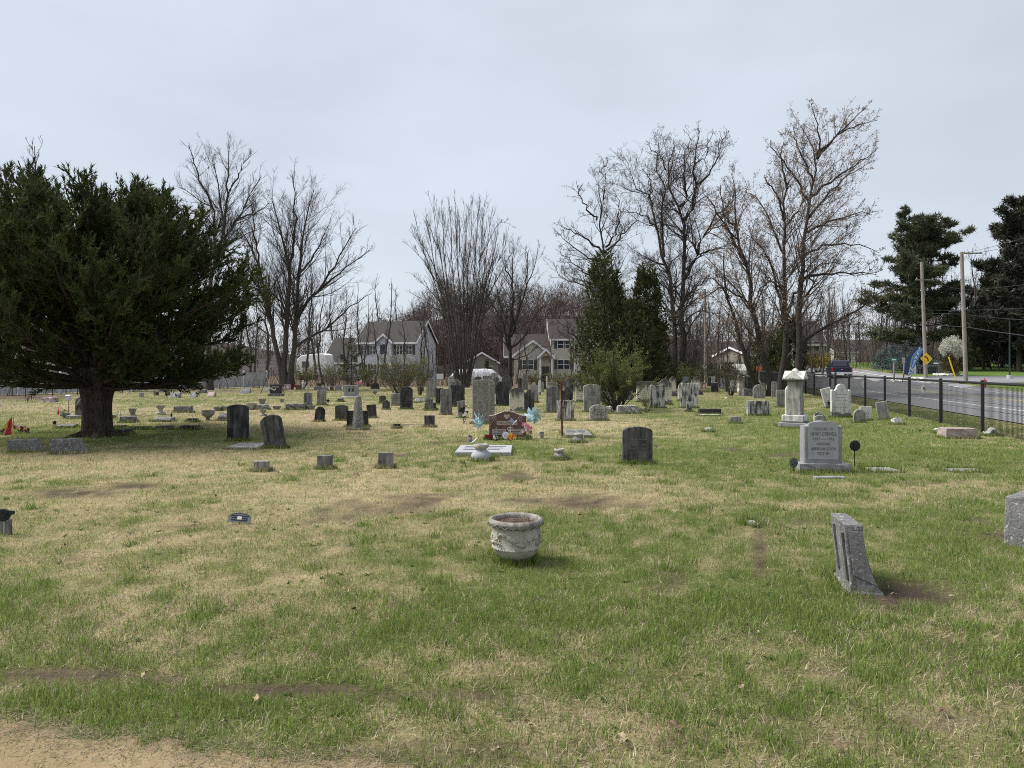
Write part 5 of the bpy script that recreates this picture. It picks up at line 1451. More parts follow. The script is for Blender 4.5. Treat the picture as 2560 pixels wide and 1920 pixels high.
q = MB(); q.box(-.32, -.17, -.18, -.16, 1.5, 1.9); q.box(-.1, .1, -.19, -.17, 1.55, 1.85); q.build('notice', M['whiteplastic'], P3)
q = MB(); q.lathe([(.10, 0), (.14, .05), (.14, .22), (.08, .26)], 10); q.build('cable_clamp', M['blackmetal'], P2, (.10, -.1, W(0, 480 + 965 / 3.19, 57).z - P2.location.z))
def px6(u, v): return 2100 + u / 3.19, 480 + v / 3.19
def wire(pts, rad, label):
    V = []
    P = [W(*px6(u, v_), d) for u, v_, d in pts]
    for i in range(len(P) - 1):                      # smooth sag between the given points
        p0, p1, p2, p3 = P[max(i - 1, 0)], P[i], P[i + 1], P[min(i + 2, len(P) - 1)]
        for k in range(6):
            t = k / 6
            V.append(.5 * ((2 * p1) + (p2 - p0) * t + (2 * p0 - 5 * p1 + 4 * p2 - p3) * t * t + (3 * p1 - p0 - 3 * p2 + p3) * t ** 3))
    V.append(P[-1])
    q = MB(); q.tube(V, rad, 5)
    tag(q.build('overhead_wire', M['blackmetal']), label, 'wire', 'overhead wires between the poles')
wire([(655, 1045, 64), (400, 1170, 76), (200, 1238, 88), (0, 1253, 102), (-330, 1200, 125)], .028, 'thick lower cable sagging from the sign pole away along the road')
wire([(655, 1030, 64), (400, 1158, 76), (200, 1228, 88), (0, 1246, 102), (-330, 1190, 125)], .022, 'second thick cable sagging just above the lowest one away along the road')
wire([(655, 985, 64), (400, 1105, 76), (200, 1172, 88), (0, 1204, 102), (-330, 1150, 125)], .016, 'thin cable sagging above the thick pair away along the road')
wire([(670, 1058, 64), (985, 1076, 57), (1200, 1108, 51), (1700, 1175, 42)], .03, 'thick cable running under the others between the two poles and on')
wire([(670, 940, 64), (985, 944, 57), (1468, 925, 47), (1900, 890, 40)], .016, 'thin level wire crossing both poles at mid height')
wire([(672, 966, 64), (990, 976, 57), (1200, 1000, 52), (1900, 1050, 40)], .018, 'wire sloping down past the pale pole below the level wire')
wire([(660, 690, 64), (970, 775, 57), (1468, 740, 47), (1900, 690, 40)], .014, 'thin wire from the sign pole arm dipping at the pale pole')
wire([(985, 490, 57), (1200, 440, 51), (1468, 368, 45), (1900, 240, 38)], .014, 'topmost wire rising from the pale pole arm')
wire([(1040, 495, 57), (1250, 458, 51), (1468, 405, 45), (1900, 300, 38)], .014, 'second topmost wire rising from the pale pole arm')
wire([(-1050, 930, 74), (-700, 985, 70), (0, 975, 68), (400, 900, 66), (655, 700, 64)], .012, 'thin wire running from the far pole to the sign pole')
# guy wire with yellow guard
def c7p(u, v, d): return W(2200 + u / 7.9, 830 + v / 7.9, d)
a, b = c7p(1355, 495, 57.5), c7p(1515, 975, 57.5)
q = MB(); q.tube([a, b], .05, 6); tag(q.build('guy_wire_guard', plain('yellow plastic guard', (.72, .50, .03), .5)), 'slanting yellow guy wire guard beside the pale pole', 'guy wire')
# yellow diamond sign on the first pole
d = 63.6; c = c7p(920, 530, d); r = empty('curve_sign', c, 0, 'yellow diamond road sign with a black arrow curving left', 'road sign')
q = MB(); q.prism([(-.54, 0), (0, -.54), (.54, 0), (0, .54)], -.012, .012); q.build('plate', plain('yellow sign sheeting', (.74, .47, .035), .5, var=.08), r)
ar = []
def SP_(u, v): return ((u - 920) / 7.9 * d / F, (530 - v) / 7.9 * d / F)
arp = [SP_(*t) for t in [(935, 575), (960, 572), (958, 540), (945, 510), (925, 492), (905, 482), (912, 470), (868, 482), (890, 512), (897, 500), (915, 508), (930, 528), (935, 550)]]
q = MB(); q.prism(arp, -.018, -.013); q.build('arrow', M['blackmetal'], r)
# feather flag
r = empty('feather_flag', c7p(440, 980, 55.5), 0, 'tall blue feather flag with white letters spelling LEASING', 'banner')
o0 = c7p(440, 980, 55.5)
def fl(u, v, y=0): 
    q_ = c7p(u, v, 55.5) - o0; return Vector((q_.x, y, q_.z))
Lc = [(482, 830), (492, 780), (505, 720), (522, 640), (545, 560), (575, 480), (612, 410), (655, 350), (705, 312), (765, 295)]
Rc = [(625, 880), (645, 812), (668, 745), (695, 675), (722, 605), (752, 535), (785, 470), (815, 410), (838, 360), (852, 318)]
def lerp2(a, b, t): return (a[0] + (b[0] - a[0]) * t, a[1] + (b[1] - a[1]) * t)
strips = []
for i in range(10):
    w1 = .40 + .12 * math.sin(i * .75 + .6); w2 = w1 + .13 + .03 * math.sin(i * .6)
    strips.append([lerp2(Lc[i], Rc[i], t) for t in (0, w1, w2, 1)])
for nm, a, b, cc in (('navy_band', 0, 1, (.035, .05, .17)), ('green_band', 1, 2, (.20, .36, .16)), ('blue_band', 2, 3, (.11, .22, .50))):
    v = []; f = []
    for i in range(10):
        for y in (-.01, .01):
            for j in (a, b): v.append(fl(*strips[i][j], y + .05 * math.sin(i * .7)))
    for i in range(9):
        k = 4 * i
        f += [(k, k + 1, k + 5, k + 4), (k + 2, k + 6, k + 7, k + 3), (k, k + 4, k + 6, k + 2), (k + 1, k + 3, k + 7, k + 5)]
    MB().add(v, f).build(nm, plain(nm.replace('_', ' ') + ' cloth', cc, .7, var=.08), r)
q = MB(); q.tube([fl(440, 985), fl(470, 838), fl(495, 720), fl(540, 555), fl(610, 405), fl(690, 312), fl(765, 288), fl(852, 312)], [.03, .03, .028, .025, .022, .02, .016, .012], 6); q.build('pole', M['blackmetal'], r)
for ch, u, v_, sz in (('L', 772, 338, 60), ('E', 742, 425, 62), ('A', 702, 510, 62), ('S', 670, 590, 62), ('I', 640, 665, 60), ('N', 610, 742, 66), ('G', 582, 828, 66)):
    q_ = fl(u, v_); lettering(ch, sz / 7.9 * 55.5 / F * 1.6, M['flagwhite'], r, (q_.x, -.075, q_.z), (math.radians(90), math.radians(14), 0), extrude=.006)
# street name sign, back of another sign, hydrant, marker post, light pole
p = c7p(275, 905, 58); r = empty('street_sign', p, 0, 'green street name plate on a wooden post beside the drive', 'street sign')
MB().box(-.06, .06, -.06, .06, -.2, (905 - 565) / 7.9 * 58 / F).build('post', M['polewood'], r)
zt = (905 - 545) / 7.9 * 58 / F
MB().box(-.24, .24, -.02, .02, zt - .16, zt + .16).build('plate', plain('green sign', (.02, .20, .16), .5), r)
MB().box(-.17, .17, -.03, -.022, zt - .05, zt + .05).build('lettering_strip', M['flagwhite'], r)
p = c7p(470, 905, 58.5); r = empty('sign_post', p, 0, 'grey back of a narrow sign on a post beside the feather flag', 'street sign')
MB().box(-.04, .04, -.03, .03, -.2, 1.2).build('post', M['galv'], r); MB().box(-.12, .12, -.01, .01, 1.2, 1.7).build('plate', M['galv'], r)
d = 50; p = W(2160 + 1667 / SCL, 960, d); gz = hz(p.x, d); top = W(0, 880 + 365 / SCL, d).z
r = empty('fire_hydrant', (p.x, d, gz), 0, 'red fire hydrant on the far verge of the road', 'hydrant')
H_ = top - gz; red = plain('red hydrant paint', (.36, .02, .02), .45)
mod_lathe([(.16, 0), (.16, .05), (.11, .06), (.11, H_ * .62), (.14, H_ * .64), (.14, H_ * .69), (.12, H_ * .72), (.11, H_ * .84), (.06, H_ * .92), (.03, H_ * .93), (.03, H_)], 16, lambda j, a: 1).build('barrel', red, r, smooth_shade=True)
for a in (0, math.pi, -math.pi / 2):
    q = MB(); q.tube([(0, 0, 0), (.20 * math.cos(a), .20 * math.sin(a), 0)], .055, 8); q.build('nozzle', red, r, (0, 0, H_ * .55))
p = W(2160 + 1420 / SCL, 880 + 500 / SCL, 47); q = MB(); q.lathe([(.05, -.2), (.05, .12), (.035, .2), (.01, .22)], 8); tag(q.build('marker_post', M['whiteplastic'], None, (p.x, 47, hz(p.x, 47) + .05)), 'short white marker post on the far road verge', 'post')
d = 62; p = W(2524, 942, d); gz = hz(p.x, d); r = empty('lamp_post', (p.x, d, gz), 0, 'slim dark green lamp post on a concrete foot by the drive', 'lamp post')
top = W(0, 800, d).z - gz
MB().lathe([(.22, 0), (.22, .35)], 12).build('foot', M['kerb'], r); MB().tube([(0, 0, .35), (0, 0, top)], [.07, .05], 8).build('shaft', plain('dark green paint', (.02, .035, .03), .5), r)
MB().box(-.12, .5, -.1, .1, top, top + .1).build('lamp_head', M['blackmetal'], r)
# orange sign near the far road
p = W(1600 + 1648 / SCL, 880 + 232 / SCL, 82); r = empty('orange_sign', (p.x, 82, hz(p.x, 82)), 0, 'faded orange square road work sign back by the far road', 'road sign')
z = p.z - hz(p.x, 82); MB().box(-.3, .3, -.02, .02, z - .3, z + .3).build('plate', plain('faded orange', (.40, .10, .05), .7), r); MB().tube([(0, .04, 0), (0, .04, z)], .04, 6).build('post', M['galv'], r)
# yellow-ish small sign left of the many stemmed tree
p = W(1100, 950, 52); q = MB(); q.box(-.25, .25, -.02, .02, .75, 1.15); q.box(-.02, .02, .0, .04, -.1, .8); tag(q.build('yard_sign', M['whiteplastic'], None, (p.x, 52, 0)), 'small white yard sign in the brush near the many stemmed tree', 'sign')

# stone entrance sign wall
def sign_wall():
    d = 72; p = c7p(960, 860, d); gz = hz(p.x, d)
    r = empty('entrance_sign_wall', (p.x, d, gz), 0, 'grey stone entrance wall with dark lettering and a capped pier', 'sign wall')
    m, nt, bs = new_mat('grey stacked stone')
    v = coords(nt, rand=False)
    mp = nd(nt, 'ShaderNodeMapping', {'Vector': v, 'Rotation': (math.radians(90), 0, 0)})
    br = nd(nt, 'ShaderNodeTexBrick', {'Vector': mp.outputs[0], 'Scale': 3.2, 'Color1': (.20, .20, .21, 1), 'Color2': (.13, .13, .14, 1), 'Mortar': (.09, .09, .09, 1), 'Mortar Size': .012})
    nt.links.new(br.outputs['Color'], bs.inputs['Base Color']); bs.inputs['Roughness'].default_value = .95
    k = d / F / 7.9
    MB().box(-270 * k, 180 * k, -.2, .2, -.2, 165 * k).build('wall', m, r)
    MB().box(-275 * k, 182 * k, -.24, .24, 165 * k, 178 * k).build('coping', M['granite'], r)
    MB().box(165 * k, 285 * k, -.35, .35, -.2, 205 * k).build('pier', m, r)
    MB().box(145 * k, 305 * k, -.42, .42, 205 * k, 225 * k).build('pier_cap', M['concrete'], r)
    lettering('Canyon', .62, M['blackmetal'], r, (-65 * k, -.215, 118 * k), extrude=.02); lettering('Hollow', .62, M['blackmetal'], r, (-60 * k, -.215, 55 * k), extrude=.02)
sign_wall()
def rock_pile(u0, u1, v, d, n, label):
    rng = random.Random(u0); p = c7p((u0 + u1) / 2, v, d); gz = hz(p.x, d); w = (u1 - u0) / 7.9 * d / F
    q = MB()
    for i in range(n):
        s = rng.uniform(.10, .28); x = rng.uniform(-.5, .5) * w; y = rng.uniform(-.6, .6)
        q.lathe([(s * .7, -.05), (s, s * .3), (s * .7, s * .7), (s * .1, s * .85)], 6, (x, y, hz(p.x + x, d + y) - gz))
    o = q.build('white_rocks', M['white'], None, (p.x, d, gz), jitter=.04)
    tag(o, label, 'rocks', None, 'stuff')
rock_pile(245, 420, 905, 60.5, 26, 'pale rocks heaped at the foot of the street sign')
rock_pile(600, 830, 900, 62, 30, 'pale rocks edging the bed by the stone entrance wall')
rock_pile(1090, 1660, 865, 69, 90, 'white rock bed under the flowering tree')

# red shed
def shed():
    d = 96; p = c7p(1870, 720, d); gz = hz(p.x, d); k = d / F / 7.9
    r = empty('red_shed', (p.x, d, gz), math.radians(-6), 'small dark red shed with gabled roof at the edge of the wood', 'shed')
    sid = plain('dark red boards', (.13, .035, .03), .9, var=.25, scale=3); w = 180 * k; h = 300 * k
    MB().box(-w / 2, w / 2, -1.4, 1.4, -.4, h).build('walls', sid, r)
    MB().prism([(-w * .6, h), (w * .6, h), (0, h + 75 * k)], -1.6, 1.6).build('roof', plain('brown shed roof', (.10, .06, .05), .95), r)
    MB().box(-w / 2 - .02, w / 2 + .02, -1.45, -1.41, h * .47, h * .50).build('trim', M['flagwhite'], r)
    MB().box(-w * .22, w * .22, -1.44, -1.405, -.2, h * .46).build('door', plain('darker red door', (.09, .025, .02), .9), r)
shed()

# ------------------------------------------------------------------ houses
def siding(name, c, c2=None):
    m, nt, bs = new_mat(name)
    tc = nt.nodes.new('ShaderNodeTexCoord')
    w = nd(nt, 'ShaderNodeTexWave', {'Vector': tc.outputs['Object'], 'Scale': 2.2, 'Distortion': 0.0}, wave_type='BANDS', bands_direction='Z', wave_profile='SAW')
    n_ = noise(nt, coords(nt), 1.5, 4)
    col = mixc(nt, ramp(nt, w.outputs['Fac'], [(0.0, 1.0), (0.12, 0.0)]), c, tuple(np.array(c) * .62))
    col = mixc(nt, ramp(nt, n_, [(.35, 0.0), (.75, .35)]), col, tuple(np.array(c) * .8))
    nt.links.new(col, bs.inputs['Base Color']); bs.inputs['Roughness'].default_value = .7
    return m
def roofing(name, c):
    m, nt, bs = new_mat(name)
    v = coords(nt)
    col = ramp(nt, noise(nt, v, 9, 4, .7), [(.3, tuple(np.array(c) * .7)), (.7, tuple(np.array(c) * 1.3))])
    nt.links.new(col, bs.inputs['Base Color']); bs.inputs['Roughness'].default_value = .95
    bump(nt, bs, noise(nt, v, 30, 2), .4, .05)
    return m
M['sid_white'] = siding('white clapboard', (.49, .51, .55)); M['sid_beige'] = siding('beige clapboard', (.50, .475, .40))
M['roof_grey'] = roofing('grey asphalt shingles', (.040, .035, .034)); M['roof_brown'] = roofing('brown asphalt shingles', (.042, .032, .030))
M['trim'] = plain('white trim', (.72, .72, .72), .6, var=.05); M['shutter'] = plain('dark green shutters', (.05, .06, .05), .7)
gl, nt, bs = new_mat('window glass'); bs.inputs['Base Color'].default_value = (.035, .04, .05, 1); bs.inputs['Roughness'].default_value = .08; M['glass'] = gl
def window(parent, x, z, w, h, y, shutters=True, mull=1, arch=False):
    o = MB().box(x - w / 2, x + w / 2, y - .06, y - .001, z, z + h).build('window', M['trim'], parent)
    n = mull + 1; pw = (w - .12 - .08 * (n - 1)) / n
    for i in range(n):
        for j in range(2):
            x0 = x - w / 2 + .06 + i * (pw + .08); ph = (h - .18) / 2; z0 = z + .06 + j * (ph + .06)
            MB().box(x0, x0 + pw, y - .065, y - .055, z0, z0 + ph).build('pane', M['glass'], o)
    if shutters:
        for sgn in (-1, 1):
            xs = x + sgn * (w / 2 + .22)
            MB().box(xs - .2, xs + .2, y - .05, y - .002, z, z + h).build('shutter', M['shutter'], o)
    return o
def gable_roof(x0, x1, y0, y1, z, rise, m, parent, over=.35, axis='x', trim=True):
    """ridge along axis; solid slabs with white rake boards"""
    t = .16
    if axis == 'x':
        yc = (y0 + y1) / 2; hd = (y1 - y0) / 2 + over; dz = rise * over / ((y1 - y0) / 2)
        prof = [(yc - hd, z - dz), (yc, z + rise), (yc + hd, z - dz), (yc + hd, z - dz + t), (yc, z + rise + t), (yc - hd, z - dz + t)]
        b = MB(); n = 6
        v = [(x0 - over, y, zz_) for y, zz_ in prof] + [(x1 + over, y, zz_) for y, zz_ in prof]
        b.add(v, [(0, 1, 4, 5), (1, 2, 3, 4), (6, 11, 10, 7), (7, 10, 9, 8)] + [(i, i + 6, (i + 1) % 6 + 6, (i + 1) % 6) for i in range(6)])
        o = b.build('roof', M[m], parent)
        if trim:
            for xx in (x0 - over - .03, x1 + over + .005):
                q = MB(); q.add([(xx, y, zz_ + (-.12 if i < 3 else .02)) for i, (y, zz_) in enumerate(prof)] + [(xx + .025, y, zz_ + (-.12 if i < 3 else .02)) for i, (y, zz_) in enumerate(prof)],
                    [(0, 1, 4, 5), (1, 2, 3, 4), (6, 11, 10, 7), (7, 10, 9, 8)] + [(i, i + 6, (i + 1) % 6 + 6, (i + 1) % 6) for i in range(6)])
                link('rake_board', q.mesh('rake_board'), M['trim'], o)
            q = MB(); q.box(x0 - over, x1 + over, yc - hd - .04, yc - hd - .002, z - dz - .10, z - dz + .14); link('fascia', q.mesh('fascia'), M['trim'], o)
        return o
    xc = (x0 + x1) / 2; hd = (x1 - x0) / 2 + over; dz = rise * over / ((x1 - x0) / 2)
    prof = [(xc - hd, z - dz), (xc, z + rise), (xc + hd, z - dz), (xc + hd, z - dz + t), (xc, z + rise + t), (xc - hd, z - dz + t)]
    b = MB(); v = [(x, y0 - over, zz_) for x, zz_ in prof] + [(x, y1, zz_) for x, zz_ in prof]
    fs = [(0, 5, 4, 1), (1, 4, 3, 2), (6, 7, 10, 11), (7, 8, 9, 10)] + [(i, (i + 1) % 6, (i + 1) % 6 + 6, i + 6) for i in range(6)]
    b.add(v, fs); o = b.build('roof', M[m], parent)
    if trim:
        yy = y0 - over - .03
        q = MB(); q.add([(x, yy, zz_ + (-.14 if i < 3 else .02)) for i, (x, zz_) in enumerate(prof)] + [(x, yy + .025, zz_ + (-.14 if i < 3 else .02)) for i, (x, zz_) in enumerate(prof)], fs)
        link('rake_board', q.mesh('rake_board'), M['trim'], o)
    return o

def gable_wall(x, y0, y1, z, rise, t, m, parent):
    q = MB(); q.add([(x, y0, z), (x, y1, z), (x, (y0 + y1) / 2, z + rise), (x + t, y0, z), (x + t, y1, z), (x + t, (y0 + y1) / 2, z + rise)], [(0, 2, 1), (3, 4, 5), (0, 1, 4, 3), (1, 2, 5, 4), (2, 0, 3, 5)])
    return q.build('gable_wall', m, parent)
# white house
d = 98; c0 = W(740 + 1215 / SCL, 950, d)
h1 = empty('house', (c0.x + .3, d, 0), math.radians(-14), 'white two storey house with grey roof, shutters and a lower garage wing', 'house', 'houses behind the cemetery')
MB().box(-4.3, 4.3, 0, 8, -.6, 5.2).build('wall', M['sid_white'], h1)
gable_wall(4.28, 0, 8, 5.2, 2.9, .02, M['sid_white'], h1); gable_wall(-4.30, 0, 8, 5.2, 2.9, .02, M['sid_white'], h1)
gable_roof(-4.3, 4.3, 0, 8, 5.2, 2.9, 'roof_grey', h1)
ent = MB().box(-1.25, 1.0, -.5, 0, -.6, 5.15).build('entry_bay', M['sid_white'], h1)
MB().prism([(-1.25, 5.15), (1.0, 5.15), (-.125, 6.05)], -.5, .0).build('entry_gable', M['sid_white'], h1)
gable_roof(-1.25, 1.0, -.5, 2.2, 5.15, .95, 'roof_grey', h1, over=.25, axis='y')
arch = [(-.62, 3.4), (.62, 3.4)] + [(.62 * math.cos(a), 4.3 + .62 * math.sin(a)) for a in [math.pi * i / 12 for i in range(13)]]
q = MB(); q.prism([(x - .125, z) for x, z in arch], -.55, -.501); o = q.build('arched_window', M['trim'], h1)
q = MB(); q.prism([((x) * .86 - .125, (z - 4.0) * .9 + 4.0) for x, z in arch], -.56, -.551); link('pane', q.mesh('pane'), M['glass'], o)
MB().box(-.6, .35, -.55, -.501, -.4, 2.0).build('door', plain('dark front door', (.06, .05, .05), .5), h1)
for x in (-3.3, -1.95): window(h1, x, 3.35, .95, 1.35, 0, x < -3)
for x in (2.0, 3.4): window(h1, x, 3.35, .95, 1.35, 0, True)
for x in (-3.2, -1.9): window(h1, x, .6, .95, 1.5, 0, x < -3)
for x in (2.0, 3.4): window(h1, x, .6, .95, 1.5, 0, True)
MB().box(-9.6, -4.31, .4, 7.6, -.6, 2.5).build('garage_wall', M['sid_white'], h1)
gable_wall(-9.6, .4, 7.6, 2.5, 3.2, .02, M['sid_white'], h1)
gable_roof(-9.6, -4.7, .4, 7.6, 2.5, 3.3, 'roof_grey', h1)
q = MB(); q.box(-8.8, -6.3, .34, .398, -.4, 1.9); q.build('garage_door', M['trim'], h1)
# camper beside it
d = 92; c0 = W(740 + 210 / SCL, 955, d); r = empty('camper_trailer', (c0.x, d, 0), math.radians(-10), 'white rounded camper trailer beside the garage wing', 'trailer')
prof = [(-2.0, .6), (2.1, .6), (2.2, 1.5), (2.0, 3.25), (1.5, 3.45), (-1.4, 3.2), (-2.0, 2.7), (-2.15, 1.5)]
MB().prism(prof, 0, 2.3).build('body', M['trim'], r, bevel=.12, seg=2)
MB().box(-1.3, -.3, -.02, -.001, 1.6, 2.4).build('window', M['glass'], r)
for x in (-.3, .5): MB().lathe([(.36, -.1), (.36, .1)], 16).build('wheel', M['blackmetal'], r, (x, .1, .36), (math.radians(90), 0, 0))
MB().tube([(2.0, 1.1, .5), (3.2, 1.1, .45)], .05, 6).build('tow_bar', M['blackmetal'], r)
MB().box(-1.8, -1.6, .3, 2.0, -.1, .62).build('jack', M['blackmetal'], r)

# beige house
d = 93; s8 = 6.91
def h8(u): return (1200 + u / s8 - CX) / F * d
def z8(v): return CH - (760 + v / s8 - HY) / F * d
xo = h8(1230); h2 = empty('house', (xo, d, 0), 0, 'beige clapboard house with porch gable and brown roof behind the old stones', 'house', 'houses behind the cemetery')
MB().box(0, 5.8, 0, 8, -.6, z8(590)).build('wall', M['sid_beige'], h2)
gable_roof(0, 12, 0, 8, z8(590), z8(205) - z8(590) - .3, 'roof_brown', h2)
x1 = h8(1632) - xo
MB().box(x1, x1 + 5.6, -1.0, -.001, -.6, z8(560)).build('gable_bay', M['sid_beige'], h2)
MB().prism([(x1, z8(560)), (x1 + 5.6, z8(560)), (x1 + 2.8, z8(560) + 2.2)], -1.0, -.2).build('bay_gable', M['sid_beige'], h2)
gable_roof(x1, x1 + 5.6, -1.0, 3.5, z8(560), 2.25, 'roof_brown', h2, over=.3, axis='y')
xa = h8(590) - xo
MB().box(xa, -.001, -.4, 7, -.6, z8(885)).build('wing_wall', M['sid_beige'], h2)
gable_roof(xa - 1.0, .0, -.2, 7.4, z8(885), z8(520) - z8(885), 'roof_brown', h2)
MB().prism([(xa, z8(880)), (-.001, z8(880)), (h8(910) - xo, z8(665))], -.6, .0).build('wing_gable', M['sid_beige'], h2)
MB().box(xa, -.001, -.6, -.401, -.6, z8(880)).build('wing_front', M['sid_beige'], h2)
gable_roof(xa, .0, -.6, 2.5, z8(885), z8(645) - z8(885), 'roof_brown', h2, over=.3, axis='y')
# porch
xp0, xp1 = h8(1015) - xo, h8(1240) - xo
gable_roof(xp0, xp1, -2.0, -.61, z8(905), z8(800) - z8(905), 'roof_brown', h2, over=.3, axis='y')
MB().prism([(xp0, z8(905)), (xp1, z8(905)), ((xp0 + xp1) / 2, z8(815))], -1.95, -1.8).build('porch_gable', M['sid_beige'], h2)
for x in (xp0 + .12, xp1 - .12): MB().box(x - .12, x + .12, -2.0, -1.76, -.2, z8(906)).build('porch_column', M['trim'], h2)
q = MB(); q.prism([(xp0 + .24, z8(905))] + [((xp0 + xp1) / 2 - math.cos(a) * (xp1 - xp0 - .48) / 2, z8(925) + .18 * math.sin(a)) for a in [math.pi * i / 8 for i in range(9)]] + [(xp1 - .24, z8(905))], -1.95, -1.85); q.build('porch_arch', M['trim'], h2)
MB().box((xp0 + xp1) / 2 - .5, (xp0 + xp1) / 2 + .5, -.66, -.601, -.3, 1.75).build('door', plain('dark door', (.05, .055, .045), .5), h2)
MB().box(xp0, xp1, -2.1, -.61, -.5, -.25).build('porch_floor', M['concrete'], h2)
window(h2, (h8(725) + h8(925)) / 2 - xo, z8(1135), h8(925) - h8(725), z8(960) - z8(1135), -.6)
window(h2, (h8(1340) + h8(1555)) / 2 - xo, z8(1130), h8(1555) - h8(1340), z8(960) - z8(1130), 0)
window(h2, (h8(1335) + h8(1450)) / 2 - xo, z8(770), h8(1450) - h8(1335), z8(625) - z8(770), 0, True, 0)
window(h2, (h8(1465) + h8(1550)) / 2 - xo, z8(770), h8(1550) - h8(1465), z8(625) - z8(770), 0, False, 0)
MB().box(x1 - .12, x1 + .02, -1.06, -1.001, -.6, z8(560)).build('corner_board', M['trim'], h2)
# farther houses
def simple_house(px0, px1, py_eave, py_ridge, d, wall_m, roof_m, label, wins, dep=8, axis='x', yaw=0):
    x0 = (px0 - CX) / F * d; x1 = (px1 - CX) / F * d; gx = (x0 + x1) / 2; gz = hz(gx, d)
    ze = CH - (py_eave - HY) / F * d - gz; zr = CH - (py_ridge - HY) / F * d - gz; w = x1 - x0
    r = empty('house', (gx, d, gz), math.radians(yaw), label, 'house', 'houses behind the cemetery')
    MB().box(-w / 2, w / 2, 0, dep, -1, ze).build('wall', M[wall_m], r)
    if axis == 'y': MB().prism([(-w / 2, ze), (w / 2, ze), (0, zr)], 0, dep).build('gable_wall', M[wall_m], r)
    else:
        gable_wall(w / 2 - .02, 0, dep, ze, zr - ze, .02, M[wall_m], r); gable_wall(-w / 2, 0, dep, ze, zr - ze, .02, M[wall_m], r)
    gable_roof(-w / 2, w / 2, 0, dep, ze, zr - ze, roof_m, r, axis=axis)
    for (px, py, ww, hh) in wins: window(r, (px - CX) / F * d - gx, CH - (py - HY) / F * d - gz, ww, hh, 0, False, 0)
    return r
M['sid_tan'] = siding('tan clapboard', (.22, .205, .175)); M['sid_greyh'] = siding('grey clapboard', (.30, .30, .29))
simple_house(1165, 1245, 906, 882, 118, 'sid_tan', 'roof_brown', 'tan gabled house half hidden by the many stemmed tree', [(1180, 935, 1, 1.3), (1225, 935, 1, 1.3)], axis='y')
simple_house(1985, 2062, 858, 800, 112, 'sid_greyh', 'roof_grey', 'grey two storey house with dark windows behind the budding maple', [(2018, 878, 1.0, 1.6), (2040, 878, 1.0, 1.6), (2018, 908, 1.0, 1.6), (2040, 908, 1.0, 1.6)])
simple_house(1866, 1925, 888, 868, 105, 'sid_tan', 'roof_grey', 'low tan building with a pale roof beside the far road', [(1885, 918, 1.2, 1.0)], yaw=20)
simple_house(2090, 2140, 880, 862, 150, 'trim', 'roof_grey', 'white house glimpsed through brush above the truck', [(2105, 905, 1.0, 1.4)])
# white tarpaulin covered boat below the many stemmed tree
d = 78; a, b = W(1122, 955, d), W(1255, 955, d); w = b.x - a.x
r = empty('covered_boat', ((a.x + b.x) / 2, d, 0), 0, 'long white tarpaulin covered boat behind the many stemmed tree', 'boat')
n = 26; v = []; f = []
for i in range(n + 1):
    t = i / n; x = -w / 2 + w * t; hh = (1.25 + .28 * math.sin(math.pi * t) ** .6 + .03 * math.sin(t * 11)) * (.45 + .55 * min(1, 7 * t, 6 * (1 - t)))
    for j in range(7):
        q = j / 6 * math.pi; v.append((x, -1.1 * math.cos(q), -.05 + hh * math.sin(q) ** .55 if 0 < j < 6 else -.1))
for i in range(n):
    for j in range(6): f.append((i * 7 + j, i * 7 + j + 1, (i + 1) * 7 + j + 1, (i + 1) * 7 + j))
MB().add(v, f).build('tarpaulin', M['vinyl'], r, smooth_shade=True, jitter=.015)
MB().box(w * .5, w * .56, -.1, .1, .0, .6).build('tow_bar', M['galv'], r)
# white vinyl fence by the wood
va, vb = Vector((-32, 35, 0)), Vector((-19.6, 60, 0))
r = empty('vinyl_fence', va, 0, 'white vinyl panel fence with ball capped posts along the wood', 'fence'); L_ = (vb - va).length; dr = (vb - va).normalized(); ang = math.atan2(dr.y, dr.x)
r.rotation_euler = (0, 0, ang); n = int(L_ / 2.4)
pl_me = MB().box(.06, .378, -.012, .012, .05, 1.12).mesh('plank'); po = MB(); po.box(-.065, .065, -.065, .065, -.3, 1.22); po.ball((0, 0, 1.28), .085, 8); po_me = po.mesh('post'); rl_me = MB().box(0.066, 2.334, -.03, .03, 1.12, 1.2).mesh('rail')
for i in range(n + 1):
    link('post', po_me, M['vinyl'], r, (i * 2.4, 0, 0))
    if i < n:
        link('rail', rl_me, M['vinyl'], r, (i * 2.4, 0, 0))
        for j in range(7): link('plank', pl_me, M['vinyl'], r, (i * 2.4 + j * .322 + .005, 0, 0))
# dark wire garden fence in front of it
r = empty('wire_fence', (-26.5, 36.5, 0), math.atan2(8, 3), 'rusty wire garden fence on thin stakes at the wood edge', 'fence')
for i in range(6): MB().tube([(i * 1.5, 0, -.1), (i * 1.5, 0, 1.05)], .02, 5).build('stake', M['rust'], r)
q = MB()
for z in (.15, .4, .65, .9): q.tube([(0, 0, z), (7.5, 0, z)], .004, 3)
for i in range(38): q.tube([(i * .2, 0, .1), (i * .2, 0, .95)], .003, 3)
q.build('wire', M['blackmetal'], r)

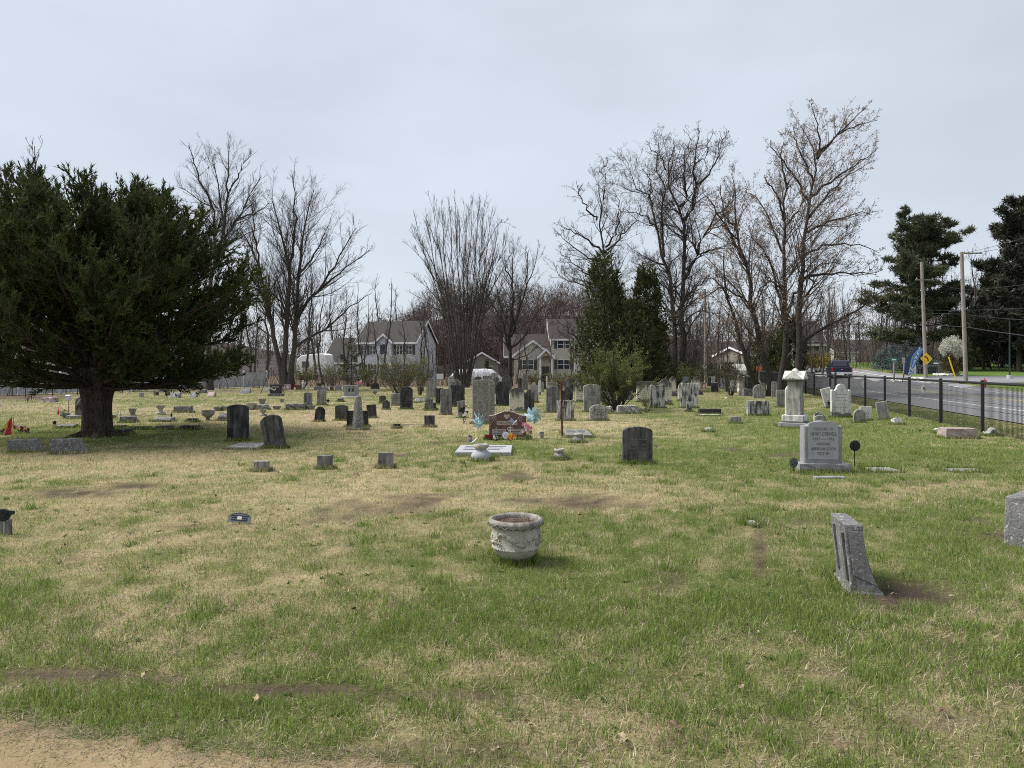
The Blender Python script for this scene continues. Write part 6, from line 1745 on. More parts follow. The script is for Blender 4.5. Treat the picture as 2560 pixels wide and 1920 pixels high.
# ------------------------------------------------------------------ pickup truck driving away
def truck():
    d = 72; px = 1900 + 1140 / SCL; c = W(px, 944, d); x = c.x
    r = empty('pickup_truck', (x, d + .1, hz(x, d) + .04), -PHI - math.radians(5), 'dark blue crew cab pickup truck driving away along the road', 'truck')
    paint = plain('dark blue car paint', (.014, .019, .034), .25, .2, var=.05, bmp=0)
    def bod(name, prof, x0, x1, m, bev=.03):
        q = MB(); n = len(prof); q.add([(x0, y, z) for y, z in prof] + [(x1, y, z) for y, z in prof], [tuple(range(n)), tuple(range(n, 2 * n))[::-1]] + [(i, i + n, (i + 1) % n + n, (i + 1) % n) for i in range(n)])
        return q.build(name, m, r, bevel=bev)
    bod('lower_body', [(0.05, .5), (5.5, .5), (5.55, .95), (5.3, 1.12), (4.0, 1.2), (.05, 1.2), (0, 1.1)], -.98, .98, paint, .05)
    bod('cab', [(1.75, 1.18), (4.05, 1.18), (3.45, 1.82), (2.9, 1.9), (2.1, 1.88), (1.85, 1.75)], -.86, .86, paint, .06)
    q = MB(); q.add([(-.70, 1.765, 1.27), (.70, 1.765, 1.27), (.64, 1.835, 1.72), (-.64, 1.835, 1.72), (-.70, 1.74, 1.27), (.70, 1.74, 1.27), (.64, 1.815, 1.72), (-.64, 1.815, 1.72)], [(3, 2, 1, 0), (4, 5, 6, 7), (0, 1, 5, 4), (1, 2, 6, 5), (2, 3, 7, 6), (3, 0, 4, 7)]); q.build('rear_window', M['glass'], r)
    for sx in (-1, 1):
        q = MB(); q.prism([(2.0, 1.27), (3.75, 1.27), (3.35, 1.74), (2.08, 1.74)], -.012, .012)
        q.v = [(sx * .868 + yy, xx, zz_) for xx, yy, zz_ in q.v]; q.build('side_window', M['glass'], r)
        MB().box(sx * .9 - .07, sx * .9 + .07, -.035, .03, .78, 1.14).build('tail_light', plain('red lamp', (.35, .01, .01), .3), r)
        for y in (1.05, 4.55):
            w_ = MB().lathe([(.24, -.13), (.38, -.11), (.40, -.05), (.40, .05), (.38, .11), (.24, .13)], 22).build('wheel', M['blackmetal'], r, (sx * .86, y, .40), (0, math.radians(90), 0))
            MB().lathe([(.22, -.135), (.20, -.12), (.20, .12), (.22, .135)], 14).build('rim', M['galv'], w_)
            q = MB(); q.lathe([(.47, -.02), (.47, .02)], 20, cap=True); q.build('wheel_arch', M['blackmetal'], r, (sx * .965, y, .50), (0, math.radians(90), 0))
        MB().box(sx * 1.02 - .1, sx * 1.02 + .1, 3.5, 3.6, 1.2, 1.4).build('mirror', M['blackmetal'], r)
    MB().box(-.98, .98, -.14, .02, .48, .70).build('bumper', plain('chrome', (.55, .56, .58), .2, .9, bmp=0), r, bevel=.03)
    MB().box(-.80, .80, -.03, .01, .74, 1.17).build('tailgate', paint, r, bevel=.015)
    MB().box(-.14, .14, -.055, -.03, 1.0, 1.08).build('tailgate_handle', M['blackmetal'], r)
    MB().box(-.16, .16, -.155, -.14, .52, .64).build('number_plate', M['whiteplastic'], r)
    MB().ball((0, -.04, .93), .06, 8).build('badge', M['galv'], r)
truck()
# hedge-dark parked cars glimpsed by the far road
p = W(1850, 938, 92); r = empty('parked_van', (p.x, 92, 0), math.radians(70), 'pale van parked near the far road, glimpsed through the twigs', 'van')
prof = [(-2.4, .4), (2.3, .4), (2.4, .95), (1.5, 1.15), (.9, 1.95), (-2.2, 2.0), (-2.45, 1.2)]
MB().prism(prof, -.9, .9).build('body', M['trim'], r, bevel=.06)
MB().prism([(-1.9, 1.25), (1.2, 1.25), (.85, 1.8), (-1.9, 1.8)], -.93, -.905).build('side_window', M['glass'], r)
for x in (-1.5, 1.5):
    for y in (-.8, .8): MB().lathe([(.33, -.12), (.33, .12)], 16).build('wheel', M['blackmetal'], r, (x, y, .33), (math.radians(90), 0, 0))
# ------------------------------------------------------------------ trees and shrubs
def nrm(a): return a / np.maximum(np.linalg.norm(a, axis=-1, keepdims=True), 1e-9)
class Tubes:
    def __init__(s): s.g = {}
    def add(s, P, R, sides):
        s.g.setdefault((P.shape[1], sides), []).append((P, R))
    def arrays(s):
        V = []; Fc = []; off = 0
        for (n, k), L_ in s.g.items():
            P = np.concatenate([p for p, _ in L_]); R = np.concatenate([r for _, r in L_])
            t = nrm(np.gradient(P, axis=1))
            ref = np.where(np.abs(t[..., 2:3]) < .9, np.array([0, 0, 1.0]), np.array([1.0, 0, 0]))
            a = nrm(np.cross(t, ref)); b = np.cross(t, a)
            g = 2 * np.pi * np.arange(k) / k
            ring = P[:, :, None, :] + R[:, :, None, None] * (np.cos(g)[None, None, :, None] * a[:, :, None, :] + np.sin(g)[None, None, :, None] * b[:, :, None, :])
            m = len(P)
            idx = off + np.arange(m * n * k).reshape(m, n, k)
            q = np.stack([idx[:, :-1, :], np.roll(idx, -1, 2)[:, :-1, :], np.roll(idx, -1, 2)[:, 1:, :], idx[:, 1:, :]], -1).reshape(-1, 4)
            V.append(ring.reshape(-1, 3)); Fc.append(q); off += m * n * k
        return np.concatenate(V), np.concatenate(Fc)
    def mesh(s, name): v, f = s.arrays(); return mesh_np(name, v, f, None, True)

def catmull(P, n=12):
    P = np.asarray(P, float)
    if len(P) < 2: return np.repeat(P, n, 0)
    seg = np.linalg.norm(np.diff(P, axis=0), axis=1); c = np.concatenate([[0], np.cumsum(seg)])
    Q = np.concatenate([[2 * P[0] - P[1]], P, [2 * P[-1] - P[-2]]])
    out = []
    for s_ in np.linspace(0, c[-1], n):
        i = min(np.searchsorted(c, s_, 'right') - 1, len(P) - 2); t = (s_ - c[i]) / max(seg[i], 1e-9)
        p0, p1, p2, p3 = Q[i], Q[i + 1], Q[i + 2], Q[i + 3]
        out.append(.5 * (2 * p1 + (p2 - p0) * t + (2 * p0 - 5 * p1 + 4 * p2 - p3) * t * t + (3 * p1 - p0 - 3 * p2 + p3) * t ** 3))
    return np.array(out)
def plen(P): return np.linalg.norm(np.diff(P, axis=1), axis=2).sum(1)
def spawn(P, R, per_m, t0, t1, ang, up, wig, lf, npts, rng, rf=.55, rmin=.006, lmax=99, kmin=1, kmax=40, taper=.7, curl=.5):
    """grow side branches off the polylines P (m,n,3)"""
    Lp = plen(P); m, n, _ = P.shape
    cnt = np.clip(np.round(Lp * per_m * rng.uniform(.8, 1.2, m)).astype(int), kmin, kmax)
    idx = np.repeat(np.arange(m), cnt); N = len(idx)
    t = rng.uniform(t0, t1, N); f = t * (n - 1); i = np.minimum(f.astype(int), n - 2); fr = (f - i)[:, None]
    pos = P[idx, i] * (1 - fr) + P[idx, i + 1] * fr
    tan = nrm(P[idx, i + 1] - P[idx, i]); rad = R[idx, i] * (1 - fr[:, 0]) + R[idx, i + 1] * fr[:, 0]
    v = rng.normal(size=(N, 3)); v -= (v * tan).sum(1, keepdims=True) * tan; v = nrm(v)
    a = rng.uniform(ang[0], ang[1], N)[:, None]
    d = nrm(np.cos(a) * tan + np.sin(a) * v + np.array([0, 0, up]))
    L_ = np.minimum(Lp[idx] * lf * rng.uniform(.55, 1.25, N) * (1.1 - taper * t), lmax)
    st = (L_ / (npts - 1))[:, None]
    out = np.zeros((N, npts, 3)); out[:, 0] = pos
    for k in range(1, npts):
        d = nrm(d + rng.normal(size=(N, 3)) * wig + np.array([0, 0, up * curl]))
        out[:, k] = out[:, k - 1] + d * st
    r0 = np.maximum(rad * rf, rmin * 1.1)
    RR = r0[:, None] + (rmin - r0)[:, None] * np.linspace(0, 1, npts)[None, :] ** .8
    return out, np.maximum(RR, rmin * .6)

def bark_mat(name, c0, c1, scale=1.0):
    m, nt, b = new_mat(name)
    v = coords(nt, (7 * scale, 7 * scale, 1.3 * scale))
    n1 = noise(nt, v, 4, 5, .7)
    nt.links.new(ramp(nt, n1, [(.3, c0), (.7, c1)]), b.inputs['Base Color'])
    b.inputs['Roughness'].default_value = .95; b.inputs['Specular IOR Level'].default_value = .15
    bump(nt, b, n1, 1.0, .04)
    return m
M['bark'] = bark_mat('grey brown bark', (.028, .024, .021), (.115, .10, .088))
M['barkdark'] = bark_mat('dark bark', (.018, .015, .013), (.075, .064, .056))
M['yewbark'] = bark_mat('shreddy reddish yew bark', (.012, .009, .008), (.125, .095, .08), 1.0)
M['twig'] = plain('twigs', (.068, .057, .050), .95, var=.35, scale=.8, bmp=0)
M['twigred'] = plain('reddish twigs', (.085, .060, .051), .95, var=.35, scale=.5, bmp=0)
M['twiggrey'] = plain('grey twigs', (.095, .082, .072), .95, var=.35, scale=.6, bmp=0)
def leaf_mat(name, c0, c1, tr=.25, scale=1.2):
    m, nt, b = new_mat(name)
    v = coords(nt)
    n1 = nd(nt, 'ShaderNodeMath', {0: noise(nt, v, scale, 3), 1: noise(nt, v, scale * 14, 2)}, operation='ADD').outputs[0]
    n1 = nd(nt, 'ShaderNodeMath', {0: n1, 1: .5}, operation='MULTIPLY').outputs[0]
    c = ramp(nt, n1, [(.36, c0), (.64, c1)])
    nt.links.new(c, b.inputs['Base Color']); b.inputs['Roughness'].default_value = .75; b.inputs['Specular IOR Level'].default_value = .2
    if tr:
        t = nd(nt, 'ShaderNodeBsdfTranslucent', {'Color': c}); mx = nd(nt, 'ShaderNodeMixShader', {'Fac': tr})
        nt.links.new(b.outputs[0], mx.inputs[1]); nt.links.new(t.outputs[0], mx.inputs[2])
        nt.links.new(mx.outputs[0], nt.nodes['Material Output'].inputs['Surface'])
    return m
M['yew'] = leaf_mat('yew needles', (.019, .031, .011), (.080, .100, .028), .18)
M['arb'] = leaf_mat('arborvitae scales', (.023, .031, .013), (.082, .090, .031), .18)
M['pine'] = leaf_mat('pine needles', (.036, .052, .034), (.115, .12, .06), .15, .5)
M['spruce_dark'] = leaf_mat('dark spruce needles', (.024, .028, .020), (.072, .070, .046), .1, .4)
M['bluespruce'] = leaf_mat('blue spruce needles', (.05, .072, .075), (.13, .165, .165), .1)
M['budleaf'] = leaf_mat('young green leaves', (.07, .085, .026), (.16, .175, .055), .3)
M['budleaf2'] = leaf_mat('olive young leaves', (.11, .115, .045), (.21, .20, .085), .35)
M['catkin'] = leaf_mat('tan buds and flowers', (.16, .11, .08), (.33, .24, .17), .3)
M['pod'] = leaf_mat('dry seed pods', (.05, .038, .03), (.13, .10, .078), .2)
M['whitebloom'] = leaf_mat('white blossom', (.36, .36, .30), (.66, .66, .60), .3)
M['forsythia'] = leaf_mat('yellow olive bloom', (.16, .15, .04), (.50, .38, .05), .3)
M['brownshrub'] = leaf_mat('bronze evergreen', (.05, .045, .022), (.13, .10, .045), .15)

def tris(pos, d, ln, wd, rng, kite=False):
    """one narrow leaf (triangle or kite) per point"""
    N = len(pos); d = nrm(d); s = rng.normal(size=(N, 3)); s -= (s * d).sum(1, keepdims=True) * d; s = nrm(s) * (np.broadcast_to(wd, (N,)) / 2)[:, None]
    ln = np.broadcast_to(ln, (N,))[:, None]
    if kite:
        v = np.stack([pos, pos + d * ln * .5 + s, pos + d * ln, pos + d * ln * .5 - s], 1).reshape(-1, 3)
        return v, np.arange(N * 4).reshape(N, 4)
    v = np.stack([pos + s, pos - s, pos + d * ln], 1).reshape(-1, 3)
    return v, np.arange(N * 3).reshape(N, 3)

def twiglets(br, rng, per, ln, wd, m):
    """finest twigs: one slim three-cornered sliver each"""
    A = br[0]; n = A.shape[1]; idx = np.repeat(np.arange(len(A)), per); t = rng.uniform(.1, 1.0, len(idx)) * (n - 1); i = np.minimum(t.astype(int), n - 2); fr = (t - i)[:, None]
    pos = A[idx, i] * (1 - fr) + A[idx, i + 1] * fr; tan = nrm(A[idx, i + 1] - A[idx, i])
    d = tan + nrm(rng.normal(size=pos.shape)) * .8 + np.array([0, 0, .18])
    v, f = tris(pos, d, ln * rng.uniform(.5, 1.3, len(idx)) * np.clip(plen(A)[idx] / .7, .25, 1.1), wd, rng)
    return ('twigs', v, f, m)

def limb_world(limbs, conv, d, rng, spread=.22, n=12, wob=.0):
    """pixel limbs -> world polylines with their own depth; each limb starts where it meets an earlier one"""
    out = []; known = []
    for pts, r0, r1 in limbs:
        px = np.array([conv(*p) for p in pts], float)
        L_ = np.linalg.norm(np.diff(px, axis=0), axis=1).sum() * d / F
        dy0 = 0.0
        if known:
            K = np.concatenate(known); q = np.linalg.norm(K[:, :2] - px[0], axis=1); j = q.argmin()
            if q[j] < 14: dy0 = K[j, 2]
        dy1 = dy0 + rng.uniform(-1, 1) * spread * L_ if len(out) else rng.uniform(-.1, .1)
        c = np.concatenate([[0], np.cumsum(np.linalg.norm(np.diff(px, axis=0), axis=1))]); c /= c[-1]
        dy = dy0 + (dy1 - dy0) * c ** 1.2
        Wp = np.array([W(a, b, d + e) for (a, b), e in zip(px, dy)])
        P = catmull(Wp, n + 1)[:n] if L_ > 5 else catmull(Wp, n)
        P[1:-1] += rng.normal(size=(n - 2, 3)) * wob
        pp = catmull(np.column_stack([px, dy]), n); known.append(pp)
        R = r0 + (r1 - r0) * np.linspace(0, 1, n) ** .85
        out.append((P, R))
    return np.array([o[0] for o in out]), np.array([o[1] for o in out])

def finish_tree(name, label, base, trunk_T, crown_T, bark, twig, group=None, extra=()):
    r = empty(name, base, 0, label, 'tree', group)
    def sub(T, nm, m):
        v, f = T.arrays(); v = v - np.array(base); link(nm, mesh_np(nm, v, f, None, True), M[m], r)
    sub(trunk_T, 'trunk', bark); sub(crown_T, 'crown', twig)
    for nm, v, f, m in extra:
        o = link(nm, mesh_np(nm, v - np.array(base), f), M[m], r)
        o['kind'] = 'stuff'
    return r

def bare_tree(name, label, limbs, conv, d, seed, lv, bark='bark', twig='twig', buds=None, group='large bare trees in and around the cemetery', wob=.06, spread=.22, flare=1.0, rs=.74, tw_n=4, tw_l=.6, tw_w=.0095):
    rng = np.random.default_rng(seed)
    P, R = limb_world(limbs, conv, d, rng, spread, 12, wob)
    base = P[0, 0].copy(); base[2] = hz(base[0], base[1])
    for k in range(len(P)):                          # plant stems that start at the ground
        if P[k, 0, 2] < base[2] + .9:
            P[k, 0, 2] = base[2] - .15; R[k, 0] *= 1.35 * flare
    T = Tubes(); T.add(P, R * rs, 9)
    C = Tubes(); cur = (P, R); last = None
    R *= rs
    for i, l in enumerate(lv):
        cur = spawn(cur[0], cur[1], rng=rng, **l)
        if i < 2: C.add(cur[0], cur[1], 4 if i == 0 else 3)
        last = cur
    a0 = last[0][:, 0]; dv = last[0][:, -1] - a0; ln_ = np.linalg.norm(dv, axis=1)
    v3, f3 = tris(a0, dv, ln_, last[1][:, 0] * 2.0, rng)
    nm_, v4, f4, _ = twiglets(last, rng, tw_n, tw_l, tw_w, twig)
    extra = [('twigs', np.concatenate([v3, v4]), np.concatenate([f3, f4 + len(v3)]), twig)]
    if buds:
        n_, sz, mname, pnm = buds
        pos = np.concatenate([last[0][:, -1], last[0][:, last[0].shape[1] // 2]]); pos = np.repeat(pos, n_, 0) + rng.normal(size=(len(pos) * n_, 3)) * sz * .6
        v, f = tris(pos, rng.normal(size=pos.shape) + np.array([0, 0, .5 if pnm != 'seed_pods' else -1.2]), sz * rng.uniform(.6, 1.4, len(pos)), sz * (.5 if pnm != 'seed_pods' else .12), rng, True)
        extra.append((pnm, v, f, mname))
    return finish_tree(name, label, base, T, C, bark, twig, group, extra)

cA = lambda u, v: (400 + u / 2.44, 300 + v / 2.44)
cB = lambda u, v: (960 + u / 2.963, 420 + v / 2.963)
cC = lambda u, v: (1350 + u / 2.37, 280 + v / 2.37)
cD = lambda u, v: (1750 + u / 2.1545, 230 + v / 2.1545)
lv_oak = [dict(per_m=2.8, t0=.22, t1=.99, ang=(.35, .9), up=.17, wig=.09, lf=.40, npts=6, rf=.40, rmin=.010, lmax=4.6, kmin=6, taper=.78),
          dict(per_m=2.7, t0=.12, t1=.99, ang=(.35, .85), up=.13, wig=.12, lf=.44, npts=3, rf=.5, rmin=.006, lmax=2.2, kmin=2, kmax=9, taper=.4),
          dict(per_m=4.5, t0=.08, t1=1.0, ang=(.35, .85), up=.12, wig=.10, lf=.55, npts=3, rf=.75, rmin=.005, lmax=1.0, kmin=1, kmax=8, taper=.4)]
# twin-trunked tree by the wood edge
bare_tree('bare_oak', 'large bare tree with several trunks rising from one base by the white fence', [
  ([(770,1600),(765,1450),(778,1200),(790,930),(725,660),(690,500),(625,390)], .34, .03),
  ([(755,1590),(735,1540),(700,1330),(642,1080),(605,900),(525,720),(470,640),(420,600)], .30, .04),
  ([(790,1590),(812,1400),(832,1200),(850,930),(872,700),(925,480),(965,330)], .30, .03),
  ([(790,930),(818,700),(822,450),(800,285)], .17, .025),
  ([(815,1260),(880,1130),(985,1010),(1065,900),(1135,760),(1230,600)], .20, .025),
  ([(820,1390),(900,1330),(1010,1280),(1110,1180),(1260,1075),(1330,1040)], .15, .025),
  ([(890,1120),(1000,1010),(1120,910),(1230,830),(1320,770)], .14, .02),
  ([(640,1075),(560,1020),(480,1030),(380,1090)], .11, .02),
  ([(605,900),(580,740),(560,560),(530,430)], .12, .02),
  ([(850,930),(930,830),(1010,700),(1050,560)], .12, .02),
  ([(790,1200),(700,1060),(600,960),(500,900)], .10, .02)], cA, 52, 3, lv_oak)
bare_tree('bare_oak', 'tall bare tree with spreading fan crown rising behind the yew', [
  ([(300,1640),(305,1200),(312,960),(342,880),(385,720),(380,520),(335,300),(300,150)], .33, .03),
  ([(350,860),(400,720),(475,600),(560,440),(645,295)], .2, .025),
  ([(385,700),(412,450),(422,250),(432,95)], .17, .02),
  ([(330,900),(330,650),(320,540),(235,490),(100,405),(50,395)], .16, .02),
  ([(322,545),(260,400),(200,230),(160,120)], .13, .02),
  ([(470,605),(580,570),(680,510)], .10, .02),
  ([(415,450),(500,300),(560,200)], .10, .02),
  ([(340,880),(430,750),(540,690),(640,650)], .11, .02),
  ([(320,640),(220,560),(120,520)], .08, .02)], cA, 50, 4, lv_oak)
# many stemmed tree
rng0 = random.Random(6)
stems = []
tops = [(225,350),(290,240),(350,200),(410,185),(470,180),(530,185),(600,200),(645,150),(700,155),(755,180),(815,240),(880,330),(930,420)]
for i, (u, v) in enumerate(tops):
    c0 = 585
    b = (c0 + (u - c0) * .10, 1625); mid = (c0 + (u - c0) * .36 + rng0.uniform(-8, 8), 1180); m2 = (c0 + (u - c0) * .66 + rng0.uniform(-14, 14), 780)
    q = (c0 + (u - c0) * .86 + rng0.uniform(-14, 14), (v + 780) / 2)
    stems.append(([b, ((b[0] + mid[0]) / 2 + (u - c0) * .02, 1410), mid, m2, q, (u + rng0.uniform(-15, 15), v - 75)], rng0.uniform(.13, .19), .016))
stems += [([(455, 1000), (380, 830), (270, 660), (160, 560), (100, 540)], .09, .014), ([(440, 900), (330, 640), (230, 500), (170, 400)], .09, .014), ([(470, 1060), (330, 900), (210, 790), (120, 770)], .08, .012), ([(480, 1130), (380, 1040), (240, 950), (150, 900)], .07, .012),
          ([(745, 1000), (850, 800), (950, 620), (1010, 500)], .09, .014), ([(735, 1080), (820, 980), (900, 820), (970, 700)], .07, .012), ([(700, 700), (800, 500), (870, 400), (960, 440)], .07, .012), ([(400, 600), (330, 420), (280, 330)], .07, .012), ([(560, 620), (560, 400), (520, 230)], .07, .012)]
lv_up = [dict(per_m=1.8, t0=.28, t1=.99, ang=(.2, .5), up=.22, wig=.05, lf=.27, npts=5, rf=.5, rmin=.010, lmax=3.2, kmin=6, taper=.85),
         dict(per_m=1.9, t0=.12, t1=.99, ang=(.25, .6), up=.18, wig=.08, lf=.46, npts=3, rf=.5, rmin=.006, lmax=1.6, kmin=2, kmax=6, taper=.4),
         dict(per_m=2.6, t0=.1, t1=1.0, ang=(.25, .6), up=.14, wig=.08, lf=.55, npts=3, rf=.75, rmin=.005, lmax=.9, kmin=2, kmax=4, taper=.4)]
bare_tree('many_stemmed_tree', 'broad bare tree of many straight grey stems fanning up from one base', stems, cB, 57, 8, lv_up, 'bark', 'twiggrey', spread=.16, wob=.03, tw_n=3, tw_l=.65, rs=.55)
bare_tree('bare_tree', 'slender bare tree with ascending limbs before the beige house', [
  ([(935,1600),(930,1400),(945,1100),(958,850),(950,650),(1010,520)], .27, .02),
  ([(930,1350),(880,1150),(860,1000),(820,850),(800,760)], .16, .02),
  ([(940,1250),(990,1100),(1050,900),(1120,720),(1150,560)], .17, .02),
  ([(935,1330),(1040,1250),(1120,1090),(1200,1000),(1220,960)], .13, .02),
  ([(880,1150),(800,1010),(750,920),(700,860)], .11, .02),
  ([(958,850),(900,740),(880,650)], .10, .02), ([(1050,900),(1060,700),(1050,580)], .09, .02),
  ([(925,1500),(870,1440),(760,1420)], .07, .02), ([(945,1420),(1060,1390),(1130,1330),(1230,1320)], .07, .02)], cB, 60, 9, lv_oak, 'barkdark')
# catalpas
lv_cat = [dict(per_m=2.7, t0=.15, t1=.99, ang=(.5, 1.15), up=.12, wig=.24, lf=.42, npts=6, rf=.50, rmin=.012, lmax=3.6, kmin=6, taper=.85),
          dict(per_m=2.5, t0=.12, t1=.99, ang=(.5, 1.1), up=.15, wig=.22, lf=.44, npts=3, rf=.55, rmin=.008, lmax=1.7, kmin=2, kmax=8, taper=.4),
          dict(per_m=4.5, t0=.1, t1=1.0, ang=(.5, 1.1), up=.14, wig=.22, lf=.5, npts=3, rf=.8, rmin=.007, lmax=.7, kmin=1, kmax=6, taper=.4)]
bare_tree('bare_catalpa', 'tallest gnarled bare tree with hanging seed pods behind the arborvitae', [
  ([(840,1600),(838,1400),(845,1150),(850,900),(850,640),(825,560),(780,480),(745,340),(800,230),(800,60)], .42, .03),
  ([(800,1590),(800,1250),(765,950),(735,860),(700,710),(665,570),(625,470),(560,470),(530,330),(600,240)], .33, .03),
  ([(850,650),(905,560),(930,450),(910,330),(925,180),(960,60)], .22, .03),
  ([(870,940),(930,850),(985,720),(1060,600),(1150,500),(1120,300)], .22, .03),
  ([(850,1010),(960,830),(1050,810),(1130,790)], .15, .025),
  ([(830,560),(870,500),(850,380),(880,200),(870,90)], .17, .025),
  ([(735,860),(725,640),(730,430),(690,330),(700,150),(640,130)], .16, .02),
  ([(700,710),(640,640),(560,600),(480,600)], .12, .02),
  ([(930,450),(1020,330),(1080,200),(1110,130)], .14, .02),
  ([(660,570),(650,400),(610,330)], .12, .02),
  ([(745,340),(700,250),(640,190)], .1, .02), ([(910,330),(1000,220),(1030,110)], .1, .02),
  ([(860,1100),(960,1010),(1080,960)], .12, .02), ([(840,1250),(950,1180),(1100,1220)], .1, .02)], cC, 54, 12, lv_cat, 'barkdark', 'twig', (1, .24, 'pod', 'seed_pods'), wob=.10, rs=.64, tw_n=5, tw_w=.011)
bare_tree('bare_catalpa', 'gnarled bare tree rising from behind the taller arborvitae', [
  ([(385,1500),(385,1100),(378,800),(335,640),(375,520),(335,440),(350,360),(290,310)], .30, .03),
  ([(380,850),(345,800),(250,740),(150,690),(60,650)], .17, .02),
  ([(382,880),(280,860),(150,760),(60,700)], .14, .02),
  ([(390,800),(440,720),(470,560),(430,430)], .15, .02),
  ([(395,820),(480,730),(560,650),(600,560)], .15, .02),
  ([(335,640),(270,560),(220,450),(230,400)], .14, .02),
  ([(385,980),(300,960),(180,880),(90,810)], .12, .02),
  ([(385,1080),(280,1020),(160,1000),(60,880),(20,860)], .11, .02),
  ([(350,360),(390,310),(420,280)], .07, .02), ([(375,520),(390,400),(380,330)], .1, .02),
  ([(380,1400),(250,1380),(190,1310),(110,1240),(30,1150)], .10, .02)], cC, 56, 13, lv_cat, 'barkdark', 'twig', (1, .2, 'pod', 'seed_pods'), wob=.09, rs=.62, tw_n=5, tw_w=.011)
# budding maples by the road
lv_map = [dict(per_m=3.2, t0=.15, t1=.99, ang=(.45, .95), up=.15, wig=.10, lf=.42, npts=6, rf=.36, rmin=.008, lmax=4.4, kmin=6, taper=.85),
          dict(per_m=2.4, t0=.12, t1=.99, ang=(.4, .9), up=.13, wig=.13, lf=.46, npts=3, rf=.5, rmin=.0055, lmax=2.0, kmin=2, kmax=8, taper=.4),
          dict(per_m=3.2, t0=.1, t1=1.0, ang=(.35, .8), up=.12, wig=.12, lf=.5, npts=3, rf=.75, rmin=.0045, lmax=.9, kmin=2, kmax=5, taper=.4)]
bare_tree('budding_maple', 'budding maple with two trunks leaning apart from one base, one almost lying over', [
  ([(388,1650),(360,1500),(335,1390),(285,1150),(243,920),(192,740),(195,560),(185,420)], .30, .03),
  ([(382,1645),(310,1570),(240,1440),(212,1300),(155,1110),(132,950),(130,780)], .24, .03),
  ([(243,920),(160,760),(60,600),(10,510)], .12, .02),
  ([(280,1150),(200,1090),(110,1050),(40,1100),(0,1120)], .10, .02),
  ([(195,740),(130,640),(110,500)], .1, .02),
  ([(155,1110),(80,1010),(20,990)], .08, .02), ([(200,790),(120,720),(40,740)], .08, .02),
  ([(285,1150),(330,1050),(400,1000)], .08, .015)], cD, 39.3, 21, lv_map, 'barkdark', 'twig', (2, .10, 'catkin', 'buds'), rs=.74, tw_n=4, tw_l=.5, tw_w=.011)
bare_tree('budding_maple', 'budding maple with a straight trunk and upright limbs near the fence', [
  ([(440,1640),(447,1450),(455,1300),(456,1080),(455,700),(470,520),(545,400),(600,300)], .31, .02),
  ([(445,1190),(392,980),(335,850),(265,780),(200,740)], .14, .02),
  ([(470,1200),(520,1060),(545,1000)], .15, .08),
  ([(456,700),(410,560),(345,445)], .10, .02),
  ([(455,740),(520,650),(560,560),(580,500)], .10, .02),
  ([(470,520),(440,380),(450,240)], .10, .015), ([(456,880),(380,700),(300,560),(240,540)], .1, .02),
  ([(465,1080),(380,1010),(300,930)], .08, .015)], cD, 41, 22, lv_map, 'barkdark', 'twig', (2, .10, 'catkin', 'buds'), rs=.74, tw_n=4, tw_l=.5, tw_w=.011)
bare_tree('budding_maple', 'tallest budding maple with a long low limb reaching over the road', [
  ([(528,1610),(530,1400),(530,1200),(550,900),(588,600),(632,360),(560,200),(430,110)], .32, .02),
  ([(540,1390),(600,1320),(660,1280),(760,1215),(900,1140),(965,1085),(1100,1030)], .17, .03),
  ([(555,1010),(620,985),(710,970),(860,980),(985,955)], .13, .02),
  ([(550,1110),(620,1040),(590,1000),(640,930),(800,930)], .10, .02),
  ([(560,760),(650,720),(800,660),(950,640)], .12, .02),
  ([(575,690),(680,560),(800,450),(920,380)], .13, .02),
  ([(600,560),(700,480),(820,400),(960,300)], .12, .02),
  ([(632,360),(720,250),(840,130),(900,70)], .12, .02),
  ([(632,360),(640,230),(600,60)], .10, .02), ([(560,880),(700,820),(850,830),(1000,880)], .11, .02),
  ([(590,600),(530,480),(420,350),(380,260)], .12, .02), ([(640,330),(760,220),(960,150)], .1, .02), ([(610,480),(540,330),(500,180)], .1, .02)], cD, 43, 23, lv_map, 'barkdark', 'twig', (2, .10, 'catkin', 'buds'), rs=.74, tw_n=4, tw_l=.5, tw_w=.011)

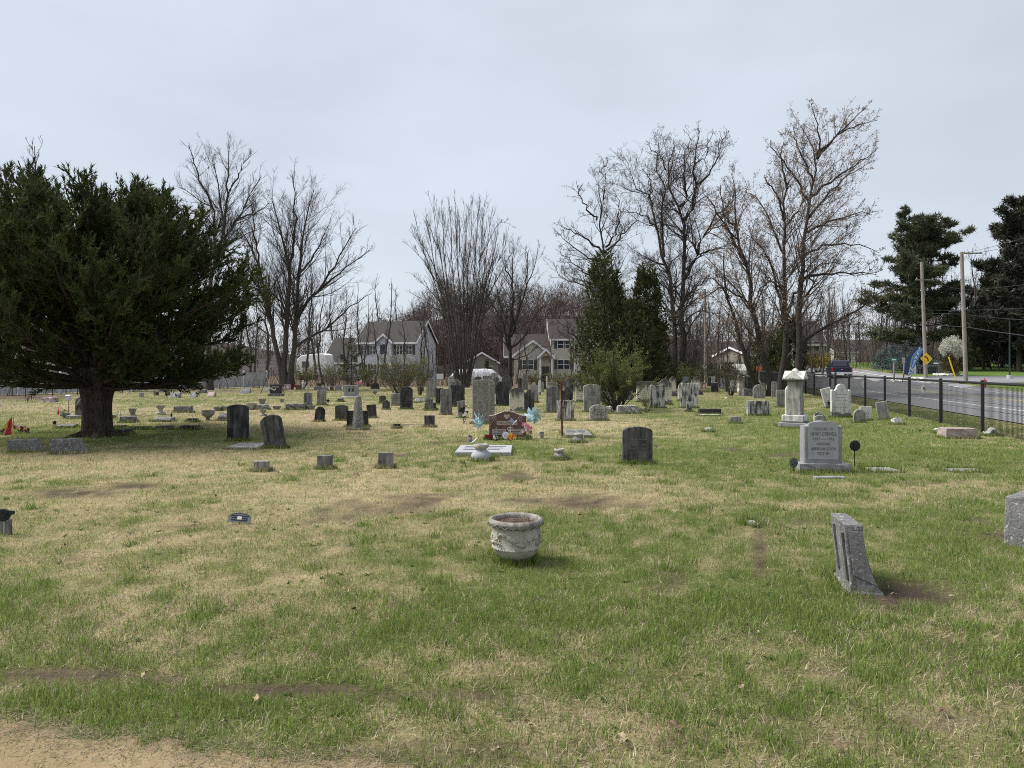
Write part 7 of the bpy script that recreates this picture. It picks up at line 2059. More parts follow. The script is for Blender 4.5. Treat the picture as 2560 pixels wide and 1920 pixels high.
# --------------------------------------------------------------- yew
def yew():
    rng = np.random.default_rng(31)
    base = np.array(G(243, 1090)); cx, cy = base[0], base[1]
    cen = np.array([cx - .50, cy + .3, 2.75]); ax = np.array([3.92, 4.1, 3.2])
    T = Tubes()
    # fluted trunk
    n, k = 18, 72; z = np.linspace(-.15, 2.4, n); V = []
    for j in range(n):
        rr = .262 + .05 * np.exp(-z[j] * 5) + .10 * float(smooth(.6, 1.5, z[j]))
        a = 2 * np.pi * np.arange(k) / k
        fl_ = 1 + .11 * np.sin(6 * a + .6 * z[j]) + .09 * np.abs(np.sin(9 * a + 2 + .4 * z[j])) + .045 * np.sin(23 * a - z[j] * 1.5)
        V.append(np.stack([cx + rr * fl_ * np.cos(a), cy + rr * fl_ * np.sin(a), np.full(k, z[j])], -1))
    V = np.array(V); idx = np.arange(n * k).reshape(n, k)
    Fq = np.stack([idx[:-1], np.roll(idx, -1, 1)[:-1], np.roll(idx, -1, 1)[1:], idx[1:]], -1).reshape(-1, 4)
    r = empty('yew_tree', base, 0, 'huge dark green yew with low spreading boughs and a thick ribbed trunk', 'tree')
    link('trunk', mesh_np('trunk', V.reshape(-1, 3) - base, Fq, None, True), M['yewbark'], r)
    # boughs
    NB = 175; P = []
    for i in range(NB):
        az = rng.uniform(0, 2 * np.pi); t = rng.random()
        z0 = 1.15 + 2.0 * t
        el = np.clip(.10 + 1.15 * t ** 1.1 + rng.normal() * .10, .06, 1.45) if i > 9 else rng.uniform(-.02, .10)
        d = np.array([np.cos(az) * np.cos(el), np.sin(az) * np.cos(el), np.sin(el)])
        p0 = np.array([cx, cy, z0]) + np.array([np.cos(az), np.sin(az), 0]) * .2
        q = (p0 - cen) / ax; dd = d / ax                    # reach of the bough: the crown's outer surface
        A = (dd ** 2).sum(); B = 2 * (q * dd).sum(); C = (q ** 2).sum() - 1
        L_ = (-B + np.sqrt(max(B * B - 4 * A * C, .01))) / (2 * A) * rng.choice([rng.uniform(.62, .9), rng.uniform(.86, .97), rng.uniform(.95, 1.03)])
        s = np.linspace(0, 1, 9)[:, None]
        pts = p0 + d * L_ * s + np.array([0, 0, 1.0]) * (.10 * L_ * s ** 2.2 - .06 * L_ * np.sin(np.pi * s) * (el < .15)) + rng.normal(size=(9, 3)) * .03 * s
        P.append(pts)
    P = np.array(P); L0 = plen(P)
    R = (.030 + .012 * L0)[:, None] * (1 - .85 * np.linspace(0, 1, 9)[None, :])
    T.add(P, R, 6)
    S, SR = spawn(P, R, per_m=5.4, t0=.34, t1=1.0, ang=(.3, .85), up=.16, wig=.08, lf=.27, npts=5, rng=rng, rf=.45, rmin=.005, lmax=1.15, kmin=6, kmax=26, taper=.45)
    S2 = S - cen; inside = (((S[:, -1] - cen) / ax) ** 2).sum(1) < 1.24
    low = S[:, :, 2].min(1) > .80 + .60 * fbm(S[:, -1, 0] * 1.0, S[:, -1, 1] * 1.0, .9, 2)
    S, SR = S[inside & low], SR[inside & low]
    T.add(S, SR, 3)
    v, f = T.arrays(); link('boughs', mesh_np('boughs', v - base, f, None, True), M['yewbark'], r)
    # sprays: along every side branch, feathery leaflets to both sides
    def sprays(A, per, lo, hi, ln, wd):
        m, n_, _ = A.shape
        idx = np.repeat(np.arange(m), per); t = rng.uniform(lo, hi, len(idx)); fz = t * (n_ - 1); i = np.minimum(fz.astype(int), n_ - 2); fr = (fz - i)[:, None]
        pos = A[idx, i] * (1 - fr) + A[idx, i + 1] * fr; tan = nrm(A[idx, i + 1] - A[idx, i])
        sd = rng.normal(size=pos.shape); sd -= (sd * tan).sum(1, keepdims=True) * tan; sd = nrm(sd)
        d = nrm(tan * .9 + sd * rng.uniform(.35, 1.0, (len(idx), 1)) + np.array([0, 0, .18]))
        return tris(pos, d, ln * rng.uniform(.6, 1.35, len(idx)), wd * rng.uniform(.7, 1.3, len(idx)), rng)
    tw, twr = spawn(S, SR, per_m=9, t0=.15, t1=1.0, ang=(.35, .8), up=.10, wig=.10, lf=.42, npts=3, rng=rng, rf=.6, rmin=.004, lmax=.42, kmin=4, kmax=9, taper=.3)
    v1, f1 = sprays(S, 18, .3, 1.05, .12, .028)
    v2, f2 = sprays(tw, 18, .0, 1.05, .10, .025)
    vv = np.concatenate([v1, v2]); ff = np.concatenate([f1, f2 + len(v1)])
    link('crown', mesh_np('crown', vv - base, ff), M['yew'], r)
    print('yew', len(S), len(tw), len(ff))
    MB_ = MB(); 
    for i in range(5): MB_.tube([(.3 * math.cos(i * 1.3), .3 * math.sin(i * 1.3), .05), (.55 * math.cos(i * 1.3), .55 * math.sin(i * 1.3), .0), (.8 * math.cos(i * 1.3), .8 * math.sin(i * 1.3), -.08)], [.11, .07, .03], 6)
    MB_.build('root', M['yewbark'], r)
yew()

# --------------------------------------------------------------- conifers
def conifer(name, label, x, y, H, R, seed, mat_, n_br=90, z0=.06, droop=-.25, dens=26, ln=.30, wd=.10, shape=.9, stems=1, gap=0.0, group=None, plate=0.0):
    rng = np.random.default_rng(seed); gz = hz(x, y); base = np.array([x, y, gz])
    r = empty(name, base, 0, label, 'tree', group)
    T = Tubes(); C = []
    for s in range(stems):
        ox, oy = (rng.normal(size=2) * .5 if stems > 1 else (0, 0)); Hs = H * (1 - .07 * s)
        P = np.array([[ox * min(t * 4, 1), oy * min(t * 4, 1), -.2 + (Hs + .2) * t] for t in np.linspace(0, 1, 9)])[None]
        T.add(P, (np.linspace(1, .06, 9) * H * .018)[None], 8)
        z = np.sort(rng.uniform(z0, .985, n_br // stems)) * Hs; az = rng.uniform(0, 2 * np.pi, len(z))
        L_ = R * ((1 - z / Hs) ** shape + .03) * rng.uniform(.65 - gap, 1.1, len(z))
        el = droop + .5 * (z / Hs)
        d = np.stack([np.cos(az) * np.cos(el), np.sin(az) * np.cos(el), np.sin(el)], -1)
        p0 = np.stack([np.full(len(z), ox), np.full(len(z), oy), z], -1); t = np.linspace(0, 1, 6)
        Bp = p0[:, None] + d[:, None] * L_[:, None, None] * t[None, :, None]; Bp[..., 2] += (.18 * L_[:, None] * t[None] ** 2)
        T.add(Bp, np.maximum(.012 + .012 * L_, .01)[:, None] * (1.05 - t)[None], 4)
        C.append(Bp)
    v, f = T.arrays(); link('trunk', mesh_np('trunk', v, f, None, True), M['barkdark'], r)
    A = np.concatenate(C); cnt = np.maximum((plen(A) * dens).astype(int), 6); idx = np.repeat(np.arange(len(A)), cnt); tt = rng.uniform(.12, 1.05, len(idx)) ** .8
    fz = np.minimum(tt, 1) * 5; i = np.minimum(fz.astype(int), 4); fr = (fz - i)[:, None]
    pos = A[idx, i] * (1 - fr) + A[idx, i + 1] * fr; tan = nrm(A[idx, i + 1] - A[idx, i])
    sd = rng.normal(size=pos.shape); sd[:, 2] *= (1 - .75 * plate); side = np.cross(tan, np.array([0, 0, 1.0])); sg = rng.uniform(-1, 1, (len(idx), 1))
    pos = pos + nrm(side) * sg * (plen(A)[idx] * .26 * (1.05 - np.minimum(tt, 1)))[:, None] + rng.normal(size=pos.shape) * .04 * np.array([1, 1, 1 - .6 * plate])
    d = nrm(tan + nrm(side) * sg * .8 + sd * .55 + np.array([0, 0, .1 + .3 * plate]))
    v, f = tris(pos, d, ln * rng.uniform(.6, 1.3, len(idx)), wd * rng.uniform(.7, 1.3, len(idx)), rng, True)
    link('crown', mesh_np('crown', v, f), M[mat_], r)
    return r
def puffy(name, label, x, y, H, R, seed, mat_, nb=60, per=5, npf=150, ps=(1.1, .38), z0=.2, shape=.5, tops=((0, 0, 1.0),), ln=.45, wd=.10, group=None, rise=.10):
    """old open conifer: irregular boughs carrying flat cushions of needles"""
    rng = np.random.default_rng(seed); gz = hz(x, y); r = empty(name, (x, y, gz), 0, label, 'tree', group); T = Tubes(); PF = []
    for (ox, oy, hs) in tops:
        Hs = H * hs; t = np.linspace(0, 1, 9)
        P = np.stack([ox * np.clip(t * 2.5 - .4, 0, 1), oy * np.clip(t * 2.5 - .4, 0, 1), -.2 + (Hs + .1) * t], -1)[None]; T.add(P, (np.linspace(1, .08, 9) * H * .016)[None], 8)
        n = nb // len(tops); z = np.sort(rng.uniform(z0, .985, n)); az = rng.uniform(0, 2 * np.pi, n)
        L_ = R * ((1 - z) ** shape * .95 + .10) * rng.uniform(.45, 1.15, n); el = rise - .25 + .55 * z + rng.normal(size=n) * .12
        d = np.stack([np.cos(az) * np.cos(el), np.sin(az) * np.cos(el), np.sin(el)], -1); k = np.clip(z * 2.5 - .4, 0, 1)
        p0 = np.stack([ox * k, oy * k, z * Hs], -1); s_ = np.linspace(0, 1, 6)
        Bp = p0[:, None] + d[:, None] * L_[:, None, None] * s_[None, :, None]; Bp[..., 2] += .12 * L_[:, None] * s_[None] ** 2; Bp[:, 1:] += rng.normal(size=(n, 5, 3)) * .10
        T.add(Bp, (.015 + .012 * L_)[:, None] * (1.08 - s_)[None], 4)
        for b in range(n):
            m_ = max(2, int(per * L_[b] / R * 2)); tt = rng.uniform(.35, 1.03, m_); q = Bp[b, 0] + (Bp[b, -1] - Bp[b, 0]) * tt[:, None]; sd = np.array([-d[b, 1], d[b, 0], 0])
            q = q + sd * (rng.uniform(-1, 1, m_) * L_[b] * .30 * (1.2 - tt))[:, None]; q[:, 2] += .12 * L_[b] * tt ** 2 + rng.normal(size=m_) * .15
            PF.append(np.column_stack([q, ps[0] * rng.uniform(.55, 1.2, m_) * (.55 + .45 * (1 - z[b]))]))
        PF.append(np.array([[ox, oy, Hs * .985, ps[0] * .55], [ox, oy, Hs * .95, ps[0] * .7]]))
    v, f = T.arrays(); link('trunk', mesh_np('trunk', v, f, None, True), M['barkdark'], r)
    PF = np.concatenate(PF); i = np.repeat(np.arange(len(PF)), npf); u = nrm(rng.normal(size=(len(i), 3))) * (rng.random((len(i), 1)) ** .45); u *= PF[i, 3:4] * np.array([.5, .5, ps[1] * .5])
    d = u / np.array([1, 1, ps[1]]) + rng.normal(size=u.shape) * .35 * PF[i, 3:4] + np.array([0, 0, .25])
    v, f = tris(PF[i, :3] + u, d, ln * rng.uniform(.5, 1.2, len(i)), wd * rng.uniform(.6, 1.3, len(i)), rng)
    link('crown', mesh_np('crown', v, f), M[mat_], r); print(name, len(PF), len(f))
    return r
def at(px, d): return (px - CX) / F * d
ge = 'evergreens beyond the road'
puffy('white_pine', 'tall white pine with tiered open boughs behind the utility poles', at(2300, 84), 84, 18.2, 6.4, 5, 'pine', 84, 7, 90, (1.9, .42), .16, .42, ((-.8, 0, .99), (1.6, .5, 1.0)), .55, .13, ge)
puffy('dark_spruce', 'towering dark conifer at the edge of the wood beyond the drive', at(2548, 78), 78, 18.8, 5.8, 6, 'spruce_dark', 90, 8, 80, (2.0, .7), .05, .62, ((0, 0, 1.0),), .55, .16, ge, .05)
puffy('dark_spruce', 'second dark conifer standing in the wood farther beyond the drive', at(2650, 86), 86, 20.0, 6.0, 7, 'spruce_dark', 70, 7, 60, (2.2, .7), .05, .6, ((0, 0, 1.0),), .6, .2, ge, .05)
puffy('dark_spruce', 'lower dark evergreen filling the wood behind the pale pole', at(2470, 92), 92, 11.5, 4.6, 8, 'spruce_dark', 60, 7, 60, (2.0, .7), .05, .5, ((0, 0, 1.0),), .6, .2, ge, .05)
for i, (u, d, vt, vb, R, lab) in enumerate([(45, 80, 305, 730, 1.5, 'blue spruce farthest up the bank near the truck'), (250, 76, 240, 770, 1.9, 'broad blue spruce right behind the street sign'), (500, 80, 165, 720, 1.7, 'blue spruce rising behind the feather flag'), (770, 82, 110, 680, 1.7, 'tallest thin topped blue spruce behind the curve sign pole'), (1010, 80, 500, 690, 1.6, 'low blue spruce behind the stone entrance wall')]):
    p = c7p(u, vt, d); conifer('blue_spruce', lab, p.x, d, p.z - hz(p.x, d), R, 40 + i, 'bluespruce', 70, .04, -.12, 30, .22, .075, .85, 1, 0, 'blue spruces by the drive')
conifer('evergreen_sapling', 'young dark evergreen before the white house', at(879, 66), 66, 4.3, 1.7, 51, 'arb', 60, .05, -.1, 26, .25, .07, .8)
def dense_cone(name, label, x, y, H, R, seed, mat_, n=9000, ln=.22, wd=.07, power=.75, group=None, low=.02):
    """closed columnar evergreen: upright sprays over an uneven surface"""
    rng = np.random.default_rng(seed); gz = hz(x, y)
    r = empty(name, (x, y, gz), 0, label, 'tree', group)
    T = Tubes(); T.add(np.array([[[0, 0, -.2], [0, 0, H * .5], [0, 0, H * .92]]]), np.array([[.04 * H ** .7, .025 * H ** .7, .01]]), 7)
    az = rng.uniform(0, 2 * np.pi, 60); z = rng.uniform(.1, .8, 60) * H
    rr = R * np.minimum(1, 3.0 * (z / H + .1)) * (1 - z / H) ** power
    Bp = np.stack([np.stack([0 * z, 0 * z, z * .8], -1), np.stack([np.cos(az) * rr * .5, np.sin(az) * rr * .5, z * .92], -1), np.stack([np.cos(az) * rr * .9, np.sin(az) * rr * .9, z + .1 * H], -1)], 1)
    T.add(Bp, np.tile(np.array([[.03, .02, .008]]), (60, 1)), 3)
    v, f = T.arrays(); link('trunk', mesh_np('trunk', v, f), M['barkdark'], r)
    nc = max(60, n // 60); tc = rng.uniform(low, .97, nc) ** 1.1; ac = rng.uniform(0, 2 * np.pi, nc)
    rc = R * np.minimum(1, 4.5 * (tc + .06)) * (1 - tc) ** power * np.sqrt(rng.uniform(.25, 1.1, nc)) * rng.uniform(.85, 1.12, nc)
    k = rng.integers(0, nc, n); cs = R * .17 * rng.uniform(.6, 1.3, nc)
    up_ = rng.uniform(0, 1, n)                               # clumps are upright plumes, wide below and pointed above
    a = ac[k]; q = rng.normal(size=(n, 2)) * (cs[k] * (1.05 - up_))[:, None]
    pos = np.stack([np.cos(a) * (rc[k] + up_ * .10 * R) + q[:, 0], np.sin(a) * (rc[k] + up_ * .10 * R) + q[:, 1], tc[k] * H + (up_ - .4) * cs[k] * 4.2], -1)
    pos[:, 2] = np.clip(pos[:, 2], .02, H * 1.04)
    d = np.stack([np.cos(a) * .45, np.sin(a) * .45, np.full(n, .8)], -1) + rng.normal(size=(n, 3)) * .5
    v, f = tris(pos, d, ln * rng.uniform(.5, 1.4, n), wd * rng.uniform(.6, 1.4, n), rng, True)
    link('crown', mesh_np('crown', v, f), M[mat_], r)
    return r
g_ = 'arborvitae among the old stones'
dense_cone('arborvitae', 'taller ragged dark arborvitae with bare limbs rising from it', *[at(1350 + 380 / 2.37, 48), 48], 8.9, 2.15, 61, 'arb', 10500, .30, .08, .62, g_)
dense_cone('arborvitae', 'dark arborvitae beside the great gnarled trunk', *[at(1350 + 635 / 2.37, 49), 49], 8.3, 2.0, 62, 'arb', 9500, .30, .08, .62, g_)
dense_cone('arborvitae', 'broad low arborvitae filling the gap between the two tall ones', *[at(1350 + 520 / 2.37, 47), 47], 5.6, 2.3, 63, 'arb', 9000, .30, .08, .5, g_)
dense_cone('bronze_conical_shrub', 'bronze green conical shrub by the white rock bed', c7p(1385, 830, 69).x, 69, 2.0, .95, 64, 'brownshrub', 3500, .14, .05, .7)
dense_cone('conical_shrub', 'slim dark conical shrub behind the covered boat', at(1218, 88), 88, 2.6, .5, 65, 'arb', 1500, .18, .06, .8)
dense_cone('dark_cedar', 'rounded dark cedar between the trunks of the budding maples', at(1925, 88), 88, 5.6, 2.6, 66, 'arb', 6000, .4, .14, .4)
dense_cone('dark_cedar', 'dark evergreen beyond the leaning maple trunk', at(1975, 92), 92, 7.6, 2.2, 67, 'spruce_dark', 6000, .4, .14, .45)
dense_cone('dark_cedar', 'dark low evergreen by the far utility pole', at(1795, 80), 80, 1.9, 2.6, 68, 'spruce_dark', 4000, .3, .1, .3)
dense_cone('dark_cedar', 'dark round evergreen below the flowering tree', c7p(1560, 680, 80).x, 80, 3.6, 1.8, 69, 'arb', 3500, .3, .1, .4)

def shrub(name, label, x, y, H, R, seed, leaf, n_st=40, leaves=2600, lsz=.06, group=None, twig='twig', arch=.5, lean=(0, 0), cat='shrub', stem_r=.012):
    rng = np.random.default_rng(seed); gz = hz(x, y)
    r = empty(name, (x, y, gz), 0, label, cat, group)
    az = rng.uniform(0, 2 * np.pi, n_st); sp = R * np.sqrt(rng.uniform(.02, 1, n_st)); hh = H * rng.uniform(.55, 1.0, n_st) * (1 - .35 * (sp / R) ** 2)
    t = np.linspace(0, 1, 6)
    P = np.stack([np.cos(az)[:, None] * (.06 * R + sp[:, None] * t ** (1 + arch)) + lean[0] * t, np.sin(az)[:, None] * (.06 * R + sp[:, None] * t ** (1 + arch)) + lean[1] * t, -.05 + hh[:, None] * (t - .18 * arch * t ** 3)], -1)
    P[:, 1:] += rng.normal(size=(n_st, 5, 3)) * .04 * H / 2
    Rr = np.linspace(stem_r, .004, 6)[None].repeat(n_st, 0)
    T = Tubes(); T.add(P, Rr, 4)
    S, SR = spawn(P, Rr, per_m=3.0, t0=.3, t1=1.0, ang=(.3, .8), up=.12, wig=.18, lf=.4, npts=4, rng=rng, rf=.6, rmin=.004, lmax=1.1, kmin=3, kmax=8)
    T.add(S, SR, 3)
    v, f = T.arrays(); link('stems', mesh_np('stems', v, f), M[twig], r)
    if leaves:
        i = rng.integers(0, len(S), leaves); j = rng.integers(0, 3, leaves); fr = rng.random((leaves, 1))
        pos = S[i, j] * (1 - fr) + S[i, j + 1] * fr + rng.normal(size=(leaves, 3)) * .03
        v, f = tris(pos, rng.normal(size=(leaves, 3)) + np.array([0, 0, .6]), lsz * rng.uniform(.6, 1.4, leaves), lsz * .55, rng, True)
        link('leaves', mesh_np('leaves', v, f), M[leaf], r)
    return r
gs = 'shrubs leafing out among the stones'
shrub('leafy_shrub', 'wide leafing green shrub among the old stones before the arborvitae', at(1540, 27.0), 27.0, 2.75, 1.55, 71, 'budleaf', 60, 17000, .06, gs, arch=.2, stem_r=.022)
shrub('budding_shrub', 'upright green budding shrub with dense straight stems before the white house', at(1000, 37), 37, 3.0, 1.35, 72, 'budleaf2', 70, 4200, .06, gs, arch=.15)
shrub('budding_shrub', 'smaller loose green shrub leaning beside the dense budding one', at(1050, 41), 41, 2.9, .9, 73, 'budleaf', 26, 1500, .06, gs)
shrub('twiggy_shrub', 'twiggy shrub leafing out low at its base by the white leaning slab', at(1600 + 1260 / SCL, 40.5), 40.5, 2.7, 1.2, 74, 'budleaf2', 34, 900, .05, gs)
shrub('sapling', 'little leafy sapling in front of the streaked slab', at(1300 + 1730 / SCL, 25.2), 25.2, .85, .42, 75, 'budleaf2', 7, 330, .045, gs, stem_r=.008)
for i, (px, d, H, R, lf, lab) in enumerate([(1735, 52, 2.5, 1.6, 'budleaf', 'green shrub below the great gnarled trunk'), (1670, 51, 2.6, 1.5, 'budleaf', 'green shrub between arborvitae and gnarled trunk'), (1400, 52, 1.5, 1.4, 'budleaf2', 'low olive shrub before the beige house porch'), (1460, 50, 1.7, 1.2, 'budleaf2', 'low olive shrub beside the taller arborvitae'), (1340, 55, 1.4, 1.2, 'budleaf2', 'low twiggy shrub below the beige house window'), (760, 58, 2.6, 1.5, 'budleaf2', 'dull olive shrub near the camper trailer'), (830, 60, 2.4, 1.8, 'budleaf2', 'dull olive shrub before the garage wing'), (920, 60, 2.2, 1.5, 'budleaf', 'green shrub below the windows of the white house')]):
    shrub('background_shrub', lab, at(px, d), d, H, R, 80 + i, lf, 34, 1900, .09, 'shrubs along the back of the cemetery')
shrub('forsythia', 'yellow olive forsythia shrub beside the truck', at(2045, 92), 92, 3.3, 2.8, 91, 'forsythia', 50, 2600, .16, None)
# flowering tree
def flowering():
    rng = np.random.default_rng(95); d = 70; c = c7p(1415, 320, d); x = c.x; gz = hz(x, d)
    P, R = np.array([[[0, 0, -.1], [0, 0, .5], [.03, 0, 1.0], [0, 0, 1.4], [.05, 0, 2.0], [0, 0, c.z - gz + .6]]]), np.array([[.07, .06, .05, .045, .035, .01]])
    r = empty('flowering_pear', (x, d, gz), 0, 'small round tree covered in white blossom beside the pale pole', 'tree')
    T = Tubes(); T.add(P, R, 7)
    S, SR = spawn(P, R, 11, .25, 1, (.3, .9), .3, .1, .5, 5, rng, .5, .008, 1.5); T.add(S, SR, 3)
    S2, SR2 = spawn(S, SR, 6, .2, 1, (.3, .9), .15, .15, .5, 4, rng, .6, .005, .7); T.add(S2, SR2, 3)
    v, f = T.arrays(); link('trunk', mesh_np('trunk', v, f), M['twig'], r)
    n = 6500; u = nrm(rng.normal(size=(n, 3))) * (rng.uniform(.35, 1.02, n) ** .6)[:, None] * np.array([1.05, 1.05, 1.2]); u *= (1 + .16 * np.sin(u[:, :1] * 7) * np.cos(u[:, 2:] * 6)); u[:, 2] += c.z - gz - .02
    v, f = tris(u, rng.normal(size=(n, 3)), .10 * rng.uniform(.6, 1.3, n), .075, rng, True); link('blossom', mesh_np('blossom', v, f), M['whitebloom'], r)
flowering()

# --------------------------------------------------------------- woods behind
def wood_tree_mesh(seed, H, r0, slender=.5):
    rng = np.random.default_rng(seed)
    t = np.linspace(0, 1, 10); w = np.cumsum(rng.normal(size=(10, 2)) * .012 * H, 0); w[0] = 0
    P = np.column_stack([w, -.2 + (H + .2) * t])[None]; R = (r0 * (1.02 - t) ** .8 + .01)[None]
    T = Tubes(); T.add(P, R, 7); C = Tubes()
    L1 = spawn(P, R, 1.5, .28, .98, (.35, .85), .25, .10, .24 * slender * 2, 6, rng, .45, .012, 5, 8, 26)
    C.add(L1[0], L1[1], 3)
    L2 = spawn(L1[0], L1[1], 1.7, .2, 1, (.35, .85), .15, .14, .42, 4, rng, .55, .010, 2, 3, 7); C.add(*L2, 3)
    L3 = spawn(L2[0], L2[1], 1.9, .2, 1, (.35, .85), .12, .16, .5, 3, rng, .6, .008, 1, 1, 3); C.add(*L3, 3)
    nm, v, f, _ = twiglets(L3, rng, 6, .5, .014, None)
    return T.mesh('trunk'), C.mesh('crown'), mesh_np('twigs', v, f)
protos = []
for i, (H, r0, sl, tw, lab) in enumerate([(15, .17, .42, 'twiggrey', 'tall slim'), (13, .15, .55, 'twig', 'spreading medium sized'), (17, .2, .5, 'twiggrey', 'very tall'), (10, .10, .5, 'twig', 'thin young'), (14, .18, .62, 'twigred', 'reddish twigged')]):
    a, b, c = wood_tree_mesh(100 + i, H, r0, sl)
    protos.append((a, b, c, tw, lab, H))
rngw = random.Random(19)
def wood_tree(k, x, y, sc, group='bare trees of the surrounding wood', twist=None):
    a, b, c, tw, lab, H = protos[k]
    px = CX + F * x / y
    where = 'behind the yew' if px < 480 else 'behind the white vinyl fence' if px < 740 else 'round the white house' if px < 1060 else 'behind the many stemmed tree' if px < 1270 else 'round the beige house' if px < 1690 else 'beyond the far road' if px < 2110 else 'behind the blue spruces' if px < 2320 else 'in the thicket beyond the drive'
    far = 'in the front row' if y < 72 else 'in the middle rows' if y < 98 else 'in the back rows'
    r = empty('wood_tree', (x, y, hz(x, y)), rngw.uniform(0, 6.28), '%s bare tree %s %s' % (lab, far, where), 'tree', group)
    r.scale = (sc, sc, sc * rngw.uniform(.92, 1.08))
    link('trunk', a, M['bark'], r); link('crown', b, M[tw], r); link('twigs', c, M[tw], r)['kind'] = 'stuff'
for (px, d, k, sc) in [(75, 60, 1, 1.5), (20, 64, 0, 1.25), (40, 58, 1, 1.1), (150, 62, 2, 1.0), (230, 70, 0, 1.0), (330, 60, 3, 1.0), (395, 66, 1, .9), (448, 60, 3, .9), (-60, 60, 0, 1.1), (-150, 56, 2, 1.0),
    (560, 64, 3, .9), (590, 72, 0, .8), (615, 60, 3, .95), (640, 80, 1, .85), (662, 68, 0, .75), (735, 66, 1, .8), (762, 74, 0, .8), (790, 88, 2, .8), (812, 66, 3, .95), (840, 110, 0, 1.0), (862, 84, 1, .9), (885, 118, 2, .95), (912, 92, 3, 1.1),
    (945, 110, 0, 1.05), (968, 76, 3, 1.15), (990, 120, 1, 1.1), (1022, 116, 0, .9), (900, 72, 3, .8), (935, 68, 3, .75), (1000, 74, 3, .85), (1042, 66, 3, .8), (1060, 72, 1, .6), (1290, 70, 3, .7), (1310, 80, 3, .8), (1385, 68, 3, .6), (1420, 76, 3, .8), (870, 66, 3, .7), (1065, 84, 3, 1.0), (1085, 70, 3, .8), (1110, 100, 1, .9), (1340, 112, 4, .8), (1290, 120, 4, .9), (1385, 118, 4, .85), (1430, 120, 1, .9),
    (1720, 66, 1, .7), (1745, 90, 4, .7), (1790, 86, 4, .75), (1820, 98, 1, .8), (1850, 106, 4, .8), (1905, 112, 1, .85), (1950, 118, 4, .8), (2010, 122, 1, .9), (2060, 118, 0, .85), (2085, 128, 1, 1.0), (2125, 120, 4, .8),
    (2215, 100, 4, .75), (2250, 106, 1, .8), (2290, 98, 0, .9), (2335, 104, 2, .85), (2370, 92, 0, .95), (2395, 100, 1, .95), (2430, 88, 0, 1.0), (2450, 96, 2, .9), (2480, 84, 3, 1.1), (2505, 92, 0, .9), (2540, 84, 1, .8), (2575, 86, 0, .9), (2620, 80, 2, .9), (300, 80, 1, 1.0), (480, 84, 0, .8)]:
    wood_tree(k, at(px, d), d, sc)
for i in range(46):                                        # grey thicket beyond the far road
    px = rngw.uniform(1690, 2140); d = rngw.uniform(84, 124); wood_tree(rngw.choice([0, 1, 3, 3, 4, 1]), at(px, d), d, rngw.uniform(.45, .85))
for i in range(22):                                        # behind the blue spruces
    px = rngw.uniform(2140, 2330); d = rngw.uniform(92, 120); wood_tree(rngw.choice([1, 3, 4]), at(px, d), d, rngw.uniform(.4, .75))
for i in range(40):                                        # thicket beyond the drive
    px = rngw.uniform(2330, 2640); d = rngw.uniform(84, 112); wood_tree(rngw.choice([0, 1, 3, 3, 4, 4]), at(px, d), d, rngw.uniform(.5, 1.0))
for i in range(60):                                        # second line of the wood
    px = rngw.choice([rngw.uniform(-100, 560), rngw.uniform(540, 1010), rngw.uniform(1040, 1160), rngw.uniform(1700, 2160), rngw.uniform(2180, 2600)]); d = rngw.uniform(92, 130)
    if 1100 < px < 1700 or 730 < px < 1020: d = rngw.uniform(116, 140)
    wood_tree(rngw.choice([0, 1, 3, 3, 4]), at(px, d), d, rngw.uniform(.55, .95))
# undergrowth along the wood: one tangled mass
def undergrowth(name, label, spots, n, mat_, seed, H=(1.0, 2.6)):
    rng = np.random.default_rng(seed); P = []
    for (x0, y0, x1, y1, wdt, frac, hs) in spots:
        k = int(n * frac); t = rng.random(k); x = x0 + (x1 - x0) * t + rng.normal(size=k) * wdt * .4; y = y0 + (y1 - y0) * t + rng.normal(size=k) * wdt
        h = rng.uniform(H[0], H[1], k) * hs; z = height(x, y)
        ln = rng.normal(size=(k, 2)) * .28 * h[:, None]; s = np.linspace(0, 1, 5)
        q = np.stack([x[:, None] + ln[:, :1] * s ** 1.6, y[:, None] + ln[:, 1:] * s ** 1.6, z[:, None] - .05 + h[:, None] * s], -1); q[:, 1:] += rng.normal(size=(k, 4, 3)) * .06
        P.append(q)
    P = np.concatenate(P); R = np.linspace(.016, .005, 5)[None].repeat(len(P), 0)
    T = Tubes(); T.add(P, R, 3)
    S, SR = spawn(P, R, 1.7, .25, 1, (.4, 1.0), .1, .2, .45, 3, rng, .6, .006, 1.0, 2, 5); T.add(S, SR, 3)
    tag(link(name, T.mesh(name), M[mat_]), label, 'brush', None, 'stuff')
undergrowth('undergrowth', 'tangled brown undergrowth along the wood edge', [(-31, 38, -19, 58, 1.6, .16, .7), (-19, 60, -4, 63, 2.0, .28, .8), (-5, 62, 12, 62, 2.0, .14, .55), (10, 66, 26, 78, 3, .14, .9), (-22, 72, 4, 80, 3, .14, 1.2), (at(1690, 54), 54, at(1745, 56), 56, .7, .10, 2.1)], 1500, 'twig', 201)
undergrowth('red_brush', 'dense reddish brown brush beyond the road and the drive', [(38, 92, 60, 88, 3, .34, 1.7), (48, 98, 85, 86, 4, .40, 2.0), (24, 106, 44, 100, 3, .26, 1.5)], 1000, 'twigred', 202)
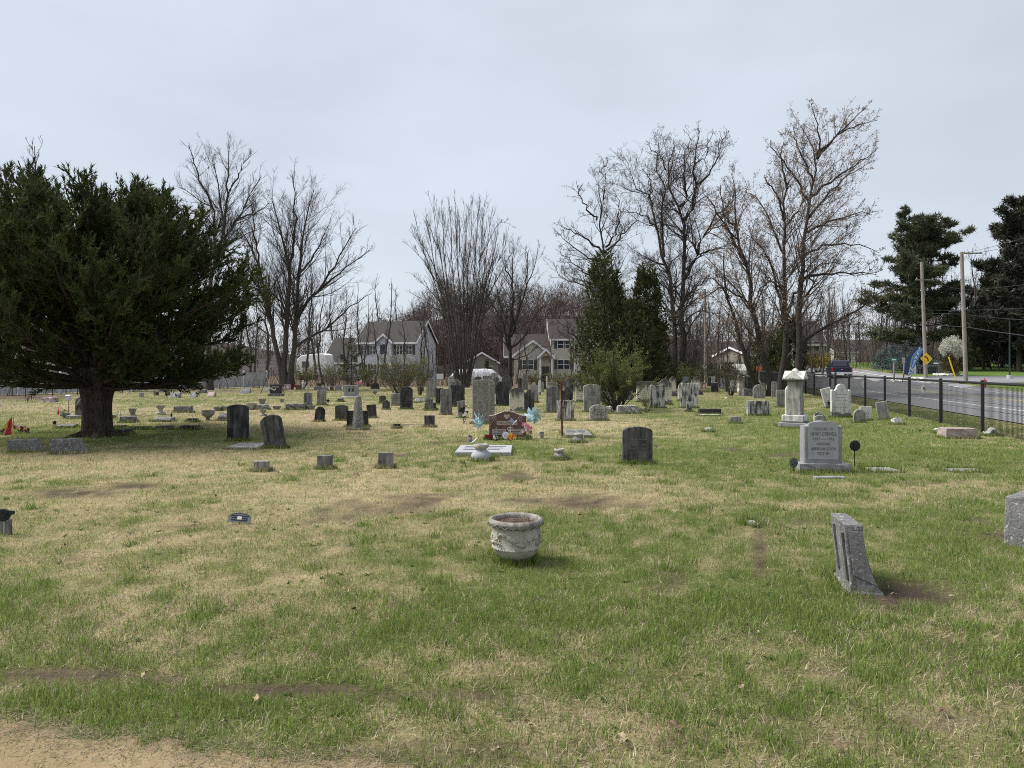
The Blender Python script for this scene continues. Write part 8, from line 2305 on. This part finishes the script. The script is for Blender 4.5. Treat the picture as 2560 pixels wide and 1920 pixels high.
# distant wooded rise
def rise():
    def hh(x, y):
        px = CX + F * x / y
        m = smooth(930, 1120, px) * (1 - .55 * smooth(1500, 1750, px)) + .42 * (1 - smooth(500, 900, px)) + .12
        return 1.0 + 15.5 * smooth(125, 215, y) * m * (.8 + .4 * fbm(x, y, .012, 2))
    xs = np.linspace(-260, 320, 70); ys = np.linspace(122, 330, 26)
    X, Y = np.meshgrid(xs, ys); Z = hh(X, Y) - 3.0 * (1 - smooth(122, 134, Y))
    i = np.arange(X.size).reshape(X.shape); f = np.stack([i[:-1, :-1], i[:-1, 1:], i[1:, 1:], i[1:, :-1]], -1).reshape(-1, 4)
    tag(link('hill', mesh_np('hill', np.stack([X, Y, Z], -1).reshape(-1, 3), f, None, True), plain('leaf littered slope', (.040, .031, .026), .95, var=.35, scale=.3)), 'low brown wooded hill behind the houses', None, None, 'structure')
    rng = np.random.default_rng(301); n = 1500
    y = 126 + 105 * rng.random(n) ** 1.4; x = np.where(rng.random(n) < .42, (rng.uniform(930, 1640, n) - CX) / F * y, rng.uniform(-200, 260, n)); z = hh(x, y) - .3; H = rng.uniform(5, 11, n)
    t = np.linspace(0, 1, 3)
    P = np.stack([x[:, None] + rng.normal(size=(n, 1)) * .5 * t, y[:, None] + 0 * t, z[:, None] + H[:, None] * t], -1); R = (.07 * (1.02 - t))[None].repeat(n, 0)
    T = Tubes(); T.add(P, R, 3)
    v1, f1 = T.arrays()
    k = 95; idx = np.repeat(np.arange(n), k); tt = rng.uniform(.12, 1.0, n * k)
    wd = H[idx] * .20 * np.sqrt(np.clip(1.08 - tt, 0, 1)) * (.35 + tt)
    pos = np.stack([x[idx], y[idx], z[idx] + H[idx] * tt], -1) + rng.normal(size=(n * k, 3)) * wd[:, None] * np.array([1, 1, .35])
    v2, f2 = tris(pos, rng.normal(size=pos.shape) * .6 + np.array([0, 0, 1.0]), 1.5 * rng.uniform(.5, 1.3, len(pos)), .11, rng)
    me = mesh_np('distant_woods', np.concatenate([v1, v2]), [f1, f2 + len(v1)])
    tag(link('distant_woods', me, M['twigred']), 'distant reddish brown bare woods on the hill', 'woods', None, 'stuff')
rise()
# ------------------------------------------------------------------ grass, dead leaves, pebbles
def grass():
    rng = np.random.default_rng(400)
    V = []; Fc = []; Cc = []; off = 0
    def excl(x, y):
        k = np.ones(len(x), bool)
        for (cx, cy, hw, hd) in EXCL: k &= ~((np.abs(x - cx) < hw) & (np.abs(y - cy) < hd))
        k &= y > track_edge(x) + rng.normal(size=len(x)) * .05 - .02
        return k & (perp(x, y) < 9.0)
    def emit(x, y, h, wd, lean, col, seg):
        nonlocal off
        N = len(x); z = height(x, y) - .004
        a = rng.uniform(0, 2 * np.pi, N); b = rng.uniform(0, 2 * np.pi, N)
        sx, sy = np.cos(a) * wd / 2, np.sin(a) * wd / 2
        L_ = h; hx, hy = np.cos(b) * np.sin(lean) * L_, np.sin(b) * np.sin(lean) * L_; hz_ = np.cos(lean) * L_
        p0 = np.stack([x - sx, y - sy, z], -1); p1 = np.stack([x + sx, y + sy, z], -1); tip = np.stack([x + hx, y + hy, z + np.maximum(hz_ * .9, .006)], -1)
        if seg == 2:
            m0 = np.stack([x - sx * .8 + hx * .38, y - sy * .8 + hy * .38, z + hz_ * .58], -1); m1 = np.stack([x + sx * .8 + hx * .38, y + sy * .8 + hy * .38, z + hz_ * .58], -1)
            V.append(np.stack([p0, p1, m0, m1, tip], 1).reshape(-1, 3)); i = off + 5 * np.arange(N)
            Fc.append(np.stack([i, i + 1, i + 3], -1)); Fc.append(np.stack([i, i + 3, i + 2], -1)); Fc.append(np.stack([i + 2, i + 3, i + 4], -1)); Cc.append(np.repeat(col, 5, 0)); off += 5 * N
        else:
            V.append(np.stack([p0, p1, tip], 1).reshape(-1, 3)); i = off + 3 * np.arange(N)
            Fc.append(np.stack([i, i + 1, i + 2], -1)); Cc.append(np.repeat(col, 3, 0)); off += 3 * N
    def colours(green, N):
        u = rng.random((N, 1)); v = rng.uniform(.72, 1.3, (N, 1))
        gcol = np.array([.118, .178, .034]) * (1 - u) + np.array([.255, .325, .09]) * u
        scol = np.array([.31, .264, .168]) * (1 - u) + np.array([.585, .515, .35]) * u
        return np.where(green[:, None], gcol, scol) * v
    def scatter(d0, d1, dens, hmul, wd, seg, xm=.80):
        A = xm * (d1 ** 2 - d0 ** 2) + 2.0 * (d1 - d0); N = int(A * dens)
        y = np.sqrt(rng.uniform(d0 ** 2, d1 ** 2, N)); x = rng.uniform(-1, 1, N) * (xm * y + 1.0)
        g, b = fields(x, y)
        fine = fbm(x, y, 6.0, 2)
        k = excl(x, y) & (rng.random(N) > np.clip(b * 1.15, 0, .97)) & (rng.random(N) < .45 + .9 * fine)
        # inside the wood only leaf litter
        k &= (y + .27 * x * (x < 0)) < 55
        x, y, g, fine = x[k], y[k], g[k], fine[k]; N = len(x)
        shade = np.clip(g + (fine - .5) * 1.1, 0, 1)
        green = rng.random(N) < np.clip(.17 + .60 * shade, 0, .84)
        h = np.where(green, rng.uniform(.024, .062, N) * (.55 + .9 * fine + .35 * g), rng.uniform(.03, .075, N)) * hmul
        lean = np.where(green, np.abs(rng.normal(size=N)) * .38 + .1, np.clip(rng.normal(size=N) * .35 + 1.12, .4, 1.52))
        emit(x, y, h, wd * rng.uniform(.7, 1.3, N), lean, colours(green, N), seg)
    scatter(2.4, 5.0, 9800, 1.0, .0036, 2)
    scatter(5.0, 8.0, 5200, 1.0, .0045, 1)
    scatter(8.0, 14.0, 1900, 1.05, .0065, 1)
    scatter(14.0, 26.0, 440, 1.15, .011, 1)
    scatter(26.0, 52.0, 70, 1.35, .022, 1, .78)
    # straw litter thinning out over the edge of the track and matted in the bare rut
    N = 16000; x = rng.uniform(-4.0, 1.2, N); e = track_edge(x); y = e + .05 - np.abs(rng.normal(size=N)) * .16
    k = y > 2.2; x, y = x[k], y[k]
    emit(x, y, rng.uniform(.02, .06, len(x)), np.full(len(x), .003), np.full(len(x), 1.45), colours(rng.random(len(x)) < .18, len(x)) * rng.uniform(.35, 1.0, (len(x), 1)), 1)
    V[-1][:, 2] += .014
    N = 40000; y = np.sqrt(rng.uniform(2.6 ** 2, 10.5 ** 2, N)); x = rng.uniform(-.78, .78, N) * y; g, b = fields(x, y); k = (b > .3) & (y > track_edge(x)); x, y = x[k], y[k]
    emit(x, y, rng.uniform(.03, .07, len(x)), np.full(len(x), .0034), np.full(len(x), 1.38), colours(rng.random(len(x)) < .08, len(x)) * rng.uniform(.4, .95, (len(x), 1)), 1)
    # broad leaved weeds
    N = 170; y = np.sqrt(rng.uniform(2.9 ** 2, 8 ** 2, N)); x = rng.uniform(-.75, .75, N) * y; k = y > track_edge(x) + .05; x, y = x[k], y[k]
    per = 9; xx = np.repeat(x, per); yy = np.repeat(y, per)
    emit(xx, yy, rng.uniform(.03, .06, len(xx)), np.full(len(xx), .017), rng.uniform(.9, 1.4, len(xx)), np.tile(np.array([.075, .125, .035]), (len(xx), 1)) * rng.uniform(.7, 1.3, (len(xx), 1)), 2)
    # taller tufts here and there
    N = 420; y = np.sqrt(rng.uniform(2.9 ** 2, 13 ** 2, N)); x = rng.uniform(-.75, .75, N) * y
    g, b = fields(x, y); k = (g > .35) & (b < .4) & (y > track_edge(x) + .05); x, y = x[k], y[k]
    per = 60; xx = np.repeat(x, per); yy = np.repeat(y, per); sd = np.repeat(rng.uniform(.03, .085, len(x)), per); hh = np.repeat(rng.uniform(.06, .13, len(x)), per)
    xx = xx + rng.normal(size=len(xx)) * sd; yy = yy + rng.normal(size=len(yy)) * sd; k = excl(xx, yy); xx, yy, hh = xx[k], yy[k], hh[k]
    gr = rng.random(len(xx)) < .9
    emit(xx, yy, hh * rng.uniform(.5, 1.1, len(xx)), .0042 + .0005 * yy, np.abs(rng.normal(size=len(xx))) * .42 + .08, colours(gr, len(xx)) * .92, 1)
    # unmown rings round the stones
    for (cx, cy, hw, hd, rz) in RINGS:
        if cy > 34: continue
        n = int(min(900, 7200 * (hw + hd) * (1 if cy < 9 else .55 if cy < 20 else .25)))
        per_ = rng.random(n) * (4 * hw + 4 * hd); u = np.zeros(n); v = np.zeros(n)
        a = per_ < 2 * hw; b = (per_ >= 2 * hw) & (per_ < 4 * hw); c = (per_ >= 4 * hw) & (per_ < 4 * hw + 2 * hd); d = per_ >= 4 * hw + 2 * hd
        u[a] = per_[a] - hw; v[a] = -hd; u[b] = per_[b] - 3 * hw; v[b] = hd; u[c] = -hw; v[c] = per_[c] - 4 * hw - hd; u[d] = hw; v[d] = per_[d] - 4 * hw - 3 * hd
        o = np.abs(rng.normal(size=n)) * .035; u += np.sign(u) * o * (np.abs(v) < hd * .999); v += np.where(np.abs(np.abs(v) - hd) < 1e-6, np.sign(v) * o, 0); u += rng.normal(size=n) * .012
        x = cx + u * math.cos(rz) - v * math.sin(rz); y = cy + u * math.sin(rz) + v * math.cos(rz)
        g, bb = fields(x, y); k = excl(x, y) & (rng.random(n) > bb); x, y, g = x[k], y[k], g[k]
        gr = rng.random(len(x)) < .35 + .6 * g
        emit(x, y, rng.uniform(.04, .13, len(x)), .0045 + .00055 * y, np.abs(rng.normal(size=len(x))) * .35 + .05, colours(gr, len(x)) * .9, 1)
    me = mesh_np('grass', np.concatenate(V), np.concatenate(Fc), np.concatenate(Cc))
    m, nt, b = new_mat('grass blades')
    at_ = nd(nt, 'ShaderNodeAttribute', attribute_name='Col')
    nt.links.new(at_.outputs['Color'], b.inputs['Base Color']); b.inputs['Roughness'].default_value = .7; b.inputs['Specular IOR Level'].default_value = .2
    t = nd(nt, 'ShaderNodeBsdfTranslucent', {'Color': at_.outputs['Color']}); mx = nd(nt, 'ShaderNodeMixShader', {'Fac': .42})
    nt.links.new(b.outputs[0], mx.inputs[1]); nt.links.new(t.outputs[0], mx.inputs[2]); nt.links.new(mx.outputs[0], nt.nodes['Material Output'].inputs['Surface'])
    tag(link('grass', me, m), 'short uneven lawn of green and dead straw blades', 'grass', None, 'stuff')
    print('grass tris', sum(len(f) for f in Fc))
grass()

# dead leaves
def leaf_proto(seed):
    rr = random.Random(seed); n = 11; pts = []
    for i in range(n):
        a = 6.283 * i / n; q = (.045 if i % 2 == 0 else .026) * rr.uniform(.8, 1.2); pts.append((q * 1.5 * math.cos(a), q * math.sin(a)))
    v = [(x, y, .010 + .022 * math.sin(x * 60 + seed) + .25 * abs(y) ) for x, y in pts] + [(0, 0, .006)]
    return mesh_np('dead_leaf', v, np.array([(i, (i + 1) % n, n) for i in range(n)]))
leafm = [plain('dead leaf brown', (.17, .11, .07), .8, var=.3, scale=30, bmp=.4), plain('dead leaf tan', (.34, .265, .175), .8, var=.25, scale=30, bmp=.4), plain('dead leaf dark', (.075, .045, .03), .85, var=.3, scale=30, bmp=.4)]
LP = [leaf_proto(i) for i in range(3)]
for a_, m_ in zip(LP, leafm): a_.materials.append(m_)
rl = random.Random(8)
spots = [(885, 1535, 2), (1315, 1820, 1), (1330, 1830, 1), (560, 1820, 1), (1690, 1830, 0), (1555, 1860, 1), (2098, 1883, 0), (2360, 1792, 0), (1460, 1300, 2), (1850, 1730, 1), (1430, 1440, 2), (1560, 1870, 1), (1890, 1590, 1), (1985, 1590, 1), (1450, 1295, 2), (2055, 1290, 2), (360, 1700, 1), (1180, 1895, 1), (1240, 1890, 1), (1690, 1700, 0), (1870, 1575, 2), (1110, 1380, 1), (925, 1525, 0), (640, 1760, 1), (1580, 1170, 2), (1640, 1120, 2), (1745, 1125, 2), (930, 1185, 1), (890, 1190, 0), (700, 1185, 1), (2235, 1495, 1), (2380, 1500, 1), (2185, 1070, 2), (2210, 1065, 2), (2300, 1080, 2), (1790, 1090, 2), (540, 1245, 2), (165, 1370, 2)]
for i, (px, py, k) in enumerate(spots):
    p = G(px, py); far = p.y > 9
    o = link('dead_leaf', LP[k], None, None, p + Vector((0, 0, .03)), (rl.uniform(-.5, .5), rl.uniform(-.5, .5), rl.uniform(0, 6.28)))
    s = rl.uniform(.75, 1.35) * (.7 if far else .34); o.scale = (s, s, s)
    tag(o, ['dead brown leaf lying curled on the lawn', 'dead tan leaf lying curled on the lawn', 'dark rotted leaf lying on the lawn'][k], 'leaf', 'dead leaves scattered on the lawn')
# stones and grit on the track
rng = np.random.default_rng(55); q = MB()
for i in range(420):
    x = rng.uniform(-3.4, .2); y = rng.uniform(2.2, 3.4)
    if y > float(track_edge(x)) + .02: continue
    s = rng.uniform(.0015, .004) if rng.random() < .95 else rng.uniform(.004, .007)
    q.lathe([(s * .6, -.002), (s, s * .4), (s * .5, s * .9)], 5, (x, y, hz(x, y) + .010))
tag(q.build('grit', plain('tan grit', (.36, .29, .2), .95, var=.4, scale=40), jitter=.001), 'pale grit scattered over the dirt track', 'gravel', None, 'stuff')
